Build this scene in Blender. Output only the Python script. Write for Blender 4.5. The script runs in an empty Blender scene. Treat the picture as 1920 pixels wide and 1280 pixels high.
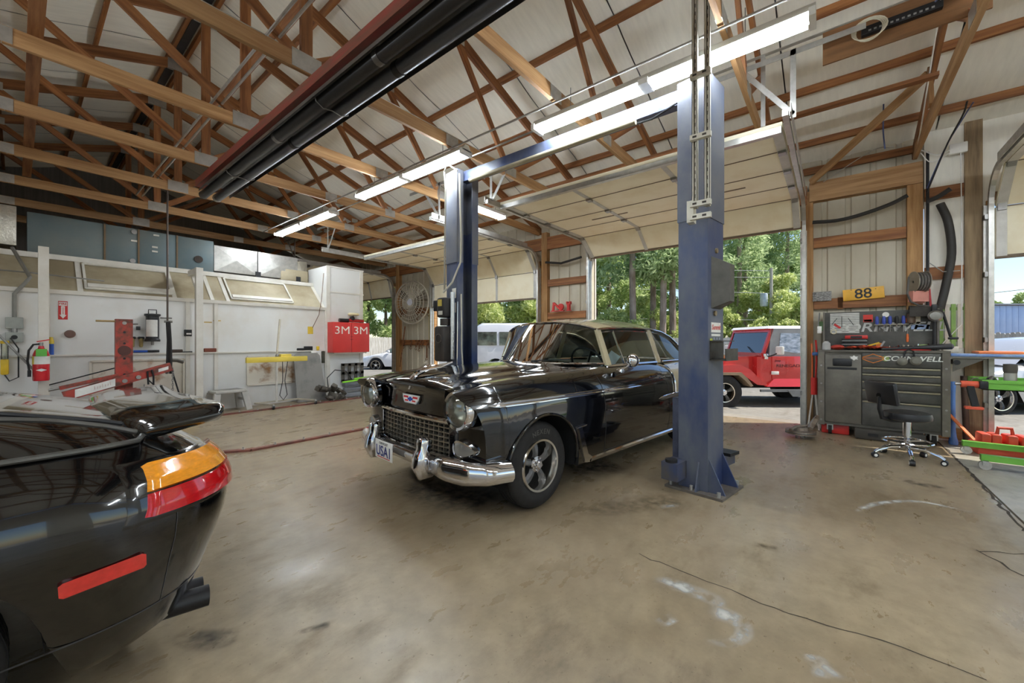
import bpy, bmesh, math, random
import numpy as np
from mathutils import Vector, Matrix
random.seed(7)
SC=bpy.context.scene; COL=SC.collection
# ---------------- camera, world, sun, exposure ----------------
FPX=747.0; CAMH=1.28; AZ=math.radians(38.8)
cd=bpy.data.cameras.new('camera'); cam=bpy.data.objects.new('camera',cd); COL.objects.link(cam)
cd.sensor_width=36; cd.lens=FPX/1920*36; cd.clip_start=.05; cd.clip_end=500
cam.location=(0,0,CAMH); cam.rotation_euler=(math.pi/2,0,AZ-math.pi/2); SC.camera=cam
W=bpy.data.worlds.new('sky'); SC.world=W; W.use_nodes=True
nt=W.node_tree; bg=nt.nodes['Background']; sky=nt.nodes.new('ShaderNodeTexSky'); sky.sky_type='NISHITA'
SUN_EL=math.radians(52); SUN_DIR=Vector((.42,-.6,0)).normalized()*math.cos(SUN_EL)+Vector((0,0,math.sin(SUN_EL)))
sky.sun_disc=False; sky.sun_elevation=SUN_EL; sky.sun_rotation=math.atan2(SUN_DIR.x,SUN_DIR.y); sky.air_density=1.0; sky.dust_density=.25; sky.ozone_density=2.2
nt.links.new(sky.outputs[0],bg.inputs[0]); bg.inputs[1].default_value=.115
sl=bpy.data.lights.new('sun','SUN'); so=bpy.data.objects.new('sun',sl); COL.objects.link(so); sl.energy=4.0; sl.angle=.012; sl.color=(1,.95,.86)
so.rotation_euler=(-SUN_DIR).to_track_quat('-Z','Y').to_euler(); so.location=(20,-20,30)
LAMP=50.0   # emission of the strip-light tubes
vs=SC.view_settings; vs.view_transform='Standard'; vs.look='None'; vs.exposure=0.68; vs.gamma=1; vs.use_curve_mapping=False
# ---------------- pixel helpers (1920x1280 frame) ----------------
_c,_s=math.cos(AZ),math.sin(AZ); FW=Vector((_c,_s,0)); RT=Vector((_s,-_c,0)); C0=Vector((0,0,CAMH))
def ray(x,y): return FW+RT*((x-960)/FPX)+Vector((0,0,(640-y)/FPX))
def gz(x,y,z=0.): r=ray(x,y); return C0+r*((z-CAMH)/r.z)
def onX(x,y,X): r=ray(x,y); return C0+r*(X/r.x)
def onY(x,y,Y): r=ray(x,y); return C0+r*(Y/r.y)
def atd(x,y,d): return C0+ray(x,y)*d
# ---------------- materials ----------------
def lin(c): return tuple(((v/255)/12.92 if v/255<=.04045 else ((v/255+.055)/1.055)**2.4) for v in c)
MATS={}
def M(name,col,rough=.5,metal=0,var=.12,scale=4,bump=0,coat=0,stretch=(1,1,1),col2=None,emis=0,rvar=.1,alpha=1,trans=0,rand=0,detail=5,lo=.35,hi=.65,ior=1.45):
    if name in MATS: return MATS[name]
    m=bpy.data.materials.new(name); m.use_nodes=True; t=m.node_tree; N=t.nodes; L=t.links; b=N['Principled BSDF']
    c=lin(col); c2=lin(col2) if col2 else None
    b.inputs['Roughness'].default_value=rough; b.inputs['Metallic'].default_value=metal; b.inputs['IOR'].default_value=ior
    b.inputs['Coat Weight'].default_value=coat; b.inputs['Coat Roughness'].default_value=.03
    if trans: b.inputs['Transmission Weight'].default_value=trans
    if alpha<1: b.inputs['Alpha'].default_value=alpha
    if var or c2:
        tc=N.new('ShaderNodeTexCoord'); mp=N.new('ShaderNodeMapping'); mp.inputs['Scale'].default_value=tuple(scale*s for s in stretch)
        L.new(tc.outputs['Object'],mp.inputs[0]); no=N.new('ShaderNodeTexNoise'); no.inputs['Scale'].default_value=1; no.inputs['Detail'].default_value=detail; no.inputs['Roughness'].default_value=.62
        if rand:
            oi=N.new('ShaderNodeObjectInfo'); ad=N.new('ShaderNodeVectorMath'); ml=N.new('ShaderNodeMath'); ml.operation='MULTIPLY'; ml.inputs[1].default_value=40
            L.new(oi.outputs['Random'],ml.inputs[0]); L.new(mp.outputs[0],ad.inputs[0]); L.new(ml.outputs[0],ad.inputs[1]); L.new(ad.outputs[0],no.inputs['Vector'])
        else: L.new(mp.outputs[0],no.inputs['Vector'])
        cr=N.new('ShaderNodeValToRGB'); cr.color_ramp.elements[0].position=lo; cr.color_ramp.elements[1].position=hi
        a=c2 if c2 else tuple(v*(1-var) for v in c); d=c if c2 else tuple(min(1,v*(1+var)) for v in c)
        cr.color_ramp.elements[0].color=(*a,1); cr.color_ramp.elements[1].color=(*d,1); L.new(no.outputs[0],cr.inputs[0])
        out=cr.outputs[0]
        if rand:
            hs=N.new('ShaderNodeHueSaturation'); mr=N.new('ShaderNodeMapRange'); mr.inputs[3].default_value=1-rand; mr.inputs[4].default_value=1+rand
            L.new(oi.outputs['Random'],mr.inputs[0]); L.new(mr.outputs[0],hs.inputs['Value']); L.new(out,hs.inputs['Color']); out=hs.outputs[0]
        L.new(out,b.inputs['Base Color'])
        if rvar:
            mr=N.new('ShaderNodeMapRange'); mr.inputs[3].default_value=min(1,rough+rvar); mr.inputs[4].default_value=max(.02,rough-rvar); L.new(no.outputs[0],mr.inputs[0]); L.new(mr.outputs[0],b.inputs['Roughness'])
        if bump:
            bp=N.new('ShaderNodeBump'); bp.inputs['Strength'].default_value=bump; bp.inputs['Distance'].default_value=.01; L.new(no.outputs[0],bp.inputs['Height']); L.new(bp.outputs[0],b.inputs['Normal'])
    else: b.inputs['Base Color'].default_value=(*c,1)
    if emis: b.inputs['Emission Color'].default_value=(*c,1); b.inputs['Emission Strength'].default_value=emis
    MATS[name]=m; return m
def glass(name,tint=(225,240,232),gl=.12,rough=.02):
    if name in MATS: return MATS[name]
    m=bpy.data.materials.new(name); m.use_nodes=True; t=m.node_tree; N=t.nodes; L=t.links; N.remove(N['Principled BSDF']); o=N['Material Output']
    tr=N.new('ShaderNodeBsdfTransparent'); tr.inputs[0].default_value=(*lin(tint),1); g=N.new('ShaderNodeBsdfGlossy'); g.inputs['Roughness'].default_value=rough
    fr=N.new('ShaderNodeFresnel'); fr.inputs[0].default_value=1.5; ad=N.new('ShaderNodeMath'); ad.inputs[1].default_value=gl-.04; L.new(fr.outputs[0],ad.inputs[0])
    mx=N.new('ShaderNodeMixShader'); L.new(ad.outputs[0],mx.inputs[0]); L.new(tr.outputs[0],mx.inputs[1]); L.new(g.outputs[0],mx.inputs[2]); L.new(mx.outputs[0],o.inputs[0]); MATS[name]=m; return m
wood=M('wood_tan',(190,150,104),.6,0,.2,1.0,.12,stretch=(1.3,22,22),col2=(154,112,70),rand=.16)
woodo=M('wood_orange',(164,110,64),.6,0,.2,1.0,.12,stretch=(1.3,20,20),col2=(114,68,36),rand=.18)
woodp=M('wood_post',(190,148,98),.65,0,.2,1.0,.15,stretch=(1.3,16,16),col2=(150,106,62),rand=.08)
woodg=M('wood_weathered',(162,138,106),.7,0,.2,1.0,.2,stretch=(1.3,16,16),col2=(118,98,74),rand=.06)
galv=M('galvanized',(186,184,178),.38,.75,.12,12)
steelw=M('bare_steel',(150,148,145),.4,.9,.15,8)
insul=M('white_insulation',(244,240,228),.55,0,.04,3,.08,stretch=(1,6,1))
siding=M('beige_siding',(206,198,178),.45,0,.1,1.2,stretch=(1,1,.4),col2=(184,174,152))
cream=M('cream_door',(250,241,214),.5,0,.06,2.5,col2=(240,227,194),lo=.3,hi=.55)
whitep=M('white_paint',(226,222,214),.45,0,.06,2.5,col2=(206,200,188))
chrome=M('chrome',(225,225,228),.06,1,0)
black=M('black_plastic',(28,28,30),.45,0,.2,8)
blackpaint=M('black_car_paint',(5,5,6),.12,0,0,coat=1)
rubber=M('rubber',(36,34,33),.75,0,.15,20)
redp=M('red_paint',(192,44,38),.4,0,.12,6)
bluep=M('blue_lift_paint',(44,60,104),.42,.15,.3,2.2,stretch=(1,1,.5),col2=(104,108,116),lo=.36,hi=.66)
def matc(nm,c,r=.5,mt=0,**k): return M(nm,c,r,mt,**k)
# ---------------- mesh builder ----------------
class MB:
    def __init__(s): s.v=[]; s.f=[]
    def add(s,vs,fs):
        o=len(s.v); s.v+= [tuple(p) for p in vs]; s.f+= [tuple(i+o for i in f) for f in fs]; return s
    def box(s,c,d,rot=None):
        x,y,z=(q/2 for q in d); vs=[Vector((a*x,b*y,e*z)) for a in(-1,1) for b in(-1,1) for e in(-1,1)]
        if rot is not None: vs=[rot@p for p in vs]
        c=Vector(c); return s.add([p+c for p in vs],[(0,1,3,2),(4,6,7,5),(0,4,5,1),(2,3,7,6),(0,2,6,4),(1,5,7,3)])
    def bb(s,a,b): return s.box([(a[i]+b[i])/2 for i in range(3)],[abs(b[i]-a[i]) for i in range(3)])
    def bevbox(s,c,d,r=.01,rot=None):
        bm=bmesh.new(); bmesh.ops.create_cube(bm,size=1); bmesh.ops.scale(bm,vec=d,verts=bm.verts); bmesh.ops.bevel(bm,geom=bm.edges[:],offset=min(r,min(d)*.45),segments=2,affect='EDGES',profile=.5)
        vs=[v.co.copy() for v in bm.verts]; bm.verts.index_update(); fs=[[v.index for v in f.verts] for f in bm.faces]; bm.free()
        if rot is not None: vs=[rot@p for p in vs]
        c=Vector(c); return s.add([p+c for p in vs],fs)
    def beam(s,p,q,w,h,up=(0,0,1)):
        p,q=Vector(p),Vector(q); d=(q-p); L=d.length; d.normalize(); u=Vector(up); sd=d.cross(u)
        if sd.length<1e-4: sd=d.cross(Vector((1,0,0)))
        sd.normalize(); u=sd.cross(d); R=Matrix((d,sd,u)).transposed(); return s.box((p+q)/2,(L,w,h),R)
    def cyl(s,p,q,r,n=12,r2=None,caps=True):
        p,q=Vector(p),Vector(q); d=(q-p).normalized(); a=d.orthogonal().normalized(); b=d.cross(a); r2=r if r2 is None else r2
        vs=[];
        for c,rr in((p,r),(q,r2)): vs+=[c+(a*math.cos(2*math.pi*i/n)+b*math.sin(2*math.pi*i/n))*rr for i in range(n)]
        fs=[(i,(i+1)%n,n+(i+1)%n,n+i) for i in range(n)]
        if caps: fs+=[tuple(range(n-1,-1,-1)),tuple(range(n,2*n))]
        return s.add(vs,fs)
    def tube(s,pts,r,n=8,closed=False,caps=True):
        P=[Vector(p) for p in pts]; m=len(P); vs=[]; a=None
        for i,p in enumerate(P):
            t=((P[(i+1)%m] if (closed or i<m-1) else p)-(P[i-1] if (closed or i>0) else p)).normalized()
            if a is None: a=t.orthogonal().normalized()
            a=(a-t*a.dot(t)).normalized(); b=t.cross(a); rr=r[i] if isinstance(r,(list,tuple)) else r
            vs+=[p+(a*math.cos(2*math.pi*k/n)+b*math.sin(2*math.pi*k/n))*rr for k in range(n)]
        fs=[]
        for i in range(m if closed else m-1):
            j=(i+1)%m
            fs+=[(i*n+k,i*n+(k+1)%n,j*n+(k+1)%n,j*n+k) for k in range(n)]
        if caps and not closed: fs+=[tuple(range(n-1,-1,-1)),tuple((m-1)*n+k for k in range(n))]
        return s.add(vs,fs)
    def lathe(s,prof,o=(0,0,0),ax=(0,0,1),n=24,a0=0,a1=2*math.pi):
        ax=Vector(ax).normalized(); a=ax.orthogonal().normalized(); b=ax.cross(a); o=Vector(o); full=abs(a1-a0-2*math.pi)<1e-6; k=n if full else n+1; vs=[]
        for r,h in prof: vs+=[o+ax*h+(a*math.cos(a0+(a1-a0)*i/n)+b*math.sin(a0+(a1-a0)*i/n))*r for i in range(k)]
        fs=[]
        for j in range(len(prof)-1):
            for i in range(n):
                i2=(i+1)%k; fs.append((j*k+i,j*k+i2,(j+1)*k+i2,(j+1)*k+i))
        return s.add(vs,fs)
    def grid(s,P,flip=False,cu=False,cv=False):
        m=len(P); n=len(P[0]); vs=[p for r in P for p in r]; fs=[]
        for i in range(m if cu else m-1):
            for j in range(n if cv else n-1):
                f=(i*n+j,i*n+(j+1)%n,((i+1)%m)*n+(j+1)%n,((i+1)%m)*n+j); fs.append(f[::-1] if flip else f)
        return s.add(vs,fs)
    def prism(s,poly,ax,t,o=(0,0,0)):
        # poly: 3D points of a planar face, extruded by vector ax*t
        P=[Vector(p)+Vector(o) for p in poly]; e=Vector(ax)*t; n=len(P)
        return s.add(P+[p+e for p in P],[tuple(range(n-1,-1,-1)),tuple(range(n,2*n))]+[(i,(i+1)%n,n+(i+1)%n,n+i) for i in range(n)])
    def sphere(s,c,r,n=12,m=8,sc=(1,1,1)):
        c=Vector(c); P=[[c+Vector((r*sc[0]*math.sin(math.pi*i/m)*math.cos(2*math.pi*j/n),r*sc[1]*math.sin(math.pi*i/m)*math.sin(2*math.pi*j/n),r*sc[2]*math.cos(math.pi*i/m))) for j in range(n)] for i in range(m+1)]
        return s.grid(P,cv=True)
    def mesh(s,name,mat,ang=35):
        me=bpy.data.meshes.new(name); me.from_pydata([tuple(p) for p in s.v],[],s.f); bm=bmesh.new(); bm.from_mesh(me); bmesh.ops.remove_doubles(bm,verts=bm.verts,dist=1e-5); bmesh.ops.recalc_face_normals(bm,faces=bm.faces); bm.to_mesh(me); bm.free()
        for p in me.polygons: p.use_smooth=True
        me.set_sharp_from_angle(angle=math.radians(ang))
        if mat: me.materials.append(mat)
        return me
    def build(s,name,mat,parent=None,loc=None,ang=35,rot=None):
        o=bpy.data.objects.new(name,s.mesh(name,mat,ang)); COL.objects.link(o)
        if parent: o.parent=parent
        if loc is not None: o.location=loc
        if rot is not None: o.rotation_euler=rot
        return o
def tag(o,label,cat,group=None,kind=None):
    o['label']=label; o['category']=cat
    if group: o['group']=group
    if kind: o['kind']=kind
    return o
def struct(o): o['kind']='structure'; return o
def slabel(o,label,cat): o['kind']='structure'; o['label']=label; o['category']=cat; return o
def thing(name,label,cat,loc=(0,0,0),rz=0,group=None):
    o=bpy.data.objects.new(name,None); COL.objects.link(o); o.location=loc; o.rotation_euler=(0,0,rz); o.empty_display_size=.1
    return tag(o,label,cat,group)
def copy_tree(o,parent=None):
    c=o.copy(); COL.objects.link(c); c.parent=parent
    for ch in [x for x in COL.objects if x.parent==o]: copy_tree(ch,c)
    return c
_BM={}
def plank(name,p,q,w,h,mat,parent=None,up=(0,0,1)):
    # a board with its length along local X, so the grain follows it
    p,q=Vector(p),Vector(q); d=q-p; L=d.length; d.normalize(); u=Vector(up); sd=u.cross(d)
    if sd.length<1e-4: sd=Vector((0,1,0)).cross(d)
    sd.normalize(); u=d.cross(sd)
    key=(round(L,3),w,h,mat.name)
    if key not in _BM: _BM[key]=MB().box((0,0,0),(L,w,h)).mesh(name,mat)
    o=bpy.data.objects.new(name,_BM[key]); COL.objects.link(o)
    if parent: o.parent=parent
    mw=Matrix((d,sd,u)).transposed().to_4x4(); mw.translation=(p+q)/2; o.matrix_local=mw
    return o
def text_mb(s,size,depth=.002,bold=0,shear=0,xs=1.0):
    c=bpy.data.curves.new('t','FONT'); c.body=s; c.size=size; c.extrude=depth; c.offset=bold; c.shear=shear; c.align_x='CENTER'; c.align_y='CENTER'
    o=bpy.data.objects.new('t',c); COL.objects.link(o); bpy.context.view_layer.update(); dg=bpy.context.evaluated_depsgraph_get(); me=o.evaluated_get(dg).to_mesh()
    vs=[Vector((v.co.x*xs,v.co.y,v.co.z)) for v in me.vertices]; fs=[tuple(p.vertices) for p in me.polygons]; o.evaluated_get(dg).to_mesh_clear(); bpy.data.objects.remove(o); bpy.data.curves.remove(c)
    return vs,fs
def frame(o,xd,yd):
    x=Vector(xd).normalized(); y=Vector(yd); y=(y-x*x.dot(y)).normalized(); z=x.cross(y); m=Matrix((x,y,z)).transposed().to_4x4(); m.translation=Vector(o); return m
def text_obj(name,s,size,mat,origin,xd,yd,parent=None,depth=.001,bold=0,shear=0,xs=1.0):
    vs,fs=text_mb(s,size,depth,bold,shear,xs); m=frame(origin,xd,yd); b=MB(); b.add([m@v for v in vs],fs); return b.build(name,mat,parent)
def interp(xs,ys,x): return float(np.interp(x,xs,ys))
def smooth_curve(ctrl,n):
    # Catmull-Rom through control points
    P=[Vector(p) for p in ctrl]; P=[P[0]*2-P[1]]+P+[P[-1]*2-P[-2]]; out=[]; m=len(P)-3
    for k in range(n+1):
        t=k/n*m; i=min(int(t),m-1); t-=i; a,b,c,d=P[i:i+4]
        out.append(.5*((2*b)+(c-a)*t+(2*a-5*b+4*c-d)*t*t+(3*b-a-3*c+d)*t**3))
    return out
# ---------------- setting: floor ----------------
XW=7.53; RIDGE=1.65; XL=-4.23; PITCH=1/3; ZCH=3.71
def concrete(name,base,dark,rough):
    m=bpy.data.materials.new(name); m.use_nodes=True; t=m.node_tree; N=t.nodes; L=t.links; b=N['Principled BSDF']
    tc=N.new('ShaderNodeTexCoord')
    def noise(sc,det,st=(1,1,1)):
        mp=N.new('ShaderNodeMapping'); mp.inputs['Scale'].default_value=tuple(sc*k for k in st); L.new(tc.outputs['Object'],mp.inputs[0]); n=N.new('ShaderNodeTexNoise'); n.inputs['Scale'].default_value=1; n.inputs['Detail'].default_value=det; n.inputs['Roughness'].default_value=.65; L.new(mp.outputs[0],n.inputs['Vector']); return n
    def ramp(n,a,c,p0,p1):
        r=N.new('ShaderNodeValToRGB'); r.color_ramp.elements[0].position=p0; r.color_ramp.elements[1].position=p1; r.color_ramp.elements[0].color=(*a,1); r.color_ramp.elements[1].color=(*c,1); L.new(n.outputs[0],r.inputs[0]); return r
    def mix(a,c,f=None,mode='MULTIPLY',fv=1):
        x=N.new('ShaderNodeMix'); x.data_type='RGBA'; x.blend_type=mode; x.inputs[0].default_value=fv
        if f: L.new(f,x.inputs[0])
        L.new(a,x.inputs[6]); L.new(c,x.inputs[7]); return x.outputs[2]
    n1=noise(.55,6); r1=ramp(n1,lin(dark),lin(base),.32,.62)
    n2=noise(9,6); r2=ramp(n2,(.78,.77,.75),(1.06,1.05,1.03),.3,.65)
    n3=noise(1.7,8,(1,2.2,1)); r3=ramp(n3,(.62,.58,.53),(1,1,1),.27,.45)
    n4=noise(42,3); r4=ramp(n4,(.6,.56,.5),(1,1,1),.28,.36)
    vo=N.new('ShaderNodeTexVoronoi'); vo.inputs['Scale'].default_value=5; L.new(tc.outputs['Object'],vo.inputs['Vector']); r5=N.new('ShaderNodeValToRGB'); r5.color_ramp.elements[0].position=.03; r5.color_ramp.elements[1].position=.06; r5.color_ramp.elements[0].color=(.45,.4,.35,1); r5.color_ramp.elements[1].color=(1,1,1,1); L.new(vo.outputs['Distance'],r5.inputs[0])
    c=mix(r1.outputs[0],r2.outputs[0]); c=mix(c,r3.outputs[0]); c=mix(c,r4.outputs[0]); c=mix(c,r5.outputs[0],fv=.5); L.new(c,b.inputs['Base Color'])
    mr=N.new('ShaderNodeMapRange'); mr.inputs[1].default_value=.3; mr.inputs[2].default_value=.7; mr.inputs[3].default_value=rough+.2; mr.inputs[4].default_value=rough-.08; L.new(n3.outputs[0],mr.inputs[0]); L.new(mr.outputs[0],b.inputs['Roughness'])
    bp=N.new('ShaderNodeBump'); bp.inputs['Strength'].default_value=.12; bp.inputs['Distance'].default_value=.004; L.new(n2.outputs[0],bp.inputs['Height']); L.new(bp.outputs[0],b.inputs['Normal']); return m
conc=concrete('shop_concrete',(160,144,118),(132,115,90),.28)
conc2=concrete('apron_concrete',(176,170,158),(152,144,130),.36)
asph=concrete('asphalt',(150,146,138),(126,122,114),.8)
fl=MB().bb((-6,-1.045,-.2),(XW+.12,16,0)).build('floor',conc); struct(fl)
fj=MB().bb((-6,-14,-.2),(XW+.12,-1.06,0)).build('floor_addition',conc2); struct(fj); fj['label']='paler concrete slab beyond the joint by the tool chest'; fj['category']='floor'
def slope_slab(name,x0,x1,y0,y1,z0,z1,mat):
    b=MB().add([(x0,y0,z0),(x1,y0,z1),(x1,y1,z1),(x0,y1,z0),(x0,y0,z0-.3),(x1,y0,z1-.3),(x1,y1,z1-.3),(x0,y1,z0-.3)],[(0,1,2,3),(4,7,6,5),(0,4,5,1),(2,6,7,3),(0,3,7,4),(1,5,6,2)])
    return struct(b.build(name,mat))
slope_slab('ground_apron',XW+.12,8.5,-40,60,-.005,-.09,conc2)['label']='pale concrete apron strip outside the overhead doors'
slope_slab('ground_asphalt',8.5,80,-60,90,-.09,-.26,asph)['label']='grey asphalt yard outside the building'
slope_slab('ground_yard',-40,-6,-60,90,-.1,-.05,asph)['label']='asphalt yard on the open side of the building'
# cracks: fine lines in the slab
dark_crack=M('crack_dirt',(62,54,44),.9,0,.2,10)
def crack(pts,w=.006,mat=None,seed=1):
    rnd=random.Random(seed); P=[]
    for i in range(len(pts)-1):
        a,b=Vector(pts[i]),Vector(pts[i+1]); n=max(2,int((b-a).length/.06)); P+=[a.lerp(b,k/n)+Vector((rnd.uniform(-.012,.012),rnd.uniform(-.012,.012),0)) for k in range(n)]
    P.append(Vector(pts[-1])); g=[[],[]]
    for i,p in enumerate(P):
        t=(P[min(i+1,len(P)-1)]-P[max(i-1,0)]).normalized(); s=Vector((-t.y,t.x,0))*w*rnd.uniform(.5,1.2)/2
        g[0].append(Vector((p.x,p.y,.0012))+s); g[1].append(Vector((p.x,p.y,.0012))-s)
    return MB().grid(g).build('crack',mat or dark_crack,fl)
crack([gz(1200,1040),gz(1300,1080),gz(1480,1150),gz(1650,1200),gz(1850,1275)],.007,seed=2)
crack([gz(1830,1030),gz(1920,1080)],.012,seed=3); crack([gz(1838,1035),gz(1920,1038)],.008,seed=5)
crack([gz(1771,838),gz(1820,886),gz(1920,996)],.022,seed=8)
# chalky white paint marks and dark oil stains: thin films with feathered edges
def film(name,pts,widths,col,strength,seed=1,rough=.6,parent=None):
    m=MATS.get('film_'+name+str(seed))
    if not m:
        m=bpy.data.materials.new('film_'+name+str(seed)); m.use_nodes=True; t=m.node_tree; N=t.nodes; L=t.links; b=N['Principled BSDF']; b.inputs['Base Color'].default_value=(*lin(col),1); b.inputs['Roughness'].default_value=rough
        at=N.new('ShaderNodeAttribute'); at.attribute_name='fade'; tc=N.new('ShaderNodeTexCoord'); no=N.new('ShaderNodeTexNoise'); no.inputs['Scale'].default_value=14; no.inputs['Detail'].default_value=6; L.new(tc.outputs['Object'],no.inputs['Vector'])
        mr=N.new('ShaderNodeMapRange'); mr.inputs[1].default_value=.35; mr.inputs[2].default_value=.62; L.new(no.outputs[0],mr.inputs[0]); mu=N.new('ShaderNodeMath'); mu.operation='MULTIPLY'; L.new(at.outputs['Fac'],mu.inputs[0]); L.new(mr.outputs[0],mu.inputs[1]); m2=N.new('ShaderNodeMath'); m2.operation='MULTIPLY'; m2.inputs[1].default_value=strength; L.new(mu.outputs[0],m2.inputs[0]); L.new(m2.outputs[0],b.inputs['Alpha'])
        MATS['film_'+name+str(seed)]=m
    P=smooth_curve([(p.x,p.y,0) for p in pts],len(pts)*8); n=len(P); K=7; vs=[];fs=[];fade=[]
    for i,p in enumerate(P):
        t=(P[min(i+1,n-1)]-P[max(i-1,0)]).normalized(); s=Vector((-t.y,t.x,0)); w=interp(range(len(widths)),widths,i/(n-1)*(len(widths)-1)); e=min(1,4*min(i,n-1-i)/(n-1)*1.6)
        for k in range(K):
            q=k/(K-1)*2-1; vs.append(tuple(p+s*q*w+Vector((0,0,.0016)))); fade.append((1-abs(q)**1.5)*e)
    for i in range(n-1):
        for k in range(K-1): fs.append((i*K+k,i*K+k+1,(i+1)*K+k+1,(i+1)*K+k))
    me=bpy.data.meshes.new(name); me.from_pydata(vs,[],fs); a=me.attributes.new('fade','FLOAT','POINT')
    for i,v in enumerate(fade): a.data[i].value=v
    me.materials.append(m); o=bpy.data.objects.new(name,me); COL.objects.link(o); o.parent=parent or fl; return o
WHT=(222,222,216)
film('paint_mark',[gz(1225,1083),gz(1290,1105),gz(1340,1125),gz(1365,1140)],[.05,.07,.06,.03],WHT,.75)
film('paint_mark',[gz(1325,1145),gz(1365,1155),gz(1395,1180),gz(1375,1205),gz(1320,1203)],[.06,.07,.045,.03,.02],WHT,.85)
film('paint_mark',[gz(1240,1155),gz(1262,1172)],[.06,.05],WHT,.5); film('paint_mark',[gz(1520,1225),gz(1560,1275)],[.04,.07],WHT,.5)
film('paint_mark',[gz(1605,960),gz(1640,945),gz(1720,940),gz(1830,962)],[.03,.035,.03,.02],WHT,.5); film('paint_mark',[gz(1235,950),gz(1275,947)],[.04,.03],WHT,.8)
film('oil_stain',[gz(1690,900),gz(1740,910),gz(1775,914)],[.06,.09,.05],(66,62,58),.75,2); film('oil_stain',[gz(330,1190),gz(400,1200),gz(450,1185)],[.05,.08,.06],(60,54,46),.6,2)
film('oil_stain',[gz(560,1185),gz(620,1170)],[.02,.03],(60,54,46),.6,2); film('oil_stain',[gz(1410,1018),gz(1460,1030)],[.05,.05],(110,92,64),.6,3)
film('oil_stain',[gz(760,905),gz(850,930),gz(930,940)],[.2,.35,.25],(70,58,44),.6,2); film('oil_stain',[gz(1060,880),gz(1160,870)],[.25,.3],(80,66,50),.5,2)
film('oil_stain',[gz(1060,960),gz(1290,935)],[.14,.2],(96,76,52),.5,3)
# ---------------- ceiling ----------------
ceil=MB()
def zroof(x): return ZCH+.16+ (XW-RIDGE-abs(x-RIDGE))*PITCH+.10+.09
for sx,xe in((1,XW+.35),(-1,XL-.35)):
    ceil.add([(RIDGE,-9.4,zroof(RIDGE)+.13),(xe,-9.4,zroof(xe)+.13),(xe,15.3,zroof(xe)+.13),(RIDGE,15.3,zroof(RIDGE)+.13),(RIDGE,-9.4,zroof(RIDGE)+.11),(xe,-9.4,zroof(xe)+.11),(xe,15.3,zroof(xe)+.11),(RIDGE,15.3,zroof(RIDGE)+.11)],[(0,1,2,3),(7,6,5,4),(0,4,5,1),(2,6,7,3),(1,5,6,2)])
ceil=ceil.build('ceiling',M('roof_steel',(150,150,148),.5,.4)); struct(ceil)
for sx,xe in((1,XW+.1),(-1,XL-.1)):
    for k in range(-4,12):
        y0=-3.3+k*1.53+.72; y1=y0+1.515; n=24; g=[]
        if y0>15: break
        for i in range(n+1):
            x=RIDGE+sx*.04+(xe-RIDGE-sx*.04)*i/n; sag=-.025*abs(math.sin(math.pi*abs(x-RIDGE)/.92)); g.append([(x,y0+(y1-y0)*j/6,zroof(x)+.015+sag-.022*math.sin(math.pi*j/6)) for j in range(7)])
        MB().grid(g).build('insulation_panel',insul,ceil,ang=80)
for sx in(1,-1):
    for k in range(7):
        x=RIDGE+sx*(.1 if k==0 else .92*k); z=zroof(x)-.045
        for y0,y1 in((-9.3,-3.2),(-3.2,1.43),(1.44,6.03),(6.04,10.63),(10.64,15.2)): plank('purlin',(x,y0,z),(x,y1,z),.045,.09,woodo,ceil)
MB().bb((RIDGE-.05,-9.3,zroof(RIDGE)-.06),(RIDGE+.05,15.2,zroof(RIDGE)-.02)).build('ridge_strip',M('ridge_dark',(70,70,72),.5,.5),ceil)
# trusses every 5 ft along Y
def make_truss():
    t=thing('roof_truss','timber roof truss with metal gusset plates spanning the shop','truss',(0,0,0),0,'roof trusses')
    zt=lambda x: ZCH+.16+(XW-RIDGE-abs(x-RIDGE))*PITCH-.03
    H=.14; w=.04
    for a,b in((XL,-.08),(-.075,3.45),(3.455,XW)): plank('bottom_chord',(a,0,ZCH+H/2),(b,0,ZCH+H/2),w,H,wood,t)
    for sx,xe in((1,XW+.3),(-1,XL-.3)): plank('top_chord',(RIDGE,0,zt(RIDGE)),(xe,0,zt(xe)),w,.14,woodo,t)
    plank('king_post',(RIDGE,0,ZCH+H),(RIDGE,0,zt(RIDGE)-.08),w,.10,woodo,t,up=(1,0,0))
    for sx in(1,-1):
        T1=RIDGE+sx*1.88; B=RIDGE+sx*2.95; T2=RIDGE+sx*3.95
        for i,(p,q) in enumerate((((RIDGE+sx*.05,ZCH+.1),(T1,zt(T1)-.05)),((T1,zt(T1)-.05),(B-sx*.05,ZCH+.1)),((B+sx*.05,ZCH+.1),(T2,zt(T2)-.05)))): plank('web',(p[0],0,p[1]),(q[0],0,q[1]),.038,.09,woodo,t)
        for gx,gz_,gw,gh in((T1,zt(T1)-.02,.2,.12),(B,ZCH+.09,.22,.13),(T2,zt(T2)-.02,.16,.1),(RIDGE+sx*1.77,ZCH+.07,.2,.13)): MB().bb((gx-gw/2,-.024,gz_-gh/2),(gx+gw/2,.024,gz_+gh/2)).build('gusset_plate',galv,t)
    MB().bb((RIDGE-.13,-.024,ZCH+.01),(RIDGE+.13,.024,ZCH+.17)).build('gusset_plate',galv,t); MB().bb((RIDGE-.13,-.024,zt(RIDGE)-.12),(RIDGE+.13,.024,zt(RIDGE)+.04)).build('gusset_plate',galv,t)
    return t
tr0=make_truss()
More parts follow.
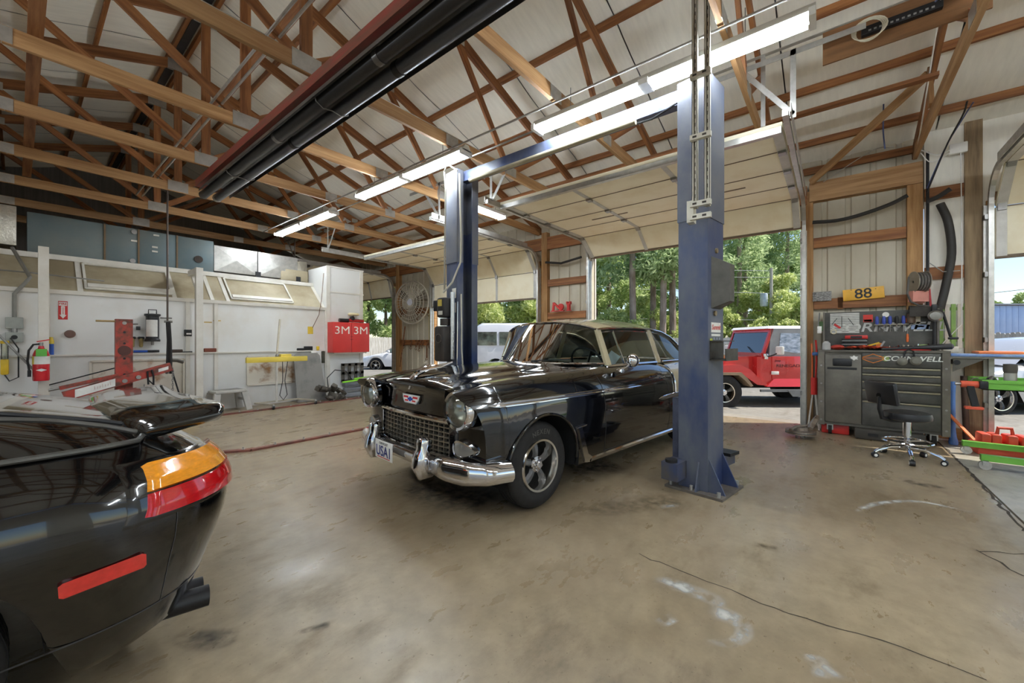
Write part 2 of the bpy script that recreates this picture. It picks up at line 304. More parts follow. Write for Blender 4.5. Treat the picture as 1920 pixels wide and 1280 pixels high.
tl={-2:'timber roof truss over the paler slab addition',-1:None,0:'roof truss whose chord lands on the big header beam above the tool chest',1:'roof truss crossing above the stool and the long strip light end',2:'roof truss crossing above the middle of the near strip light',3:'roof truss just past the far end of the near strip light',4:'roof truss passing above the middle strip light at its near end',5:'roof truss passing over the far end of the middle strip light',6:'roof truss just in front of the paint booth face',7:'roof truss above the booth ducts',8:'roof truss behind the booth ducts',9:'roof truss next to the far gable wall'}
for i in range(-1,10):
    o=tr0 if i==-1 else copy_tree(tr0); o.location=(0,-.86+1.53*i,0)
    if tl.get(i): o['label']=tl[i]
tr0['label']=tl[-2]
# lateral braces along the trusses
for x,z,y0,y1,nm in((6.0,4.05,-.86,5.3,'a'),(5.75,ZCH+.19,1.6,9.9,'b'),(6.0,4.05,5.4,11.4,'c'),(.1,ZCH+.16,-.86,9.8,'d'),(RIDGE+.09,4.55,3.7,11.4,'e')):
    plank('lateral_brace',(x,y0,z),(x,y1,z),.09,.04,woodo,ceil)
# ---------------- door wall (X = XW) ----------------
DOORS=[(10.79,14.4),(5.24,8.91),(.36,3.91),(-5.15,-1.53)]
wall=struct(MB().bb((XW+.1,-6,3.06),(XW+.12,15.2,4.12)).build('wall_right',siding))
def ribbed(y0,y1,z0,z1,parent):
    # corrugated steel siding: one sheet of trapezoid ribs
    pr=[]; y=y0
    while y<y1-.01:
        for dy,dx in((0,0),(.19,0),(.205,.022),(.255,.022),(.27,0)):
            if y+dy<=y1: pr.append((y+dy,dx))
        y+=.27
    pr.append((y1,0)); g=[[(XW+.075-dx*-1*1.0,yy,z) for yy,dx in pr] for z in(z0,z1)]
    return MB().grid(g).build('siding_sheet',siding,parent,ang=20)
segs=[(-1.53+.08,.36-.06),(3.91,5.24),(8.91,10.79),(14.4,15.2)]
ribbed(-.95,.30,0,4.11,wall); ribbed(3.97,5.18,0,4.11,wall); ribbed(8.97,10.73,0,4.11,wall); ribbed(14.4,15.2,0,4.11,wall)
for y0,y1 in DOORS: ribbed(y0-.06,y1+.06,3.02,4.11,wall)
# white lined bay beside the far-right door
MB().bb((XW+.02,-1.5,0),(XW+.04,-.95,4.3)).build('lining_panel',insul,wall)
MB().bb((XW+.02,-6,2.98),(XW+.04,-1.5,4.3)).build('lining_panel',insul,wall)
def post(y,w,z1,mat,x=XW-.02,d=.14): return plank('post',(x+d/2,y,0),(x+d/2,y,z1),w,d,mat,wall,up=(1,0,0))
post(-.86,.15,3.66,woodp); post(-1.38,.15,4.2,woodg); post(.27,.09,3.55,woodp,XW+.0,.1); post(4.0,.1,3.75,woodp,XW,.1); post(5.10,.15,3.75,woodp); post(8.97,.1,3.75,woodp,XW,.1); post(10.66,.16,3.75,woodp); post(14.5,.1,3.75,woodp,XW,.1); post(-5.25,.1,3.75,woodp,XW,.1)
def girt(y0,y1,z,h=.15,mat=woodo,x=XW+.02): return plank('girt',(x,y0,z),(x,y1,z),.04,h,mat,wall)
for z in(2.76,1.84): girt(-.78,.22,z)
girt(-.12,-.06,1.84,.17)
for z in(3.21,2.17): girt(-1.30,-.95,z,.16,woodo,XW-.0)
girt(-1.28,-.95,.1,.14,woodp,XW)
for z in(2.6,1.86,.9): girt(4.06,5.02,z)
for z in(2.2,1.25): girt(9.02,10.58,z,.16)
girt(-.86,.35,3.86,.1,woodo)
plank('header_beam',(XW-.03,-.93,3.52),(XW-.03,.27,3.52),.04,.28,wood,wall); plank('header_beam',(XW+.06,-.93,3.52),(XW+.06,.27,3.52),.04,.28,wood,wall)
for y0,y1 in((4.0,5.2),(8.9,10.8),(.3,4.0),(5.2,8.9),(10.8,14.5)):
    plank('header_beam',(XW+.01,y0,3.5),(XW+.01,y1,3.5),.04,.28,woodo,wall)
for k,(y0,y1) in enumerate(DOORS):
    zt=3.02
    MB().bb((XW+.0,y0-.02,zt),(XW+.1,y1+.02,zt+.1)).build('door_header_trim',M('brown_trim',(150,116,84),.6,0,.2,4),wall)
    for y in(y0,y1):
        s=-1 if y==y0 else 1
        MB().bb((XW-.01,y+s*.0,0),(XW+.14,y+s*.045,zt)).build('door_jamb',woodp if k!=2 else M('jamb_beige',(214,204,182),.5),wall)
        MB().bb((XW+.1,y-s*.02,0),(XW+.15,y+s*.06,zt)).build('jamb_trim',whitep,wall)
# ---------------- overhead sectional doors ----------------
stile=M('stile_grey',(196,194,188),.5,.2,.08,8)
slotm=M('slot_brown',(132,116,96),.6)
def make_door(idx,y0,y1,s0,label):
    R=.38; XT=XW-.09; zv=2.95
    def path(s):
        if s<=zv: return Vector((XT,0,s)),Vector((0,0,1))
        a=(s-zv)/R
        if a<math.pi/2: return Vector((XT-R+R*math.cos(a),0,zv+R*math.sin(a))),Vector((-math.sin(a),0,math.cos(a)))
        r=s-zv-R*math.pi/2; return Vector((XT-R-r,0,zv+R)),Vector((-1,0,0))
    d=bpy.data.objects.new('door_%d'%idx,None); COL.objects.link(d); d.location=(0,(y0+y1)/2,0); d['kind']='structure'; d['label']=label; d['category']='garage door'
    w=y1-y0; h=.61
    for k in range(5):
        a=path(s0+h*k+.004)[0]; b=path(s0+h*(k+1)-.004)[0]; t=(b-a).normalized(); n=Vector((t.z,0,-t.x)); n=-n if n.x>0 else n
        n=Vector((-t.z,0,t.x))   # inward (towards the room / down)
        if n.x>0 or (abs(n.x)<.02 and n.z>0): n=-n
        L=(b-a).length; mid=(a+b)/2
        R3=Matrix((t,Vector((0,1,0)),t.cross(Vector((0,1,0))))).transposed()
        p=MB(); p.bevbox(mid-n*.022,(L,w-.02,.044),.006,R3); sec=p.build('section',cream,d)
        e=MB()
        for yy in(-w/2+.06,w/2-.06): e.box(mid+n*.003,(L-.01,.085,.012),R3); e.v[-8:]=[(v[0],v[1]+yy,v[2]) for v in e.v[-8:]]
        e.build('end_stile',stile,sec)
        e=MB()
        for yy in(-w/6,w/6): e.box(mid+n*.002,(L-.01,.06,.01),R3); e.v[-8:]=[(v[0],v[1]+yy,v[2]) for v in e.v[-8:]]
        e.build('centre_stile',stile,sec)
        if k==2:
            for yy in(-w*.26,w*.2):
                MB().box(mid+n*.003+Vector((0,yy,0)),(.03,.62,.008),R3).build('slot',slotm,sec)
        if k<4:
            MB().box(b+n*.001,(.014,w-.03,.006),R3).build('joint',slotm,sec)
            for yy in(-w/2+.06,-w/6,w/6,w/2-.06):
                MB().box(b+n*.02+Vector((0,yy,0)),(.09,.07,.03),R3).build('hinge',steelw,sec)
        if k==4:
            MB().box(b+n*.03-t*.03+Vector((0,0,0)),(.06,w-.04,.06),R3).build('strut',galv,sec)
        if k==0: MB().box(a+n*-.02+t*.0,(.04,w-.03,.05),R3).build('bottom_seal',M('seal_brown',(110,96,80),.7),sec)
    for s in(-1,1):
        yy=s*(w/2+.03); pts=[Vector((XT-.03,yy,.02)),Vector((XT-.03,yy,zv))]+[Vector((XT-.03-R+R*math.cos(i*math.pi/16),yy,zv+R*math.sin(i*math.pi/16))) for i in range(1,9)]+[Vector((XT-R-2.75,yy,zv+R))]
        tk=MB()
        for i in range(len(pts)-1): tk.beam(pts[i],pts[i+1],.045,.055,(0,1,0) if False else (0,0,1) if abs((pts[i+1]-pts[i]).normalized().z)<.99 else (1,0,0))
        tk.build('track',galv,d)
        MB().beam((XT-R-.1,yy+s*.04,zv+R+.04),(XT-R-2.75,yy+s*.04,zv+R+.04),.008,.09).build('track_angle',galv,d)
        MB().bb((XT+.02,yy-.03,0),(XT+.06,yy+.05,zv)).build('track_flange',galv,d)
        for z in(.5,1.3,2.1,2.8): MB().bb((XT-.04,yy-.02,z-.03),(XT+.1,yy+.05,z+.03)).build('track_bracket',steelw,d)
        xh=XT-R-2.6
        h_=MB(); h_.beam((xh,yy+s*.05,zv+R),(xh,yy+s*.05,ZCH+.25),.045,.006,(1,0,0)); h_.beam((xh,yy+s*.05,zv+R+.03),(xh,yy-s*.35,ZCH+.2),.045,.006,(1,0,0)); h_.beam((xh,yy-s*.75,ZCH+.22),(xh,yy+s*.55,ZCH+.22),.05,.006,(1,0,0)); h_.build('hanger',galv,d)
    return d
make_door(1,*DOORS[0],2.67,'cream sectional overhead door by the booth, mostly raised')
make_door(2,*DOORS[1],2.26,'cream sectional overhead door behind the lift, lowest section hanging vertical')
make_door(3,*DOORS[2],3.0,'cream sectional overhead door fully raised beside the tool chest')
make_door(4,*DOORS[3],2.3,'cream sectional overhead door half raised beyond the green cart')
# far gable wall and the part of the far side wall
gw=MB().add([(XL,15.2,0),(XW+.1,15.2,0),(XW+.1,15.2,3.95),(RIDGE,15.2,6.1),(XL,15.2,3.95)],[(0,1,2,3,4)]).build('wall_back',M('dark_siding',(120,116,110),.6,0,.15,2,stretch=(14,1,.3))); struct(gw)
lw=MB().bb((XL-.05,9.2,0),(XL,15.2,3.95)).build('wall_left',siding); struct(lw)
wf_=struct(MB().bb((XL-.05,-9.45,3.05),(XW+.1,-9.4,3.98)).build('wall_front',insul))
for x0,x1 in((XL-.05,-3.0),(.6,2.5),(6.1,XW+.1)): MB().bb((x0,-9.45,0),(x1,-9.4,3.05)).build('wall_panel',insul,wf_)
MB().prism([(XL-.05,-9.45,3.98),(XW+.1,-9.45,3.98),(RIDGE,-9.45,zroof(RIDGE))],(0,1,0),.05).build('gable_panel',insul,wf_)
# the open side behind the camera: wall bays between raised doors
for y0,y1 in((-9.4,-7.6),(-3.9,-2.5),(1.2,2.6),(6.3,9.2)): ww=MB().bb((XL-.05,y0,0),(XL,y1,3.95)).build('wall_panel',siding,lw)
MB().bb((XL-.05,-9.4,3.05),(XL,9.2,3.95)).build('wall_panel',siding,lw)
for k in range(24): plank('gable_rib',(XL+.3+k*.48,15.17,2.4),(XL+.3+k*.48,15.17,3.8),.06,.03,siding,gw,up=(0,1,0))
# ---------------- strip lights ----------------
tubem=M('lit_tube',(236,246,255),.4,0,0,emis=LAMP)
housing=M('light_housing',(224,222,214),.4,.1,.05,5)
def strip_light(p,axis,L,label,tubes=2):
    t=thing('strip_light',label,'ceiling light',p,axis,'fluorescent strip lights')
    b=MB(); b.add([(-L/2,-.03,.075),(-L/2,.03,.075),(-L/2,.075,.0),(-L/2,-.075,.0),(L/2,-.03,.075),(L/2,.03,.075),(L/2,.075,.0),(L/2,-.075,.0)],[(0,1,2,3),(7,6,5,4),(0,4,5,1),(1,5,6,2),(2,6,7,3),(3,7,4,0)]); h=b.build('housing',housing,t)
    for e in(-1,1): MB().box((e*(L/2-.02),0,-.015),(.04,.18,.06)).build('end_cap',housing,h)
    n=2 if L>1.5 else 1
    for k in range(n):
        c=-L/2+L*(k+.5)/n; l=L/n-.1
        for y in(-.055,.055): MB().cyl((c-l/2,y,-.026),(c+l/2,y,-.026),.017,10).build('tube',tubem,t)
        if k: MB().box((-L/2+L*k/n,0,-.012),(.09,.17,.05)).build('lamp_holder',housing,h)
    for x in(-L*.32,L*.32): MB().cyl((x,0,.08),(x,0,.28),.004,6).build('hanger_rod',steelw,t)
    return t
ZL=3.60
strip_light((3.56,1.31,ZL),math.pi/2,2.44,'long strip light hanging above the blue lift column with the stickers')
strip_light((3.44,4.69,ZL),math.pi/2,2.44,'strip light hanging over the black classic sedan, left of the far lift column')
strip_light((3.55,8.14,ZL),math.pi/2,2.44,'strip light nearest the booth ducts, below the far trusses')
strip_light((5.0,4.72,3.56),0,1.22,'short strip light beside the raised door track behind the far lift column')
for y,l in((-2.2,'added unseen fill strip light over the paler slab, in line with the lift lights'),(-5.7,'added unseen fill strip light at the end of the row over the paler slab')): strip_light((3.55,y,ZL),math.pi/2,2.44,l)  # out-of-view fixtures added as fill, continuing the visible row
for y,l in((1.31,'added unseen fill strip light over the black sports car'),(4.69,'added unseen fill strip light over the open floor behind the sports car'),(-2.2,'added unseen fill strip light over the open end of the shop'),(-5.7,'last added unseen fill strip light over the far open corner of the shop')): strip_light((-1.4,y,ZL),math.pi/2,2.44,l)  # invented second row behind the camera, added to brighten the interior
def conduit(name,pts,r,mat,label,cat='conduit',group=None):
    o=MB().tube(pts,r,8).build(name,mat); tag(o,label,cat,group); return o
for i,(x,z,y0,y1) in enumerate(((3.4,3.69,-.9,9.8),(3.72,3.695,1.2,8.2))): conduit('conduit_pipe',[(x,y0,z),(x,y1,z)],.011,galv,['long thin conduit running beside the strip lights','shorter thin conduit on the door side of the strip lights'][i],'conduit')
for i,(x,z) in enumerate(((1.34,3.9),(1.42,3.9))): conduit('conduit_pipe',[(x,-.9,z),(x,9.7,z)],.013,galv,['thin conduit of the pair farther from the red beam','thin conduit of the pair closer to the red beam'][i],'conduit')
conduit('conduit_pipe',[(-.2,3.79,3.9),(7.4,3.79,3.9)],.012,galv,'thin conduit lying along a truss above the middle strip light')
conduit('conduit_pipe',[(-1.5,5.31,3.87),(2.0,5.31,3.87)],.012,galv,'thin conduit fixed along the top edge of a truss chord')
# ---------------- red strongback and tube heater ----------------
o=plank('strongback_beam',(1.74,-2.5,3.655),(1.74,7.45,3.655),.12,.1,M('worn_red_paint',(150,64,52),.6,0,.25,3,.1,stretch=(1,8,8),col2=(120,78,60))); tag(o,'worn red painted beam under the trusses beside the tube heater','beam')
ht=thing('tube_heater','long black radiant tube heater slung under the trusses','heater',(1.83,2.4,3.46))
darkm=M('heater_black',(50,48,47),.42,.5,.25,3,stretch=(1,.3,1)); refl=M('heater_reflector',(120,118,116),.32,.8,.2,3)
for dx,nm,m_,r in((-.085,'burner_tube',darkm,.056),(.085,'return_tube',M('heater_steel',(92,94,100),.35,.7,.2,3,stretch=(1,.3,1)),.056)):
    tb=MB().cyl((dx,-4.9,0),(dx,4.85,0),r,20).build(nm,m_,ht)
    for y in(-2.2,.3,2.2): MB().cyl((dx,y-.03,0),(dx,y+.03,0),r+.005,20).build('clamp_band',refl if dx<0 else darkm,tb)
MB().lathe([(.057,0),(.06,.05),(.03,.11)],(-.085,4.85,0),(0,1,0),16).build('tube_end',darkm,ht); MB().lathe([(.057,0),(.06,.05),(.05,.09)],(.085,4.85,0),(0,1,0),16).build('tube_end',galv,ht)
pr=[(-.19,-.02),(-.185,.02),(-.10,.10),(.10,.10),(.185,.02),(.19,-.02)]
MB().grid([[(x,y,z) for x,z in pr] for y in(-4.9,4.7)]).build('reflector',refl,ht,ang=20)
for y in(-3.6,-1.2,1.2,3.6): MB().tube([(-.17,y,.03),(-.15,y,-.03),(-.085,y,-.066),(0,y,-.05),(.085,y,-.066),(.15,y,-.03),(.17,y,.03)],.005,6).build('hanger_wire',steelw,ht)
# ---------------- two-post lift ----------------
lift=thing('two_post_lift','blue two-post car lift with overhead beam around the classic sedan','car lift',(3.79,.9,0))
def column(yc,sgn,name):
    # C-section open towards the middle of the lift; local y grows to the inside with sgn
    R=Matrix.Rotation(math.radians(-9),3,'Z'); out=[(-.165,-.12),(.165,-.12),(.165,.13),(.07,.13),(.07,.115),(.15,.115),(.15,-.105),(-.15,-.105),(-.15,.115),(-.07,.115),(-.07,.13),(-.165,.13)]
    def pl(z): return [R@Vector((x,y*sgn,z))+Vector((0,yc,0)) for x,y in out]
    c=MB().prism(pl(.02),(0,0,1),2.75).build(name,bluep,lift)
    out2=[(x*1.06,y*1.06) for x,y in out]
    MB().prism([R@Vector((x*1.05,y*1.05*sgn,2.32))+Vector((0,yc,0)) for x,y in out],(0,0,1),1.22).build('extension_sleeve',M('grey_blue_steel',(86,92,108),.42,.2,.25,2.5,col2=(112,112,116)),lift)
    # carriage inside, base plate, gussets, bolts
    def P(x,y,z): return R@Vector((x,y*sgn,z))+Vector((0,yc,0))
    MB().prism([P(-.13,.03,.18),P(.13,.03,.18),P(.13,.2,.18),P(-.13,.2,.18)],(0,0,1),.6).build('carriage',M('carriage_grime',(72,76,92),.5,.3,.3,6),lift)
    bp=MB().prism([P(-.24,-.26,0),P(.24,-.26,0),P(.24,.22,0),P(-.24,.22,0)],(0,0,1),.022).build('base_plate',M('base_grime',(112,104,96),.6,.3,.3,6),lift)
    for sx in(-1,1):
        MB().prism([P(sx*.15,-.12,.022),P(sx*.15,-.25,.022),P(sx*.15,-.12,.3)],R@Vector((1,0,0)),.012*-sx).build('gusset',bluep,lift)
        MB().prism([P(sx*.165,-.05,.022),P(sx*.235,-.05,.022),P(sx*.165,-.05,.26)],R@Vector((0,1,0)),.012).build('gusset',bluep,lift)
        for by in(-.22,.0,.18): MB().cyl(P(sx*.205,by,.022),P(sx*.205,by,.06),.015,6).build('anchor_bolt',galv,bp)
    return P
PR=column(0,1,'column'); PL=column(3.02,-1,'column')
# folded swing arms low on the near column
for sx,L in((-1,.2),(1,.34)):
    a=MB(); a.prism([PR(sx*.13,.06,.1),PR(sx*(.14+L),.06,.1),PR(sx*(.14+L),.2,.1),PR(sx*.13,.2,.1)],(0,0,1),.15); a.build('swing_arm',M('arm_grime',(70,82,118),.5,.3,.3,6,col2=(96,92,88)),lift)
    MB().cyl(PR(sx*(.1+L),.13,.25),PR(sx*(.1+L),.13,.275),.05,14).build('arm_pin',black,lift)
    a=MB(); a.prism([PL(sx*.13,.06,.1),PL(sx*.5,.06,.1),PL(sx*.5,.2,.1),PL(sx*.13,.2,.1)],(0,0,1),.12); a.build('swing_arm',MATS['arm_grime'],lift)
MB().prism([PR(.4,.0,.06),PR(.75,-.02,.06),PR(.75,.1,.06),PR(.4,.12,.06)],(0,0,1),.09).build('arm_extension',MATS['arm_grime'],lift); MB().prism([PR(.6,-.03,.15),PR(.78,-.05,.15),PR(.78,.1,.15),PR(.6,.12,.15)],(0,0,1),.03).build('arm_pad',black,lift)
# overhead beam, shut-off bar and hoses
ob=MB(); ob.beam((-.02,.05,3.47),(-.02,2.95,3.47),.10,.13); ob.build('overhead_beam',bluep,lift)
MB().cyl((-.12,.55,3.36),(-.12,2.75,3.36),.028,12).build('shutoff_bar',M('padded_bar',(180,172,146),.7),lift)
for y in(.6,2.7): MB().beam((-.12,y,3.36),(-.02,y,3.45),.02,.03).build('bar_bracket',black,lift)
MB().tube([(-.2,2.9,3.5),(-.24,3.05,3.62),(-.2,3.15,3.55),(-.22,3.1,3.3),(-.22,3.12,2.4),(-.24,3.1,1.95)],.012,8).build('hydraulic_hose',M('hose_grey',(128,122,110),.6),lift)
MB().tube([(-.2,2.86,3.45),(-.19,2.84,2.6),(-.2,2.84,2.3),(-.24,2.95,2.05),(-.28,3.08,1.92)],.012,8).build('hydraulic_hose',M('hose_pale',(178,172,156),.6),lift)
MB().tube([(-.15,2.88,1.9),(-.18,2.84,1.5),(-.2,2.82,1.2),(-.19,2.8,.9)],.01,8).build('hydraulic_hose',MATS['hose_pale'],lift)
MB().tube([(-.05,.6,3.38),(-.1,.4,3.34),(-.1,.2,3.4),(-.05,.05,3.45)],.009,6).build('cable',black,lift)
# power unit on the far column
pu=MB().bevbox((-.29,3.06,1.25),(.17,.2,.46),.03).build('power_unit_tank',M('tank_black',(48,42,38),.5,.1,.25,6),lift)
MB().lathe([(.055,-.004),(.06,.004),(.05,.006)],(-.378,3.06,1.32),(-1,0,0),20).build('tank_badge',M('badge_grime',(84,76,68),.5),pu)
MB().cyl((-.26,3.06,1.49),(-.26,3.06,1.58),.07,16).build('pump_block',M('pump_dark',(66,60,56),.5,.4,.3,10),lift)
mo=MB().bevbox((-.27,3.05,1.72),(.17,.17,.26),.03).build('motor',M('motor_black',(40,38,38),.45,.2,.2,8),lift)
MB().bevbox((-.29,3.17,1.75),(.1,.09,.14),.01).build('switch_box',black,mo); MB().box((-.357,3.06,1.78),(.004,.075,.085)).build('motor_label',M('label_yellow',(214,190,92),.5),mo); MB().box((-.357,3.05,1.65),(.004,.08,.05)).build('motor_label',M('label_white',(206,202,190),.5),mo)
MB().cyl((-.25,2.94,1.05),(-.25,2.94,1.92),.03,12).build('chrome_strip',M('dull_chrome',(200,200,202),.25,.9),lift)
for z in(1.85,1.66): MB().prism([PL(-.169,.02,z),PL(-.169,.11,z),PL(-.169,.11,z+.13),PL(-.169,.02,z+.13)],R_:=Vector((-1,0,0)),.003).build('warning_label',MATS['label_white'],lift)
# box cover, tray and stickers on the outer face of the near column
def PF(x,z,o=.0): return PR(x,-.1205-o,z)
cv=MB(); A=[PF(-.10,1.56),PF(.1,1.56),PF(.1,2.0),PF(-.1,2.0)]; B=[PF(-.02,1.62,.12),PF(.08,1.62,.12),PF(.08,1.93,.12),PF(-.02,1.93,.12)]
cv.add(A+B,[(4,5,6,7),(0,1,5,4),(1,2,6,5),(2,3,7,6),(3,0,4,7)]); cv.build('cable_cover',M('cover_grey',(84,82,76),.5,.1,.2,8),lift)
ty=MB(); ty.prism([PF(-.13,1.12),PF(.14,1.12),PF(.14,1.28),PF(-.13,1.28)],R_n:=(PF(0,1,.1)-PF(0,1,0)).normalized(),.012)
ty.prism([PF(-.13,1.12),PF(.14,1.12),PF(.14,1.12,.13),PF(-.13,1.12,.13)],(0,0,1),.012); ty.prism([PF(-.13,1.12,.12),PF(.14,1.12,.12),PF(.14,1.22,.12),PF(-.13,1.22,.12)],R_n,.008); ty.prism([PF(-.13,1.28,.0),PF(.14,1.28,.0),PF(.14,1.28,.1),PF(-.13,1.28,.1)],(0,0,1),.008)
ty.build('tool_tray',M('tray_dark',(72,68,62),.5,.3,.3,8),lift)
for z,x in((2.06,.0),(1.52,-.03)): MB().cyl(PF(x,z),PF(x,z,.014),.022,12).build('bolt_cap',M('brass_dull',(150,132,100),.4,.6),lift)
vx=(PF(1,1)-PF(0,1)).normalized()
def sticker(x,z,w,h,mat,txt=None,tm=None,ts=.03,sh=0):
    s=MB().prism([PF(x-w/2,z-h/2),PF(x+w/2,z-h/2),PF(x+w/2,z+h/2),PF(x-w/2,z+h/2)],R_n,.0015).build('sticker',mat,lift)
    if txt: text_obj('sticker_text',txt,ts,tm,PF(x,z,.0025),vx,(0,0,1),s,.0006,.0006,sh)
stw=M('sticker_white',(232,230,224),.4); str_=M('sticker_red',(206,52,40),.4)
sticker(.0,1.40,.2,.085,stw,'Summit',str_,.06,.25); sticker(.0,1.335,.19,.02,stw); sticker(-.1,1.27,.05,.07,M('sticker_lime',(190,200,40),.4)); sticker(.03,1.70,.001,.001,stw)
for i in range(3): sticker(-.04+.06*i,1.305,.03,.02,M('sticker_faded',(150,158,172),.5))
# perforated strut hung from the ceiling in front of the near column
su=thing('hanging_strut','pale perforated strut frame hanging from the trusses before the stickered lift column','strut frame',(3.36,.80,2.25))
strutm=M('strut_cream',(214,210,196),.45,.2,.08,8); hole=M('strut_hole',(70,66,60),.7)
for dy in(-.045,.045):
    s_=MB(); s_.bb((-.02,dy-.02,.08),(.02,dy-.016,2.0)); s_.bb((-.02,dy+.016,.08),(.02,dy+.02,2.0)); s_.bb((.016,dy-.02,.08),(.02,dy+.02,2.0)); s_.bb((-.02,dy-.02,.08),(-.016,dy-.008,2)); s_.bb((-.02,dy+.008,.08),(-.016,dy+.02,2)); v=s_.build('channel',strutm,su)
    hb=MB()
    for k in range(30): hb.box((.0155,dy,.12+k*.063),(.002,.012,.03))
    hb.build('slot_row',hole,v)
for z in(.0,.1,.62,1.1):
    c=MB().bb((-.06,-.08,z-.02),(-.022,.07,z+.02)).build('cross_bracket',strutm,su); MB().bb((-.0605,-.05,z-.008),(-.0598,-.02,z+.008)).build('bracket_hole',hole,c); MB().bb((-.0605,.02,z-.008),(-.0598,.05,z+.008)).build('bracket_hole',hole,c)
MB().bb((-.03,.05,-.03),(.05,.1,.14)).build('bracket_plate',strutm,su)
# ---------------- paint booth and everything on its face ----------------
YB=9.0
booth=thing('paint_booth','white panelled paint booth with slanted light hood','paint booth',(2.5,YB,0))
def L(p): return Vector(p)-Vector((2.5,YB,0))
grime=M('booth_beige',(178,166,140),.6,0,.1,1.2,col2=(140,126,100))
wpan=M('booth_white',(226,225,222),.5,0,.05,.9,col2=(214,206,194),lo=.25,hi=.5)
xs=[-2.0,-.35,.42,.55,1.95,2.28,2.42,4.43]
seams=[-2.2,-.6,.28,1.92,2.34,4.42]
for a,b in zip(seams[:-1],seams[1:]):
    MB().bevbox(L(((a+b)/2,YB+.03,1.01)),(b-a-.008,.06,2.02),.004).build('wall_panel',wpan,booth)
    for x in(b,): MB().bb(L((x-.03,YB-.025,0)),L((x+.03,YB,2.03))).build('panel_stile',whitep,booth)
MB().bb(L((-2.2,YB-.03,1.99)),L((4.42,YB+.0,2.05))).build('hood_rail',whitep,booth)
hs=[-2.2,-.5,.28,.62,1.75,2.3,2.55,4.42]
def hood(a,b,o=0,f0=0,f1=1):
    y0,z0,y1,z1=YB+.02,2.03,YB+.65,2.60; n=Vector((0,-(z1-z0),(y1-y0))).normalized()*o
    p=lambda x,f: L((x,y0+(y1-y0)*f,z0+(z1-z0)*f))+n
    return [p(a,f0),p(b,f0),p(b,f1),p(a,f1)]
nh=Vector((0,-.57,.63)).normalized()
for a,b in zip(hs[:-1],hs[1:]): MB().prism(hood(a+.004,b-.004),-nh,.02).build('hood_panel',grime,booth)
for x in hs[1:-1]: MB().prism(hood(x-.03,x+.03,.012),-nh,.014).build('hood_strip',whitep,booth)
MB().prism(hood(4.36,4.42,.012),-nh,.014).build('hood_strip',whitep,booth)
MB().bb(L((-2.2,YB+.6,2.58)),L((4.42,YB+.68,2.66))).build('hood_rail',whitep,booth)
for a,b in((.68,1.72),(2.62,3.75)):
    lf=MB(); q=hood(a,b,.02,.12,.9)
    for i in range(4):
        p0,p1=q[i],q[(i+1)%4]; lf.beam(p0,p1,.03,.02,nh)
    lf=lf.build('light_frame',whitep,booth)
    MB().prism(hood(a+.02,b-.02,.05,.14,.24),-nh,.05).build('light_ledge',whitep,lf)
MB().bb(L((4.43,YB-.02,0)),L((5.33,YB+.9,3.01))).build('end_box',wpan,booth)
for z in(2.42,3.0): MB().bb(L((4.42,YB-.035,z-.015)),L((5.34,YB-.02,z+.015))).build('box_trim',whitep,booth)
for x in(4.46,5.28): MB().bb(L((x-.04,YB-.04,0)),L((x+.04,YB-.02,3.0))).build('box_trim',whitep,booth)
MB().bb(L((-2.2,YB+.62,2.5)),L((4.42,YB+4,2.58))).build('booth_roof',grime,booth)
MB().bb(L((-2.2,YB-.05,1.06)),L((4.40,YB-.0,1.085))).build('wall_ledge',whitep,booth)
rusty=M('rusty_white',(214,206,192),.55,0,.1,2.2,col2=(150,108,70),lo=.34,hi=.46)
for a,b,z0,z1 in((.72,1.86,.35,.97),(2.85,4.0,.42,.98)):
    acc=MB(); 
    for p,q in(((a,z0),(b,z0)),((a,z1),(b,z1)),((a,z0),(a,z1)),((b,z0),(b,z1))): acc.beam(L((p[0],YB-.02,p[1])),L((q[0],YB-.02,q[1])),.03,.05,(0,1,0))
    fr=acc.build('access_frame',rusty,booth); MB().bb(L((a+.02,YB-.012,z0+.02)),L((b-.02,YB-.004,z1-.02))).build('access_panel',rusty,fr)
text=None
# white free-standing posts with head braces
def wpost(x,y,h,label):
    t=thing('support_post',label,'post',(x,y,0),0)
    MB().bb((-.05,-.05,0),(.05,.05,h)).build('upright',whitep,t); MB().beam((0,0,h-.05),(0,.55,h-.05),.08,.1).build('head_arm',whitep,t); MB().beam((0,.02,h-.45),(0,.4,h-.08),.06,.05,(0,0,1)).build('brace',whitep,t)
wpost(.24,8.72,2.62,'white square post carrying the fire extinguisher'); wpost(2.02,8.72,2.58,'white square post between the pulling tower and the step stool')
# ducts on the booth roof
dk=thing('duct_plenum','blue-green sheet metal plenum box lying on the booth roof','duct',(1.3,10.05,2.66))
tealm=M('teal_sheet',(92,108,112),.55,.2,.2,1.5,col2=(112,118,114)); grimeb=M('soot',(60,52,46),.8)
for a,b in((-1.2,-.35),(-.345,.08),(.085,.62),(.625,1.2)): MB().bevbox(((a+b)/2,.0,.32),(b-a-.006,.6,.64),.004).build('sheet_panel',tealm,dk)
for x in(-.35,.08,.62): MB().bb((x-.012,-.315,.0),(x+.012,-.3,.64)).build('seam',M('rust_seam',(116,96,70),.7),dk)
for x,z in((.02,.42),(.3,.36),(.3,.28),(.32,.58)): MB().bb((x-.04,-.312,z-.015),(x+.04,-.3,z+.015)).build('label_tag',MATS['label_white'],dk)
for x,z in((.02,.58),(.0,.06)): MB().cyl((x,-.32,z),(x,-.3,z),.04,10).build('latch',steelw,dk)
MB().cyl((.95,-.32,.24),(.95,-.3,.24),.07,14).build('port_hole',grimeb,dk)
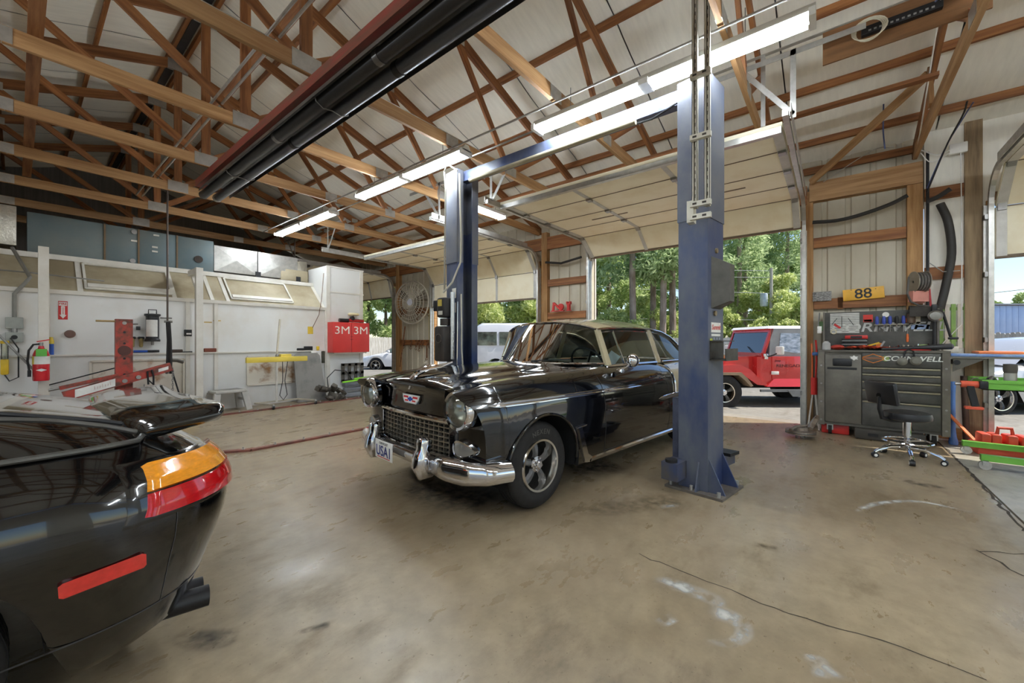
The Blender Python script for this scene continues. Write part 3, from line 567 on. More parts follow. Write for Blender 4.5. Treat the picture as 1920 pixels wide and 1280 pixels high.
pf=MB().bevbox((-.75,10.0,3.05),(1.5,.5,.6),.01).build('foil_duct',M('foil',(206,202,190),.34,.7,.1,20,.8,detail=3)); tag(pf,'crinkled foil covered duct end beside the blue-green plenum','duct')
sd=thing('sheet_duct','bright cross-broken sheet steel duct on the booth roof','duct',(2.52,10.05,2.68)); 
def xbrk(a,b,z0,z1,y,d=.03):
    c=((a+b)/2,y-d,(z0+z1)/2); return MB().add([(a,y,z0),(b,y,z0),(b,y,z1),(a,y,z1),c,(a,y+.6,z0),(b,y+.6,z0),(b,y+.6,z1),(a,y+.6,z1)],[(0,1,4),(1,2,4),(2,3,4),(3,0,4),(0,5,6,1),(2,7,8,3),(1,6,7,2),(0,3,8,5),(5,8,7,6)])
for a,b in((0,.78),(.8,1.62)): xbrk(a,b,.04,.56,-.25).build('duct_section',galv,sd,ang=5)
xbrk(1.64,1.86,.0,.5,-.2).build('duct_section',M('dull_galv',(150,142,126),.5,.5,.15,4),sd,ang=5)
MB().lathe([(.3,0),(.3,.5)],(1.80,.3,.32),(0,1,0),20,0,math.pi*2).build('elbow',M('dark_duct',(96,90,82),.5,.4),sd)
MB().bevbox((1.55,-.12,.14),(.6,.3,.26),.01).build('transition_box',grime,sd)
for x in(.79,1.63): MB().bb((x-.05,-.28,.0),(x+.05,-.26,.12)).build('drive_cleat',black,sd)
# sign, extinguisher, boxes on the booth face
def plate(name,label,cat,px0,py0,px1,py1,Y,t,mat): 
    a,b=onY(px0,py0,Y),onY(px1,py1,Y); o=MB().bb((a.x,Y,b.z),(b.x,Y-t,a.z)).build(name,mat); tag(o,label,cat); return o,a,b
sg,a,b=plate('fire_sign','red and white fire extinguisher arrow sign','sign',109,564,127,599,YB-.002,.004,M('sign_red',(196,40,40),.4))
w=b.x-a.x; h=a.z-b.z; cx=(a.x+b.x)/2; ys=YB-.0075
MB().bb((a.x+.06*w,ys,a.z-.25*h),(b.x-.06*w,ys+.001,a.z-.05*h)).build('word_band',stw,sg); text_obj('lettering','FIRE',.16*h,M('letter_red',(190,36,36),.5),(cx,ys-.0008,a.z-.15*h),(1,0,0),(0,0,1),sg,.0005,.001)
MB().prism([(cx-.2*w,ys,a.z-.27*h),(cx+.2*w,ys,a.z-.27*h),(cx+.2*w,ys,b.z+.25*h),(cx+.38*w,ys,b.z+.25*h),(cx,ys,b.z+.05*h),(cx-.38*w,ys,b.z+.25*h),(cx-.2*w,ys,b.z+.25*h)],(0,1,0),.001).build('arrow',stw,sg)
text_obj('lettering','EXTINGUISHER',.055*h,MATS['letter_red'],(cx,ys-.0008,b.z+.47*h),(0,0,-1),(1,0,0),sg,.0005,.0006)
p=onY(77,713,8.6); fe=thing('fire_extinguisher','red fire extinguisher with green tag hung on the white post','extinguisher',(p.x,8.56,p.z))
MB().lathe([(0,0),(.075,0),(.08,.015),(.08,.36),(.06,.42),(.03,.45),(.025,.48),(0,.48)],(0,0,0),n=24).build('cylinder',M('ext_red',(196,36,44),.25,0,.05,4,coat=.5),fe)
lb=MB().lathe([(.0812,.23),(.0812,.34)],n=24).build('label_band',stw,fe); MB().lathe([(.0816,.23),(.0816,.34)],n=5,a0=2.2,a1=3.0).build('label_print',M('print_yellow',(214,190,70),.5),lb)
MB().prism([(-.05,-.0825,.15),(0,-.0825,.17),(.05,-.0825,.15),(0,-.0825,.13)],(0,1,0),.002).build('diamond_mark',stw,fe)
MB().box((0,-.085,.39),(.10,.005,.1)).build('green_tag',M('tag_green',(96,176,70),.5),fe)
hv=MB().cyl((0,0,.48),(0,0,.53),.02,10).build('valve',steelw,fe); MB().beam((-.04,0,.54),(.08,0,.57),.02,.015).build('handle',redp,fe)
MB().tube([(0,0,.51),(-.07,-.01,.5),(-.11,-.02,.42),(-.12,-.02,.28),(-.105,-.01,.14)],.012,8).build('hose',rubber,fe); MB().cyl((-.105,-.01,.15),(-.105,-.01,.06),.018,10).build('nozzle',black,fe)
MB().beam((0,.08,.4),(0,.11,.4),.05,.03).build('wall_hook',steelw,fe)
p=onY(96,672,YB-.04); o=thing('spray_can','blue and yellow spray can standing on the booth ledge','can',(p.x,YB-.035,1.085)); MB().cyl((0,0,0),(0,0,.2),.027,16).build('can_body',M('can_blue',(44,84,170),.35),o); MB().lathe([(.029,.16),(.03,.2),(.02,.235),(.018,.26),(0,.26)],n=16).build('can_cap',M('can_yellow',(228,196,70),.4),o)
el=thing('junction_box','grey electrical switch boxes with a bent conduit on the booth','electrical box',(onY(27,615,YB).x,YB-.03,0)); 
for z0,z1 in((1.46,1.62),(1.27,1.41)): MB().bevbox((0,-.02,(z0+z1)/2),(.16,.06,z1-z0),.008).build('box',M('box_grey',(160,164,158),.5),el)
MB().cyl((0,-.02,1.40),(0,-.02,1.47),.03,10).build('nipple',steelw,el); MB().cyl((0,-.055,1.34),(0,-.05,1.34),.03,14).build('rotary_switch',black,el)
MB().tube([Vector(q) for q in((0,-.02,1.62),(.0,-.02,1.95),(.1,-.03,2.12),(.14,-.01,2.2),(.05,.2,2.45),(-.02,.45,2.66))],.022,10).build('conduit',M('conduit_grey',(140,138,132),.5,.2),el)
MB().tube([Vector(q) for q in((-1.2,.05,2.28),(.1,.1,2.28),(.9,.14,2.25))],.011,8).build('conduit',MATS['conduit_grey'],el)
o=MB().cyl(onY(-40,590,YB-.1),onY(70,700,YB-.25),.014,8).build('leaning_rod',steelw); tag(o,'thin grey rod leaning behind the fire extinguisher','rod')
wl=thing('work_light','yellow caged work light hanging on the booth','work light',(onY(9,690,YB).x,YB-.10,.93)); MB().cyl((0,0,.1),(0,0,.32),.035,12).build('lamp_cage',glass('lamp_plastic',(230,235,225),.2),wl); MB().bevbox((0,0,0),(.075,.07,.22),.02).build('handle',M('tool_yellow',(232,194,52),.45),wl); MB().cyl((0,0,.32),(0,0,.36),.04,12).build('cap',MATS['tool_yellow'],wl); MB().tube([(0,0,-.11),(.04,-.02,-.2),(.12,-.02,-.15),(.12,0,.25),(.05,.0,.4)],.008,6).build('cord',black,wl)
# red pulling tower with its ram
tw=thing('pulling_tower','red steel pulling tower with a slanted hydraulic ram and chain','pulling tower',(onY(232,760,8.45).x,8.45,0))
redw=M('tower_red',(172,66,54),.55,.1,.25,7,col2=(98,64,54),lo=.38,hi=.56)
MB().bb((-.095,-.06,0),(.095,.06,1.62)).build('tower_tube',redw,tw)
for z in(.55,.78,1.02,1.25,1.42): MB().cyl((0,-.064,z),(0,-.058,z),.016,10).build('pin_hole',black,tw)
MB().cyl((0,-.063,1.14),(0,-.059,1.14),.075,16).build('soot_mark',M('soot_red',(84,52,46),.7),tw)
MB().cyl((-.3,-.02,1.585),(-.08,-.02,1.585),.014,8).build('top_pin',M('pin_tan',(176,150,104),.5,.4),tw); MB().cyl((.1,0,1.55),(.16,0,1.55),.012,8).build('side_valve',steelw,tw); MB().cyl((0,-.062,1.56),(0,-.07,1.56),.025,12).build('cap_bolt',steelw,tw)
ram=MB().beam((-.62,-.2,.52),(.52,-.2,.88),.10,.13).build('ram_arm',redw,tw); 
MB().beam((-.66,-.2,.64),(-.08,-.2,.78),.05,.05).build('ram_cylinder',redw,tw); MB().cyl((-.76,-.2,.62),(-.66,-.2,.64),.018,8).build('ram_rod',steelw,tw)
d_=Vector((1.14,0,.36)).normalized(); MB().prism([Vector((-.52,-.252,.50)),Vector((-.52,-.252,.50))+d_*.42,Vector((-.52,-.252,.61))+d_*.42,Vector((-.52,-.252,.61))],(0,-1,0),.002).build('name_label',stw,ram); wr_=MB(); up_=Vector((-d_.z,0,d_.x))
for k_ in range(7): a_=Vector((-.52,-.2545,.535))+d_*(.20+.028*k_); wr_.beam(a_,a_+up_*(.03+.02*(k_%3==0))+d_*.012,.002,.009,(0,1,0))
wr_.build('faded_script',M('letter_worn_red',(170,60,52),.5),ram)
MB().prism([Vector((.36,-.252,.80)),Vector((.48,-.252,.84)),Vector((.48,-.252,.89)),Vector((.36,-.252,.85))],(0,-1,0),.002).build('small_label',stw,ram)
for x in(-.02,.13): MB().cyl((x,-.27,.7+.3*x),(x,-.13,.7+.3*x),.03,12).build('arm_pin',steelw,tw)
def chain(x,y,z0,z1,parent,name='chain'):
    b=MB(); k=0; z=z0
    while z>z1:
        pts=[(x+(.012*math.cos(t) if k%2 else 0),y+(0 if k%2 else .012*math.cos(t)),z+.024*math.sin(t)) for t in [i*math.pi/4 for i in range(8)]]; b.tube(pts,.0045,5,closed=True); z-=.036; k+=1
    return b.build(name,steelw,parent)
chain(.54,-.22,.84,.02,tw); chain(.2,-.22,.6,.02,tw)
MB().tube([(.24,-.27,.62),(.23,-.27,.82),(.28,-.27,.84),(.3,-.27,.74),(.3,-.27,.1)],.012,6).build('hook_rod',black,tw)
MB().bb((-.3,-.3,0),(.3,.15,.05)).build('foot',redw,tw)
for i,(p,q,r,lab) in enumerate(((onY(90,722,8.8),onY(222,688,8.8),.009,'thin dark rod leaning across the rusty access panel'),(onY(312,742,8.7),onY(278,712,8.7),.009,'short thin rod behind the tower chain'),(Vector((onY(348,760,8.8).x,8.8,.01)),onY(318,680,8.9),.012,'dark pry bar leaning by the hose drop'))):
    o=MB().cyl(p,q,r,8).build('metal_rod',black); tag(o,lab,'rod')
# filter canister, hose drop and bits on the ledge
fc=thing('air_dryer','dark air dryer canister with white label on the booth wall','air dryer',(onY(283,620,YB).x,YB-.125,1.28))
MB().lathe([(0,0),(.1,0),(.1,.03),(.085,.05),(.085,.42),(.105,.43),(.105,.46),(0,.47)],n=20).build('canister',M('canister_dark',(58,58,60),.4,.4),fc); MB().lathe([(.0862,.08),(.0862,.36)],n=12,a0=2.6,a1=4.6).build('canister_label',stw,fc)
MB().tube([(-.05,0,.46),(-.05,0,.53),(.05,0,.53),(.05,0,.46)],.008,6).build('lift_handle',black,fc); MB().cyl((0,0,-.06),(0,0,0),.02,10).build('drain_valve',steelw,fc); MB().beam((0,.07,.3),(0,.12,.3),.1,.04).build('wall_bracket',black,fc); MB().cyl((.1,0,.4),(.25,0,.4),.012,8).build('air_pipe',steelw,fc)
MB().bevbox((-.17,.05,.22),(.05,.05,.06),.005).build('gauge',black,fc)
for i,px in enumerate((247,263)):
    p=onY(px,640,YB); rg=thing('air_regulator',['small air regulator bowl closer to the tower','small air regulator bowl closer to the dryer canister'][i],'regulator',(p.x,YB-.068,1.18),0,'air regulators on the booth'); MB().lathe([(0,0),(.02,.01),(.026,.03),(.026,.1),(.03,.11),(.03,.15),(0,.15)],n=14).build('bowl',M('bowl_brass',(176,160,110),.3,.5),rg); MB().bevbox((0,0,.16),(.07,.05,.04),.006).build('head',black,rg); MB().cyl((0,.0,.16),(0,.06,.16),.01,8).build('wall_stub',steelw,rg); MB().cyl((-.045,0,.16),(.045,0,.16),.01,8).build('pipe',steelw,rg)
hd=thing('hose_drop','tall thin air pipe dropping from the truss to a black hose','air pipe',(onY(314,560,8.36).x,8.36,0)); MB().cyl((0,0,1.6),(0,0,3.72),.013,8).build('drop_pipe',M('pipe_brown',(84,72,64),.5,.4),hd); MB().cyl((-.04,0,1.6),(.06,0,1.6),.018,8).build('tee',steelw,hd); MB().tube([(0,0,1.6),(.01,-.01,1.3),(0,-.02,.95),(.0,-.02,.78)],.022,8).build('hose',rubber,hd); MB().tube([(.02,0,1.6),(.03,-.03,1.3),(.035,-.04,.95),(.03,-.03,.76)],.02,8).build('hose',rubber,hd); MB().cyl((0,-.02,.76),(0,-.02,.82),.03,10).build('coupler',steelw,hd); MB().tube([(.03,-.02,.98),(.12,-.02,.97),(.2,-.03,.94)],.03,6).build('air_tool',M('tool_dark',(88,84,78),.4,.5),hd)
def ledge(name,label,cat,px,w,d,h,mat,extra=None):
    p=onY(px,660,YB-.025); o=MB().bevbox((p.x,YB-.025,1.0855+h/2),(w,d,h),min(h,d)*.25).build(name,mat); tag(o,label,cat); return o
ledge('wire_brush','dark wire brush lying on the ledge by the hose drop','brush',331,.17,.045,.055,M('brush_dark',(72,58,50),.8)); ledge('file','thin dark file lying on the booth ledge','file',350,.16,.03,.018,black)
ledge('brick_block','small red-brown block on the ledge behind the second white post','block',394,.19,.045,.07,M('block_red',(128,72,56),.8))
wr=thing('air_ratchet','blue and grey air ratchet lying on the ledge beside the tower','ratchet',(onY(268,660,YB).x,YB-.04,1.117)); MB().cyl((-.2,0,0),(.02,0,0),.016,10).build('body',steelw,wr); MB().cyl((-.12,0,0),(.05,0,0),.019,10).build('grip',M('grip_blue',(44,92,196),.5),wr); MB().cyl((.05,0,.0),(.2,0,0),.02,10).build('handle',black,wr); MB().sphere((-.2,0,0),.03).build('head',steelw,wr)
for i,(px,py,lab) in enumerate(((131,626,'brown rubber stopper cup fixed on the booth wall'),)): 
    p=onY(px,py,YB); o=MB().lathe([(0,.06),(.05,.055),(.06,.03),(.04,.0),(0,0)],(p.x,YB,p.z),(0,-1,0),16).build('rubber_stop',M('rubber_brown',(112,84,74),.6)); tag(o,lab,'stopper')
p=onY(352,624,YB); o=MB().bevbox((p.x,YB-.015,p.z),(.11,.03,.12),.008).build('wall_timer',black); tag(o,'small black box with white lettering on the booth wall','control box'); MB().box((p.x+.01,YB-.031,p.z-.015),(.07,.002,.025)).build('white_print',stw,o).parent=o
for px,py,tl_ in((390,604,'scrap of tan tape on the booth by the white post'),(407,601,'upper scrap of tan tape by the panel stile')):
    p=onY(px,py,YB); o=MB().bb((p.x-.06,YB-.002,p.z-.012),(p.x+.06,YB,p.z+.012)).build('tape_strip',M('tape_tan',(196,168,110),.7)); tag(o,tl_,'tape',group='tape scraps on the booth')
# red wall cabinet and grinder
a,b=onY(615,603,8.98),onY(683,660,8.98); cb=thing('wall_cabinet','red two-door wall cabinet with white 3M lettering','cabinet',(0,0,0)); x0,x1=a.x-.02,b.x-.02; z0,z1=1.03,1.72; yf=8.72
cbr=M('cabinet_red',(206,58,54),.4,0,.06,3); MB().bb((x0,yf+.02,z0),(x1,8.975,z1)).build('case',cbr,cb); xm=x0+(x1-x0)*.5
for p_,q_,s_ in((x0,xm-.004,-1),(xm+.004,x1,1)):
    dr=MB().bevbox(((p_+q_)/2,yf+.01,(z0+z1)/2),(q_-p_,.02,z1-z0),.004).build('door',cbr,cb); text_obj('lettering','3M',.25,M('letter_white',(240,234,222),.5),((p_+q_)/2,yf-.001,z1-.19),(1,0,0),(0,0,1),dr,.001,.0,0,1.2)
    for z in(z0+.3,z0+.36): MB().cyl((xm+s_*.02,yf-.01,z),(xm+s_*.02,yf,z),.008,8).build('knob',black,dr)
MB().bb((x0+.05,yf+.04,z0-.03),(x1-.05,8.9,z0)).build('under_rail',whitep,cb)
gr=thing('polisher','black and red power polisher with a pale pad on the red cabinet','polisher',(xm+.08,8.84,z1)); MB().cyl((-.32,0,.05),(-.1,0,.05),.045,12).build('battery',black,gr); MB().cyl((-.1,0,.06),(.28,0,.05),.035,12).build('body',M('tool_red',(178,40,40),.45),gr); MB().sphere((.0,0,.1),.06).build('gear_head',black,gr); MB().cyl((0,0,.1),(.03,0,.17),.02,8).build('spindle',steelw,gr); MB().lathe([(0,.17),(.12,.175),(.13,.2),(.11,.23),(0,.235)],(.03,0,0),n=18).build('pad',M('pad_cream',(222,208,166),.9),gr)
# yellow lamp stand, stool, container, panel, parts heap
def ystand(loc,rz,label,scale=1,mast=True):
    t=thing('yellow_lamp_stand',label,'lamp stand',loc,rz); ym=M('lamp_yellow',(226,200,84),.5,0,.06,4)
    MB().bevbox((.0,-.06,.93),(1.12,.07,.1),.01).build('lamp_bar',ym,t); MB().bevbox((.16,0,1.0),(.2,.1,.06),.01).build('ballast',ym,t)
    if mast: MB().cyl((0,0,1.0),(.06,0,1.72),.018,10).build('mast',M('mast_silver',(214,206,186),.3,.6),t)
    MB().cyl((0,0,.08),(0,0,1.0),.02,10).build('post',whitep,t); MB().sphere((0,-.02,1.0),.035).build('joint',steelw,t)
    MB().beam((-.35,.1,.09),(.45,.1,.09),.03,.03).build('base_bar',M('base_silver',(196,188,172),.4,.4),t)
    for s in(-1,1):
        x=-.35 if s<0 else .45; MB().beam((x,.1,.09),(x+.14,-.36,.085),.03,.03).build('base_leg',MATS['base_silver'],t)
        c=MB().cyl((x+.125,-.36,.035),(x+.155,-.36,.035),.035,14).build('caster',black,t); MB().bb((x+.12,-.375,.035),(x+.16,-.345,.09)).build('caster_fork',galv,c)
    MB().tube([(.1,-.02,.9),(.09,-.05,.5),(.03,-.06,.22),(.1,-.06,.12),(.17,-.06,.22),(.13,-.05,.5),(.2,-.02,.9)],.007,6).build('cord',black,t)
ystand((3.22,8.55,0),.04,'yellow bar lamp stand on casters before the booth, its silver mast upright')
sl_=thing('step_stool','grey moulded plastic step stool on the floor by the booth','step stool',(2.45,8.72,0),.12); stg=M('stool_grey',(176,172,164),.55,0,.1,6)
MB().bevbox((0,0,.36),(.52,.34,.06),.025).build('top',stg,sl_); MB().bb((-.2,-.12,.391),(.2,.12,.394)).build('grip_pad',M('pad_grey',(128,124,118),.7),sl_)
for sx in(-1,1):
    for sy in(-1,1): MB().beam((sx*.22,sy*.13,.34),(sx*.28,sy*.19,0),.05,.1,(1,0,0)).build('leg',stg,sl_)
    MB().beam((sx*.25,-.16,.2),(sx*.25,.16,.2),.03,.05).build('side_rail',stg,sl_)
o=MB(); o.bevbox((0,0,.1),(.26,.2,.2),.03); o.lathe([(.12,0),(.05,.1),(.05,.13),(0,.13)],(0,0,.19),n=4); o=o.build('yellow_container',M('jug_yellow',(224,190,76),.45)); o.location=(1.82,8.5,0); tag(o,'yellow plastic jug on the floor behind the spoiler','jug')
o=MB().bevbox((1.55,8.78,.24),(.1,.1,.48),.008).build('wood_block',woodp); tag(o,'short upright wood block by the tower chain','block')
bp=MB(); bp.prism([(0,0,0),(.62,0,0),(.55,0,.98),(.5,0,1.04),(.06,0,1.04),(0,0,.98)],(0,1,0),.03); bpn=bp.build('scuffed_board',M('scuffed_black',(88,88,88),.6,0,.3,3,col2=(140,136,130),lo=.5,hi=.8)); bpn.location=(3.66,8.66,.01); bpn.rotation_euler=(math.radians(-11),0,0); tag(bpn,'scuffed black panel leaning against the booth','panel')
hp=thing('frame_clamps','heap of grimy frame clamp fittings on the floor by the booth','clamp heap',(4.30,8.45,0)); rnd=random.Random(4); cg=M('clamp_grime',(92,86,78),.6,.4,.3,10)
for i in range(16):
    R=Matrix.Rotation(rnd.uniform(0,3),3,Vector((rnd.random(),rnd.random(),rnd.random())).normalized()); MB().bevbox((rnd.uniform(-.26,.2),rnd.uniform(-.14,.14),rnd.uniform(.07,.3)),(rnd.uniform(.1,.26),rnd.uniform(.06,.12),rnd.uniform(.04,.1)),.01,R).build('fitting',cg,hp)
MB().tube([(-.1,0,.3),(-.12,0,.5),(.05,0,.66),(.3,0,.62),(.45,0,.42)],.01,6).build('hose',black,hp)
mb_=thing('measuring_bars','grey steel measuring bars stacked on the floor by the booth end','steel bars',(5.05,8.6,0)); 
for i,(z,dx,w_) in enumerate(((.05,0,.13),(.17,.03,.1),(.28,-.02,.15))): MB().bevbox((dx,0,z+.02),(1.0-.1*i,w_,.09),.008).build('bar',M('bar_grey%d'%i,(150-20*i,152-20*i,156-20*i),.45,.4),mb_)
MB().cyl((-.52,-.1,.06),(-.52,.1,.06),.055,16).build('roller',cg,mb_)
fr_=thing('slotted_plate','grimy slotted steel plate standing by the booth end','steel plate',(5.0,8.86,.34)); b_=MB()
for x in(-.24,-.08,.08,.24): b_.bb((x-.035,0,.0),(x+.035,.03,.42))
for z in(.02,.2,.4): b_.bb((-.28,0,z-.03),(.28,.03,z+.03))
b_.build('plate',cg,fr_); o=MB(); o.beam((4.6,8.6,.36),(5.2,8.62,.40),.04,.03); o.beam((4.9,8.62,.42),(5.35,8.6,.44),.05,.03); o=o.build('lime_handle',M('lime',(150,226,60),.5)); tag(o,'lime green tool handle lying on the steel bars','tool handle')
# things hung at the end of the ledge
p=onY(580,662,YB)
for i,(px,c,nm,lab) in enumerate(((565,(52,52,56),'clamp_tool','dark clamp tool lying on the ledge end'),(578,(60,60,62),'clamp_tool','second dark clamp on the ledge end, jaw upward'))): ledge(nm,lab,'clamp',px,.18,.04,.05+.04*i,black)
for i,(px,c,lab) in enumerate(((588,(232,228,220),'white spray gun cup bag hanging off the ledge'),(597,(222,220,214),'second pale bag hanging under the yellow gun'),(606,(64,62,50),'dark card hanging at the ledge end'))):
    p=onY(px,678,YB-.06); o=MB().bevbox((p.x,YB-.06,.93),(.12 if i<2 else .07,.03,.27),.012).build('hanging_bag',M('bag%d'%i,c,.6)); tag(o,lab,'bag')
o=MB().bevbox((onY(594,662,YB).x,YB-.05,1.13),(.06,.05,.09),.015).build('yellow_gun',MATS['tool_yellow']); tag(o,'yellow spray gun body on the ledge end','spray gun')
o=MB().tube([onY(607,512,YB-.05),onY(603,560,YB-.06),onY(598,590,YB-.06),onY(586,614,YB-.045)],.007,6).build('pull_cord',M('cord_brown',(112,88,70),.6)); tag(o,'thin cord hanging down the booth beside the red cabinet','cord'); o=MB().bb(onY(577,612,YB-.003),onY(587,626,YB-.001)).build('tape_patch',MATS['can_yellow']); tag(o,'yellow tape patch at the end of the hanging cord','tape')
# floor rails with anchor bolts
railm=M('rail_rust',(146,86,72),.6,.2,.25,4,col2=(96,66,58))
def rail(pts,label,n):
    t=thing('floor_rail',label,'floor rail',pts[0]); P=[Vector(p)-Vector(pts[0]) for p in pts]
    for a,b in zip(P[:-1],P[1:]):
        MB().beam(a+Vector((0,0,.012)),b+Vector((0,0,.012)),.07,.024).build('rail_bar',railm,t)
    tot=sum((b-a).length for a,b in zip(P[:-1],P[1:]))
    for k in range(n):
        s=tot*(k+.4)/n
        for a,b in zip(P[:-1],P[1:]):
            l=(b-a).length
            if s<=l: q=a.lerp(b,s/l); MB().lathe([(.018,.024),(.018,.034),(.009,.036),(.009,.055),(0,.055)],q,n=8).build('anchor_bolt',galv,t); break
            s-=l
rail([(1.2,8.2,0),(5.3,8.33,0)],'rust red floor rail along the foot of the booth',14)
rail([(1.0,5.82,0),(1.35,5.55,0),(1.72,5.3,0),(6.9,5.3,0)],'rust red floor rail running under the classic sedan',18)
# ---------------- black classic two-door sedan ----------------
KC=.955; car=thing('classic_sedan','black and beige 1950s two-door sedan with chrome bumper parked in the lift','car',(2.62,2.57,0),math.radians(-6.7))
def c(u,v,z):
    if u<-.45: u=-.45+(u+.45)*.74
    return Vector((u,-v,z))*KC
beige=M('beige_car_paint',(178,166,136),.2,0,.03,2,coat=.9)
HUB=.345; WB=3.0
def zc(u): return interp([-.76,-.5,0,.8,2.0,2.35,2.7,3.3,4.02],[.985,1.02,1.055,1.085,1.085,1.06,1.075,1.075,1.03],u)
def wsc(u): return interp([-.76,-.5,-.1,3.2,4.02],[.955,.985,1,1,.95],u)
def sv(u,z):
    zr=z/zc(u); return wsc(u)*interp([.15,.24,.35,.5,.66,.80,.88,.94,.98,1.0],[.85,.885,.91,.928,.934,.925,.90,.865,.825,.785],zr)
def zlo(u):
    z=.245
    for cu,r in((0,.43),(WB,.41)):
        if abs(u-cu)<r: z=max(z,HUB-.01+math.sqrt(r*r-(u-cu)**2))
    if u<-.43: z=interp([-.76,-.43],[.36,.30],u)
    if u>WB+.41: z=interp([WB+.41,4.02],[.28,.36],u)
    return z
def hw(u): return interp([-.76,-.4,.3,1.0,1.2,3.2,3.35,4.0],[.52,.56,.61,.67,.76,.76,.70,.66],u)
def ush(u,z): return u+ interp([.3,.45,.7,.86,.95],[.10,.12,.10,.02,-.14],z)*max(0,min(1,(-.3-u)/.46))
US=sorted(set([round(x,3) for x in list(np.linspace(-.76,-.44,10))+[ .43*math.cos(t) for t in np.linspace(0,math.pi,21)]+[WB+.41*math.cos(t) for t in np.linspace(0,math.pi,21)]+[-.431,.431,WB-.411,WB+.411]+list(np.linspace(.46,2.58,22))+list(np.linspace(3.42,4.02,9))]))
FR=[0,.04,.1,.2,.32,.45,.58,.7,.8,.87,.92,.96,.985,1]
def zin(u): 
    return zc(u)+interp([-.76,0,1,1.2,3.2,3.4,4],[-.005,-.012,-.006,.008,.008,-.01,-.01],u)
for s in(1,-1):
    g=[]
    for u in US:
        r=[]; a=zlo(u); b=zc(u)
        for f in FR: z=a+(b-a)*f; r.append(c(ush(u,z),s*sv(u,z),z))
        w0=sv(u,b); w1=hw(u)
        for f in(.35,.7,1): r.append(c(u,s*(w0+(w1-w0)*f),b+(zin(u)-b)*f+ (.006*math.sin(math.pi*f) if f<1 else 0)))
        r.append(c(u,s*(w1-.012),zin(u)-.05)); g.append(r)
    side=MB().grid(g).build('body_side',blackpaint,car,ang=50)
    # closed nose around the headlamp and tail end
    e=g[0]; zk=.70*KC; lo=[p_ for p_ in e[:len(FR)] if p_.z<zk]; hi=[p_ for p_ in e if p_ not in lo]
    def inn(z): return Vector((c(-.72,0,0).x,c(0,s*.53,0).y,z))
    nose=MB().grid([[p_.lerp(inn(p_.z),f)+Vector((-.02*math.sin(math.pi*f),0,0)) for f in np.linspace(0,1,9)] for p_ in lo+[hi[0]]])
    per=[hi[0].lerp(inn(hi[0].z),f)+Vector((-.02*math.sin(math.pi*f),0,0)) for f in np.linspace(1,0,9)]+hi[1:]; nose.add(per+[c(-.62,s*.705,.85)],[(k_,(k_+1)%len(per),len(per)) for k_ in range(len(per))])
    nose.build('fender_nose',blackpaint,car,ang=30)
    # inner wheel house, dark
    for cu in(0,WB):
        ar=[[c(cu+.44*math.cos(t),s*v,HUB+.44*math.sin(t)) for t in np.linspace(-.2,math.pi+.2,16)] for v in(.925,.5)]
        MB().grid(ar).build('wheel_house',M('underbody',(16,16,16),.9),car)
        ar=[c(cu+.427*math.cos(t),s*(sv(cu+.427*math.cos(t),max(.3,HUB+.42*math.sin(t)))+.004),HUB-.01+.427*math.sin(t)) for t in np.linspace(.0,math.pi,26)]
        MB().tube(ar,.011,8).build('arch_lip',blackpaint,car)
    # door seams
    for us in(((.78,1.08),(.84,.8),(.885,.29)),((2.10,1.07),(2.2,.8),(2.26,.5),(2.26,.31))):
        P=smooth_curve([(u,z,0) for u,z in us],14); MB().grid([[c(p.x+d,s*(sv(p.x,p.y)+.0012),p.y) for p in P] for d in(-.003,.003)]).build('door_gap',M('gap_dark',(44,44,46),.8),car)
    P=np.linspace(.885,2.26,12); MB().grid([[c(u,s*(sv(u,.30)+.0012),.30+d) for u in P] for d in(-.003,.003)]).build('door_gap',MATS['gap_dark'],car)
    # side trim spear
    def spear(name,u0,u1,zf,hh,off=.012,n=30,mat=chrome):
        g=[]
        for i in range(n+1):
            f=i/n; u=u0+(u1-u0)*f; z=zf(u); t=min(1,12*f,12*(1-f))**.5; h=hh*t
            g.append([c(u,s*(sv(u,z+d*h)+off*k*t+.001),z+d*h) for d,k in((-1,0),(-.8,.8),(-.2,1),(.2,.55),(.8,.9),(1,0))])
        return MB().grid(g).build(name,mat,car,ang=40)
    spear('side_trim',-.62,1.57,lambda u:interp([-.62,0,1.57],[.885,.88,.872],u),.020)
    spear('side_trim',1.95,3.98,lambda u:interp([1.95,2.4,4],[.69,.70,.71],u),.026)
    g=[[c(u,s*(sv(u,z)+.004),z) for z in np.linspace(.725,zc(u)-.004,14)]+[c(u,s*(sv(u,zc(u))+.001-(sv(u,zc(u))-hw(u))*f),zc(u)+(zin(u)-zc(u))*f+.004) for f in(.3,.6)] for u in np.linspace(2.40,3.98,20)]
    MB().grid(g).build('quarter_panel',beige,car,ang=50)
    P=smooth_curve([(2.18,zc(2.18)+.004,0),(2.3,zc(2.3)-.03,0),(2.375,.97,0),(2.385,.85,0),(2.385,.73,0)],24); MB().tube([c(p.x,s*(sv(p.x,min(p.y,zc(p.x)))+.006),p.y) for p in P],.012,8).build('quarter_trim',chrome,car)
    g=[[c(u,s*(sv(u,.26)+o),z) for z,o in((.235,.0),(.245,.016),(.27,.018),(.285,.002))] for u in np.linspace(.66,2.6,16)]; MB().grid(g).build('rocker_trim',chrome,car)
    # chrome gravel shield behind the front wheel
    sh=[(.415,.585),(.47,.585),(.53,.45),(.60,.33),(.68,.285),(.68,.235),(.58,.25),(.51,.36),(.46,.47)]
    MB().prism([c(u,s*(sv(u,z)+.001),z) for u,z in sh],(0,-s,0),.012).build('gravel_shield',chrome,car); MB().prism([c(.40,s*.935,.585),c(.53,s*.94,.595),c(.53,s*.95,.61),c(.40,s*.945,.60)],(0,s,0),.02).build('shield_cap',chrome,car)
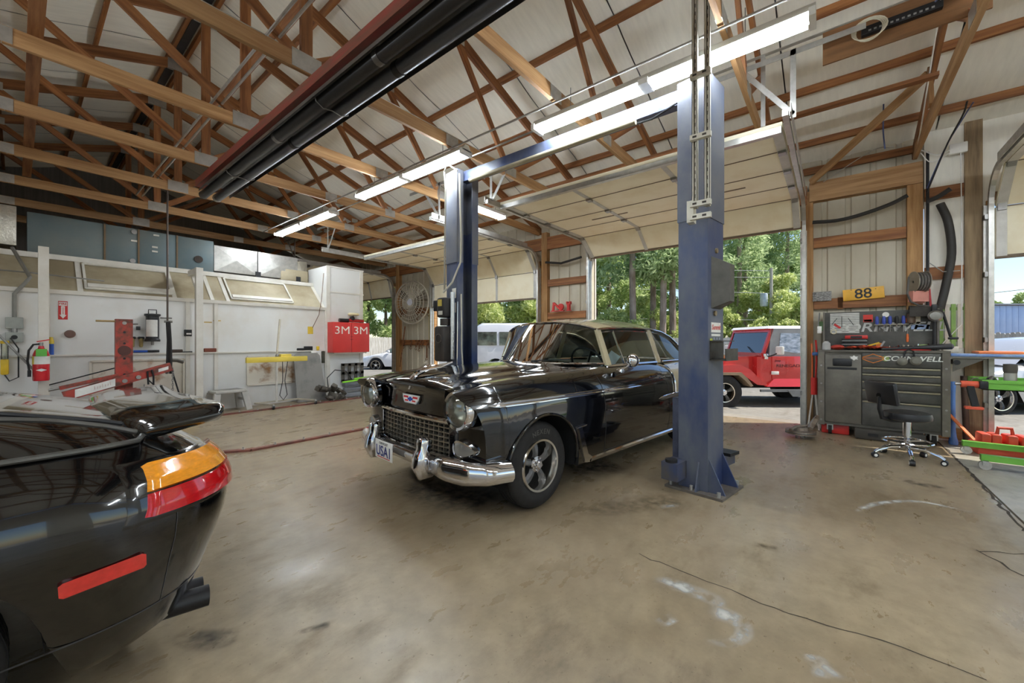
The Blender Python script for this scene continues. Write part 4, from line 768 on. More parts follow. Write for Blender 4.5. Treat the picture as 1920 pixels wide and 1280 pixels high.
    hb=MB().tube([c(1.92,s*.935,.975),c(1.94,s*.965,.978),c(2.06,s*.965,.978),c(2.08,s*.935,.975)],.010,8).build('door_handle',chrome,car); MB().cyl(c(2.09,s*.93,.93),c(2.09,s*.942,.93),.012,12).build('door_lock',chrome,car)
    # headlamp
    o=c(-.705,s*.705,.85); ax=c(-1,0,-.03)
    MB().lathe([(.135,.0),(.142,.05),(.130,.085),(.112,.08),(.108,.06)],o,ax,32).build('headlamp_bezel',chrome,car)
    MB().lathe([(.02,.0),(.06,.012),(.1,.05),(.108,.062)],o,ax,32).build('reflector',M('lamp_reflector',(206,204,194),.3,.35),car)
    MB().lathe([(0,.105),(.04,.102),(.08,.09),(.109,.066)],o,ax,32).build('lens',glass('lens_glass',(235,238,232),.2,.05),car)
    # parking lamp
    n=20; TT=np.linspace(0,2*math.pi,n,endpoint=False)
    def pl_(u,a,b): return [c(u+.05*max(0,math.cos(t)),s*(.725+a*math.cos(t)),.565+b*math.sin(t)*(1-.4*math.cos(t))) for t in TT]
    R0,R1,R2=pl_(-.66,.115,.062),pl_(-.765,.112,.06),pl_(-.765,.095,.047)
    MB().grid([R0,R1,R2],cv=True).build('parking_lamp_rim',chrome,car)
    MB().add(R2+[c(-.79,s*.71,.565)],[(i_,(i_+1)%n,n) for i_ in range(n)]).build('parking_lamp_lens',M('clear_lens',(150,148,142),.1,.5,coat=.6),car)
    # bumper guard
    q=[(-.82,.35,.04),(-.92,.36,.058),(-.95,.42,.068),(-.94,.48,.062),(-.915,.53,.054),(-.905,.575,.06),(-.90,.605,.056),(-.895,.625,.02)]
    MB().tube([c(u,s*.40,z) for u,z,r in q],[r*KC for u,z,r in q],16).build('bumper_guard',chrome,car)
# bumper bar with drooping wings
g=[]
for v in np.linspace(-.985,.985,61):
    a=abs(v); uf=interp([0,.35,.6,.8,.92,.985],[-.87,-.87,-.86,-.80,-.68,-.46],a); zt=interp([0,.36,.44,.52,.62,.985],[.475,.475,.47,.50,.505,.495],a); zb=interp([0,.3,.42,.56,.7,.985],[.375,.37,.36,.335,.325,.345],a); bl=interp([0,.36,.45,.5,.6,.985],[.03,.03,.01,.035,.06,.05],a)
    ou=interp([0,.6,.985],[0,.15,1],a); sg_=1 if v>0 else -1
    g.append([c(uf-bl*k*(1-ou)+.05*e,v+sg_*bl*k*ou,zb+(zt-zb)*f) for f,k,e in((.12,-.8,1),(0,0,.3),(.12,.6,0),(.3,.95,0),(.5,1,0),(.7,.85,0),(.88,.5,0),(1,-.1,.2),(.97,-.9,1))])
MB().grid(g).build('bumper',chrome,car,ang=60)
# licence plate
lp=MB().bevbox(c(-.975,-.14,.43),(.004,.30*KC,.155*KC),.002).build('licence_plate',M('plate_white',(232,230,224),.4),car)
text_obj('plate_text','USA1',.115,M('plate_blue',(52,58,120),.5),c(-.979,-.14,.415),(0,-1,0),(0,0,1),lp,.0005,.002,0,.95); text_obj('plate_text','CHEVROLET',.026,black,c(-.979,-.14,.482),(0,-1,0),(0,0,1),lp,.0005,.0003)
MB().bb(c(-.9792,-.03,.362),c(-.9788,-.25,.37)).build('plate_stripe',M('plate_red',(190,66,62),.5),lp)
# hood
HU=[(-.715,.725),(-.715,.80),(-.715,.87),(-.718,.915),(-.735,.94),(-.75,.96),(-.755,.985),(-.735,1.01),(-.68,1.032),(-.55,1.058),(-.3,1.085),(0,1.105),(.3,1.12),(.6,1.13),(.80,1.13)]
g=[]
for i,(u,z) in enumerate(HU):
    r=[]; edge=zin(max(u,-.7))-.004
    for q in np.linspace(-1,1,33):
        a=abs(q); w=hw(u)-.006 if i>7 else interp([0,3,7],[.545,.53,.525],i); fr=max(0,min(1,(-.3-u)/.4)); uu=u+.05*fr*a**2.4
        drop=(z-edge) if i>8 else interp([0,4,8],[.01,.03,z-edge],i); zz=z-drop*a**2.6-(.012*math.exp(-((a-.72)/.12)**2) if i>8 else 0)
        r.append(c(uu,q*w,zz))
    g.append(r)
MB().grid(g).build('hood',blackpaint,car,ang=60)
MB().grid([[c(u+.3*(abs(q)**2.6)*(u<1),q*.74,1.118-.02*abs(q)**2) for q in np.linspace(-1,1,17)] for u in(.72,.85,1.2)]).build('cowl',blackpaint,car,ang=60)
MB().bb(c(-.60,-.6,.30),c(-.66,.6,.75)).build('radiator_panel',M('grille_dark',(14,14,14),.8),car); MB().prism([c(-.70,-.56,.40),c(-.60,-.66,.36),c(-.60,.66,.36),c(-.70,.56,.40)],(0,0,1),.05).build('valance',blackpaint,car)
# egg-crate grille
def gu(v): return -.72+.05*abs(v/.58)**2.2
bar=M('grille_silver',(168,160,146),.28,.85,.05,5); n=0
for k in range(1,18):
    v=-.57+1.14*k/18; MB().beam(c(gu(v),v,.462),c(gu(v)+.01,v,.712),.008,.03,(1,0,0)).build('grille_vertical',bar,car)
for k in range(1,7):
    z=.455+.262*k/7; b_=MB(); vs_=np.linspace(-.565,.565,15)
    for a,b in zip(vs_[:-1],vs_[1:]): b_.beam(c(gu(a)+.004,a,z),c(gu(b)+.004,b,z),.028,.007)
    b_.build('grille_bar',bar,car)
out=[(-.585,.70),(-.585,.50),(-.55,.462),(-.48,.45),(.48,.45),(.55,.462),(.585,.50),(.585,.70),(.57,.722),(.53,.73),(-.53,.73),(-.57,.722)]
P=[]
for i,(v,z) in enumerate(out):
    v2,z2=out[(i+1)%len(out)]; m=10 if abs(v2-v)>.5 else 2
    for k in range(m): f=k/m; P.append(c(gu(v+(v2-v)*f)-.015,v+(v2-v)*f,z+(z2-z)*f))
MB().tube(P,.023,10,closed=True).build('grille_surround',chrome,car)
# emblem and hood ornament
em=thing('emblem','',''); 
for k_ in('label','category'): del em[k_]
em.parent=car; em.matrix_local=frame(c(-.722,0,.855),(0,-1,0),(.12,0,1))
MB().prism([(-.135,.035,0),(.135,.035,0),(.12,-.005,0),(.09,-.035,0),(-.09,-.035,0),(-.12,-.005,0)],(0,0,1),.016).build('emblem_rim',chrome,em); MB().prism([(-.12,.027,.016),(.12,.027,.016),(.106,-.003,.016),(.08,-.027,.016),(-.08,-.027,.016),(-.106,-.003,.016)],(0,0,1),.002).build('emblem_field',M('enamel_white',(232,228,220),.25),em)
for x in(-.07,.07): MB().bb((x-.035,.006,.018),(x+.035,.022,.0195)).build('emblem_bar',M('enamel_red',(196,40,44),.25),em)
for x in(-.055,.055): MB().bb((x-.025,-.02,.018),(x+.025,-.008,.0195)).build('emblem_bar',MATS['enamel_red'],em)
MB().prism([(-.04,.008,.02),(-.014,.008,.02),(-.014,.018,.02),(.014,.018,.02),(.014,.008,.02),(.04,.008,.02),(.034,-.008,.02),(.014,-.008,.02),(.014,-.018,.02),(-.014,-.018,.02),(-.014,-.008,.02),(-.034,-.008,.02)],(0,0,1),.002).build('emblem_bowtie',M('enamel_blue',(44,70,160),.25),em)
hn=[c(-.74,0,1.015),c(-.66,0,1.07),c(-.5,0,1.115),c(-.3,0,1.125)]; MB().tube(hn,[.02,.026,.022,.006],10).build('hood_ornament',chrome,car)
for s in(1,-1): MB().prism([c(-.66,s*.01,1.075),c(-.5,s*.01,1.115),c(-.38,s*.20,1.16),c(-.46,s*.15,1.12)],(0,0,1),.01).build('ornament_wing',chrome,car)
MB().prism([c(-.75,-.012,.94),c(-.75,.012,.94),c(-.70,.012,1.03),c(-.70,-.012,1.03)],(-1,0,0),.012).build('ornament_drop',chrome,car)
# deck lid and tail
g=[[c(u,q*hw(u),zin(u)+(.05*(1-abs(q)**2.4))*interp([3.3,3.6,4.02],[.6,1,.5],u)) for q in np.linspace(-1,1,13)] for u in np.linspace(3.3,4.02,8)]; MB().grid(g).build('deck_lid',beige,car,ang=60)
MB().bb(c(3.98,-.86,.38),c(4.03,.86,1.0)).build('tail_panel',blackpaint,car); MB().bevbox(c(4.12,0,.46),(.16,1.75,.16),.05).build('rear_bumper',chrome,car)
for s in(1,-1): MB().bevbox(c(4.04,s*.78,.88),(.05,.12,.2),.02).build('tail_lamp',M('lamp_red',(170,20,20),.2),car)
# roof, glass, pillars
def zd(u): return interp([1.1,1.35,1.8,2.3,2.55,2.8,3.0,3.15,3.30],[1.465,1.485,1.497,1.49,1.465,1.40,1.31,1.22,1.105],u)
def vd(u): return interp([1.1,2.3,3.0,3.3],[.645,.655,.68,.755],u)
def zr_(u): return interp([1.0,1.15,1.4,1.9,2.4,2.7,2.95,3.3],[1.545,1.572,1.605,1.622,1.605,1.57,1.515,1.37],u)
g=[]; T=np.linspace(-1,1,25)
for f in np.linspace(0,1,26): 
    r=[]
    for t in T:
        a=abs(t); uf=1.0+.13*a**2.2; ur=2.93+.37*a**3; u=uf+(ur-uf)*f; r.append(c(u,t*vd(u),zd(u)+(zr_(u)-zd(u))*(1-a**2.6)))
    g.append(r)
MB().grid(g).build('roof',beige,car,ang=60)
tint=glass('car_glass',(232,244,238),.045)
base=[c(.70+.44*abs(t)**2.6,t*.775,1.112) for t in T]; top=g[0]; wsh=[[b_.lerp(t_,f) for b_,t_ in zip(base,top)] for f in np.linspace(0,1,7)]
MB().grid(wsh).build('windshield',tint,car,ang=60)
MB().tube(base,.014,8).build('windshield_trim',chrome,car); MB().tube(top,.012,8).build('windshield_trim',chrome,car)
bk=[c(3.60-.30*abs(t)**2.5,t*.735,1.09) for t in T]; MB().grid([[b_.lerp(t_,f) for b_,t_ in zip(bk,g[-1])] for f in np.linspace(0,1,5)]).build('rear_window',tint,car,ang=60); MB().tube(bk,.012,8).build('rear_window_trim',chrome,car)
for s in(1,-1):
    dr=[c(u,s*(vd(u)+.008),zd(u)) for u in np.linspace(1.13,3.30,40)]; MB().tube(dr,.012,8).build('drip_rail',chrome,car)
    blt=lambda u: c(u,s*.785,1.09)
    def pane(u0,u1,nm):
        us=np.linspace(u0,u1,14); return MB().grid([[blt(u).lerp(c(u,s*vd(u),zd(u)-.035),f) for u in us] for f in np.linspace(0,1,4)]).build(nm,tint,car,ang=60)
    pane(1.17,1.46,'vent_window'); pane(1.47,2.20,'door_window'); pane(2.32,3.22,'quarter_window')
    for u0,u1 in((1.17,2.21),(2.31,3.24)):
        us=np.linspace(u0,u1,22); MB().tube([blt(u)+Vector((0,0,.006)) for u in us]+[c(u,s*vd(u),zd(u)-.034) for u in us[::-1]],.010,8,closed=True).build('window_frame',chrome,car)
    MB().beam(blt(1.46),c(1.44,s*vd(1.44),zd(1.44)-.03),.018,.012,(1,0,0)).build('vent_divider',chrome,car)
    MB().prism([c(2.215,s*.79,1.085),c(2.305,s*.79,1.085),c(2.30,s*.66,1.48),c(2.22,s*.66,1.48)],(0,s,0),.02).build('centre_pillar',beige,car)
    MB().prism([c(1.10,s*.79,1.10),c(1.175,s*.80,1.10),c(1.19,s*.655,1.475),c(1.12,s*.65,1.47)],(0,s,0),.03).build('windshield_pillar',beige,car)
    MB().tube([c(u,s*.795,1.088) for u in np.linspace(1.1,2.2,10)],.008,6).build('belt_trim',chrome,car)
# mirror, antenna, wipers
mi=MB().lathe([(0,.045),(.035,.04),(.06,.02),(.066,0),(.06,-.008),(0,-.008)],c(1.26,.985,1.15),(-1,-.25,.1),24).build('door_mirror',chrome,car); MB().tube([c(1.18,.90,1.06),c(1.2,.95,1.09),c(1.25,.98,1.13)],.012,8).build('mirror_stalk',chrome,mi); MB().lathe([(.04,0),(.03,.02),(0,.025)],c(1.18,.895,1.045),(0,-.5,1),14).build('mirror_foot',chrome,mi)
MB().cyl(c(.35,-.72,1.05),c(.36,-.72,1.80),.004,6).build('antenna',chrome,car)
for v0,v1 in((-.08,-.5),(.12,.5)): MB().beam(c(.70,v0,1.135),c(.86,v1,1.16),.014,.012).build('wiper',black,car)
# script and interior
text_obj('script','Bel Air',.085,chrome,c(2.86,sv(2.8,.78)+.008,.775),(1,0,0),(0,0,1),car,.003,.0,.3); MB().bb(c(2.54,sv(2.55,.76)+.004,.765),c(2.62,sv(2.6,.76)+.012,.79)).build('crest',M('gold_trim',(196,170,96),.3,.8),car)
seatm=M('seat_cloth',(120,112,98),.8,0,.1,8)
for u0,nm in((1.72,'front_seat'),(2.72,'rear_seat')): b_=MB(); b_.bevbox(c(u0,0,.66),(.5,1.36,.2),.06); b_.bevbox(c(u0+.22,0,.86),(.18,1.36,.46),.06); b_.build(nm,seatm,car)
MB().bb(c(.7,-.8,.35),c(3.3,.8,.40)).build('cabin_floor',M('carpet_dark',(34,32,32),.9),car); MB().bevbox(c(1.02,0,.98),(.3,1.4,.2),.05).build('dashboard',M('dash_dark',(36,36,36),.5),car)
MB().bb(c(3.02,-.72,.98),c(3.5,.72,1.02)).build('parcel_shelf',M('shelf_grey',(90,88,84),.8),car)
ang_=Matrix.Rotation(math.radians(-62),4,'Y'); sw=MB(); P=[]; 
ctr=c(1.36,.38,1.09); ax_=Vector((.86,0,.5)).normalized(); aa=Vector((0,1,0)); bb_=ax_.cross(aa)
sw.tube([ctr+(aa*math.cos(t)+bb_*math.sin(t))*.20 for t in np.linspace(0,2*math.pi,28,endpoint=False)],.012,8,closed=True)
for t in(0,2.1,4.2): sw.beam(ctr,ctr+(aa*math.cos(t)+bb_*math.sin(t))*.2,.02,.012)
sw.cyl(ctr,ctr-ax_*.35,.025,10); sw.build('steering_wheel',black,car)
MB().bevbox(c(1.10,0,1.47),(.03,.22,.06),.01).build('rear_view_mirror',black,car)
CW=Matrix.Rotation(math.radians(-6.7),4,'Z'); CW.translation=Vector((2.62,2.57,0))
dice=[]
for i,(dv,dz,rz) in enumerate(((.03,1.29,.5),(-.08,1.23,.9))):
    p=CW@c(1.04,dv,dz); t=thing('fuzzy_die',['black fuzzy die hanging higher behind the windshield','black fuzzy die hanging lower behind the windshield'][i],'die',p,rz,'fuzzy dice in the sedan'); t.rotation_euler=(.5,.4,rz)
    MB().bevbox((0,0,0),(.085,.085,.085),.015).build('cube',M('fuzz_black',(26,26,28),.9),t)
    pb=MB()
    for a_,b_ in((-.022,-.022),(.022,.022),(-.022,.022),(.022,-.022),(0,0)):
        pb.cyl((-.0435,a_,b_),(-.042,a_,b_),.007,8); pb.cyl((a_,-.0435,b_),(a_,-.042,b_),.007,8)
    pb.build('pips',stw,t); MB().cyl((0,0,.04),Vector((0,0,.14)),.002,5).build('string',black,t)
paper=MB().prism([c(1.3,.55,1.02),c(1.5,.62,1.06),c(1.62,.64,1.17),c(1.5,.6,1.24),c(1.4,.56,1.12)],(0,1,0),.004).build('paper_sheet',M('paper_pale',(214,226,238),.7)); paper.matrix_world=CW.copy(); tag(paper,'pale sheet of paper on the sedan dashboard behind the side glass','paper')
# wheels
def wheel(parent,o,side,R=.345,Wd=.215,rim=.205,spokes=5,letters=None,spoke_mat=None,K=1):
    w=thing('wheel','',''); del w['label']; del w['category']; w.parent=parent; w.location=o; w.rotation_euler=(0,0,0 if side>0 else math.pi)
    # local: axis -y is outward
    h=Wd/2; pr=[(rim,h-.03),(rim+.012,h-.005),(rim+.05,h+.004),(R-.055,h+.002),(R-.022,h-.012),(R-.006,h-.03),(R,h-.05),(R,-h+.05),(R-.02,-h+.01),(rim,-h+.02)]
    pr=[(r*K,x*K) for r,x in pr]
    ti=MB().lathe(pr,(0,0,0),(0,-1,0),56).build('tire',rubber,w,ang=30)
    tb=MB()
    for k in range(4):
        y=(-.06+.04*k)*K; tb.lathe([((R-.004)*K,-.004*K+0),((R+.0015)*K,-.004*K),((R+.0015)*K,.004*K),((R-.004)*K,.004*K)],(0,y,0),(0,-1,0),40)
    tb.build('tread_groove',M('tread_dark',(18,18,18),.9),w)
    MB().lathe([(r*K,x*K) for r,x in((rim+.01,h-.004),(rim+.004,h+.006),(rim-.012,h+.004),(rim-.02,h-.03),(rim-.028,h-.06),(rim-.03,-h+.05))],(0,0,0),(0,-1,0),48).build('rim_lip',M('polished_rim',(226,222,214),.16,1),w)
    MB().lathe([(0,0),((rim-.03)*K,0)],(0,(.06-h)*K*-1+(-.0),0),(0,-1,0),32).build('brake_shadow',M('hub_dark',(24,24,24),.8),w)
    sm=spoke_mat or M('spoke_grey',(112,112,112),.4,.6,.08,10)
    for k in range(spokes):
        a=2*math.pi*(k+.25)/spokes; d=Vector((math.cos(a),0,math.sin(a))); t=Vector((-math.sin(a),0,math.cos(a))); yo=-(h-.055)*K
        q=[(.045,.030,0),(.09,.026,.008),(.135,.032,.002),(rim-.028,.046,-.02)]; g=[]
        for r,wd,y in q: p=d*r*K; g.append([p+t*wd*K+Vector((0,yo-y*K+.02*K,0)),p+t*wd*.5*K+Vector((0,yo-y*K-.004*K,0)),p-t*wd*.5*K+Vector((0,yo-y*K-.004*K,0)),p-t*wd*K+Vector((0,yo-y*K+.02*K,0))])
        MB().grid(g).build('spoke',sm,w,ang=40)
        an=a+math.pi/spokes; MB().cyl(Vector((math.cos(an)*.052*K,yo+.01,math.sin(an)*.052*K)),Vector((math.cos(an)*.052*K,yo-.02*K,math.sin(an)*.052*K)),.011*K,6).build('lug_nut',chrome,w)
    MB().lathe([(.066*K,-.01),(.062*K,.008),(.034*K,.012),(.032*K,.04*K),(.024*K,.046*K),(0,.046*K)],(0,-(h-.055)*K,0),(0,-1,0),24).build('centre_cap',chrome,w)
    if letters:
        lm=M('tire_letter',(84,80,76),.7)
        for i,ch in enumerate(letters):
            a=math.pi/2+(len(letters)/2-.5-i)*.155; rr=(R-.075)*K; text_obj('tire_letter',ch,.056*K,lm,Vector((math.cos(a)*rr,-(h+.0035)*K,math.sin(a)*rr)),Vector((math.sin(a),0,-math.cos(a))),Vector((math.cos(a),0,math.sin(a))),w,.0012,.0012)
    return w
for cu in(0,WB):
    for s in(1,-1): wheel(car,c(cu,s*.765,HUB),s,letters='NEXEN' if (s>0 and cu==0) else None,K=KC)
MB().bb(c(-.4,-.45,.25),c(3.9,.45,.4)).build('chassis',MATS['underbody'],car)
for cu in(0,WB): MB().cyl(c(cu,-.7,HUB),c(cu,.7,HUB),.04,10).build('axle',MATS['underbody'],car)
# ---------------- black sports coupe at the left ----------------
X0,Y0=.62,2.74
spc=thing('sports_coupe','glossy black rear-wing sports coupe with amber and red tail lamp','car',(X0,Y0,0),math.pi)   # local +x runs forward along the car, left side = local -y... 
# local frame: u forward from the tail, v>0 = side facing the camera
ZS=1.06
def q(u,v,z): return Vector((u,v,z*ZS))
ZL_=[.14,.19,.28,.38,.46,.54,.60,.66,.70,.74,.78,.82,.855,.885,.91,.94,.98,1.04,1.10,1.16,1.21,1.245,1.26]
WL=[.74,.80,.845,.878,.90,.915,.918,.913,.905,.892,.872,.845,.812,.775,.745,.722,.70,.668,.63,.585,.52,.42,.28]
UR=[.20,.14,.10,.065,.033,.008,.0,.006,.02,.045,.085,.14,.20,.28,.37,.50,.68,.98,1.28,1.60,1.92,2.2,2.5]
RC=[.34,.38,.42,.46,.5,.52,.53,.53,.53,.52,.5,.5,.48,.46,.42,.4,.4,.4,.4,.4,.4,.4,.35]
AU=.95; PH=np.linspace(0,math.pi/2,22); SU=[2.6,2.35,2.1,1.9,1.75]+[AU+.382*math.cos(t) for t in np.linspace(.0,math.pi,17)]+[.6]
AR=.385; AZ_=.315; AU=.95
def outline(i,frac=0):
    def L_(A): return A[i]+(A[i+1]-A[i])*frac if frac else A[i]
    z,Wd,ur,rc=L_(ZL_),L_(WL),L_(UR),L_(RC); pts=[]
    for u in sorted(SU,reverse=True):
        u2=max(u,ur+rc); pts.append(q(u2,Wd-.012*max(0,u2-1.2)**2,z))
    n=2.3
    for t in PH[1:]: pts.append(q(ur+rc-rc*math.sin(t)**(2/n),Wd*( (1-.52)+.52*math.cos(t)**(2/n)) if True else 0,z))
    w=pts[-1].y
    for f in(.66,.33,0): pts.append(q(ur-.012*(1-f)*0,w*f,z))
    return pts
rows=[]
for i in range(len(ZL_)): rows.append(outline(i))
# open the wheel arch: lift the lowest rows onto the arch circle
def arch(u): return AZ_+math.sqrt(max(0,AR*AR-(u-AU)**2)) if abs(u-AU)<AR else 0
def body(side):
    b=MB(); V=[]; 
    for r in rows: V.append([Vector((p.x,p.y*side,p.z)) for p in r])
    nJ=len(V[0]); nI=len(V)
    for j in range(nJ):
        za=arch(V[6][j].x) if V[6][j].y*side>.6 and j<len(SU) else 0
        if za>0:
            for i in range(nI):
                if V[i][j].z<za:
                    w_=interp(ZL_,WL,za/ZS); V[i][j]=Vector((V[i][j].x,side*w_,za))
    b.grid(V); return b.build('body_shell',blackpaint,spc,ang=55)
body(1); body(-1)
def surf(phi,z):
    # point of the tail corner surface at plan angle phi (0 side .. pi/2 rear) and height z, with outward normal
    def pt(t,z):
        ur=interp(ZL_,UR,z); rc=interp(ZL_,RC,z); Wd=interp(ZL_,WL,z); n=2.3
        if t<=0: return q(ur+rc-t*.6,Wd,z)
        if t>math.pi/2: return q(ur,Wd*.48*(1-(t-math.pi/2)),z)
        return q(ur+rc-rc*math.sin(t)**(2/n),Wd*(.48+.52*max(0,math.cos(t))**(2/n)),z)
    p=pt(phi,z); a=pt(phi+.01,z)-pt(phi-.01,z); b=pt(phi,z+.01)-pt(phi,z-.01); n=a.cross(b).normalized()
    if n.dot(p-q(1.2,0,.6))<0: n=-n
    return p,n
def patch(name,mat,corners,off,n=32,m=24,parent=None,ang=60):
    # corners: (phi,z) bl, br, tr, tl on the surface
    g=[]
    for i in range(m+1):
        r=[]
        for j in range(n+1):
            fx,fy=j/n,i/m; A=[(1-fx)*(1-fy),fx*(1-fy),fx*fy,(1-fx)*fy]; ph=sum(w*c_[0] for w,c_ in zip(A,corners)); z=sum(w*c_[1] for w,c_ in zip(A,corners))
            p,nn=surf(ph,z); e=min(1,30*min(fx,1-fx,fy,1-fy)); r.append(p+nn*(off*e-.002*(1-e)))
        g.append(r)
    return MB().grid(g).build(name,mat,parent or spc,ang=ang)
blk=M('lamp_surround',(10,10,11),.15,0,0,coat=1)
patch('lamp_surround',blk,[(.18,.612),(1.62,.61),(1.66,.79),(.32,.812)],.003)
redl=M('tail_red',(190,16,22),.12,0,.12,40,coat=1,stretch=(1,1,4)); amb=M('tail_amber',(236,150,34),.12,0,.12,40,coat=1,stretch=(1,1,4))
patch('tail_lamp_red',redl,[(.30,.632),(1.5,.625),(1.52,.702),(.36,.706)],.022); patch('tail_lamp_amber',amb,[(.36,.707),(1.52,.703),(1.54,.772),(.46,.79)],.022)
# bumper seam and skirt line
def sline(name,pts,w,mat,off=.0012):
    pts=smooth_curve([(a,b,0) for a,b in pts],30); g=[[],[]]
    for i,p in enumerate(pts):
        t=(pts[min(i+1,30)]-pts[max(i-1,0)]).normalized(); n_=Vector((-t.y,t.x,0))*w/2
        for k,sg in((0,1),(1,-1)):
            a=p+n_*sg; P_,N_=surf(a.x,a.y); g[k].append(P_+N_*off)
    return MB().grid(g).build(name,mat,spc)
gapm=M('seam_grey',(60,60,62),.5)
sline('bumper_seam',[(.52,.30),(.50,.45),(.50,.6),(.54,.68),(.60,.74),(.72,.80)],.006,gapm); sline('skirt_line',[(-.55,.30),(0,.30),(.6,.305),(1.2,.31),(1.56,.31)],.006,gapm)
# side quarter glass and trim, hatch glass
gl=M('dark_glass',(14,13,12),.06,0,0,coat=1); 
def ss(u,z,o=.010):
    w=interp(ZL_,WL,z); ur=interp(ZL_,UR,z); rc=interp(ZL_,RC,z); n=2.3
    if u<ur+rc:
        k=max(0,min(1,(ur+rc-u)/rc)); s_=k**(n/2); w=w*(.48+.52*math.sqrt(max(0,1-s_*s_))**(2/n))
    return q(u,w+o*.6,z+o*.8)
mk=M('marker_red',(214,52,46),.15,0,.1,30,coat=1)
P=[(.345,.468),(.53,.462),(.54,.468),(.542,.503),(.532,.510),(.352,.520),(.340,.513),(.338,.475)]
mb2=MB(); A_=[ss(u,z,-.004) for u,z in P]; B_=[ss(u,z,.006)+Vector((0,.008,0)) for u,z in P]; n_=len(P); mb2.add(A_+B_,[tuple(range(n_)),tuple(range(n_,2*n_))]+[(a,(a+1)%n_,n_+(a+1)%n_,n_+a) for a in range(n_)]); mb2.build('side_marker',mk,spc)
top=[(2.4,1.12),(1.6,1.08),(1.1,1.02),(.65,.955),(.44,.908),(.31,.864)]; bot=[(2.4,.85),(1.6,.855),(1.1,.857),(.65,.858),(.44,.855),(.31,.852)]
A=smooth_curve([(a,b,0) for a,b in top],24); B=smooth_curve([(a,b,0) for a,b in bot],24)
MB().grid([[ss(a.x+(b.x-a.x)*f,a.y+(b.y-a.y)*f) for a,b in zip(A,B)] for f in np.linspace(0,1,6)]).build('quarter_glass',gl,spc,ang=60)
MB().tube([ss(p.x,p.y) for p in A]+[ss(p.x,p.y) for p in B[::-1][1:]],.010,8).build('glass_trim',M('trim_grey',(92,90,86),.3,.5),spc)
g=[]
for t in np.linspace(0,1,14):
    z=.90+.32*t; u=interp(ZL_,UR,z)+.02; w=interp(ZL_,WL,z)*.48; g.append([q(u,w*f*1.35,z+.012*(1-f*f)) for f in np.linspace(-1,1,9)])
MB().grid(g).build('hatch_glass',gl,spc,ang=60)
MB().tube([q(interp(ZL_,UR,z)+.05,interp(ZL_,WL,z)*.70,z+.008) for z in np.linspace(.885,1.2,14)],.008,6).build('hatch_seal',black,spc)
MB().beam(q(.80,.1,1.02),q(1.35,.42,1.165),.02,.015).build('rear_wiper',black,spc)
# wing
def wing_sec(v):
    a=abs(v); zb=interp([0,.4,.58,.66],[.895,.89,.875,.86],a); u0=interp([0,.5,.66],[.42,.38,.34],a); u1=interp([0,.45,.60,.66],[.09,.05,.03,.05],a); th=interp([0,.5,.66],[.03,.035,.045],a)
    prof=[(0,0),(.06,.9),(.25,1.3),(.5,1.2),(.75,1.1),(.94,1.15),(1.0,.8),(1.0,.3),(.93,-.1),(.6,-.2),(.3,-.35),(.08,-.3)]
    sh_=1 if a<=.66 else .35
    return [q(u0+(u1-u0)*(.5+(f-.5)*(1-.12*(sh_<1))),v,zb+th*(.45+(h-.45)*sh_)+.035*f) for f,h in prof]
VV=[-.685]+list(np.linspace(-.66,.66,31))+[.685]; g=[wing_sec(v) for v in VV]; b_=MB().grid(g,cv=True); b_.add(g[0],[tuple(range(12))]); b_.add(g[-1],[tuple(range(12))]); b_.build('rear_wing',blackpaint,spc,ang=50)
for s in(1,-1): MB().prism([q(.40,s*.47,.87),q(.24,s*.45,.83),q(.20,s*.45,.89),q(.36,s*.47,.89)],(0,s,0),.06).build('wing_foot',blackpaint,spc)
# exhaust tips
for v,u in((.62,.10),(.53,.10)):
    e=MB().lathe([(.034,0),(.042,.0),(.042,.2),(.034,.2),(.034,0)],q(.30,v,.19),(-1,.12,-.06),20).build('exhaust_tip',M('tip_dark',(56,56,58),.35,.7),spc)
    for k in range(3): MB().cyl(q(.2-.04*k,v+.045,.19),q(.2-.04*k,v+.048,.19),.006,8).build('tip_hole',black,e)
MB().bb(q(1.45,-.7,.22),q(2.5,.7,.27)).build('floor_pan',MATS['underbody'],spc)
MB().grid([[q(AU+.385*math.cos(t),v,AZ_/ZS+.385*math.sin(t)/ZS) for t in np.linspace(.0,math.pi,16)] for v in(.88,.5)]).build('wheel_house',MATS['underbody'],spc)
for v,s in((.78,1),(-.78,-1)):
    for u in(AU,2.4): 
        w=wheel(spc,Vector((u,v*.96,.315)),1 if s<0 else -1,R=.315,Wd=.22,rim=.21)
# front half of the car, out of the picture to the left
g=[]
for u,w,z0,z1 in((2.6,.915,.2,1.262),(3.0,.915,.2,1.24),(3.3,.915,.2,1.05),(3.6,.915,.2,.90),(4.1,.88,.22,.80),(4.4,.78,.3,.66),(4.46,.6,.36,.55)):
    r=[]
    for t in np.linspace(0,math.pi,21): 
        cx=math.cos(t); sx=math.sin(t); r.append(q(u,w*(abs(cx)**.7)*(1 if cx>0 else -1),z0+.35*(z1-z0)+(z1-z0)*.65*sx**.8))
    g.append([q(u,w,z0)]+r+[q(u,-w,z0)])
MB().grid(g).build('front_body',blackpaint,spc,ang=50)
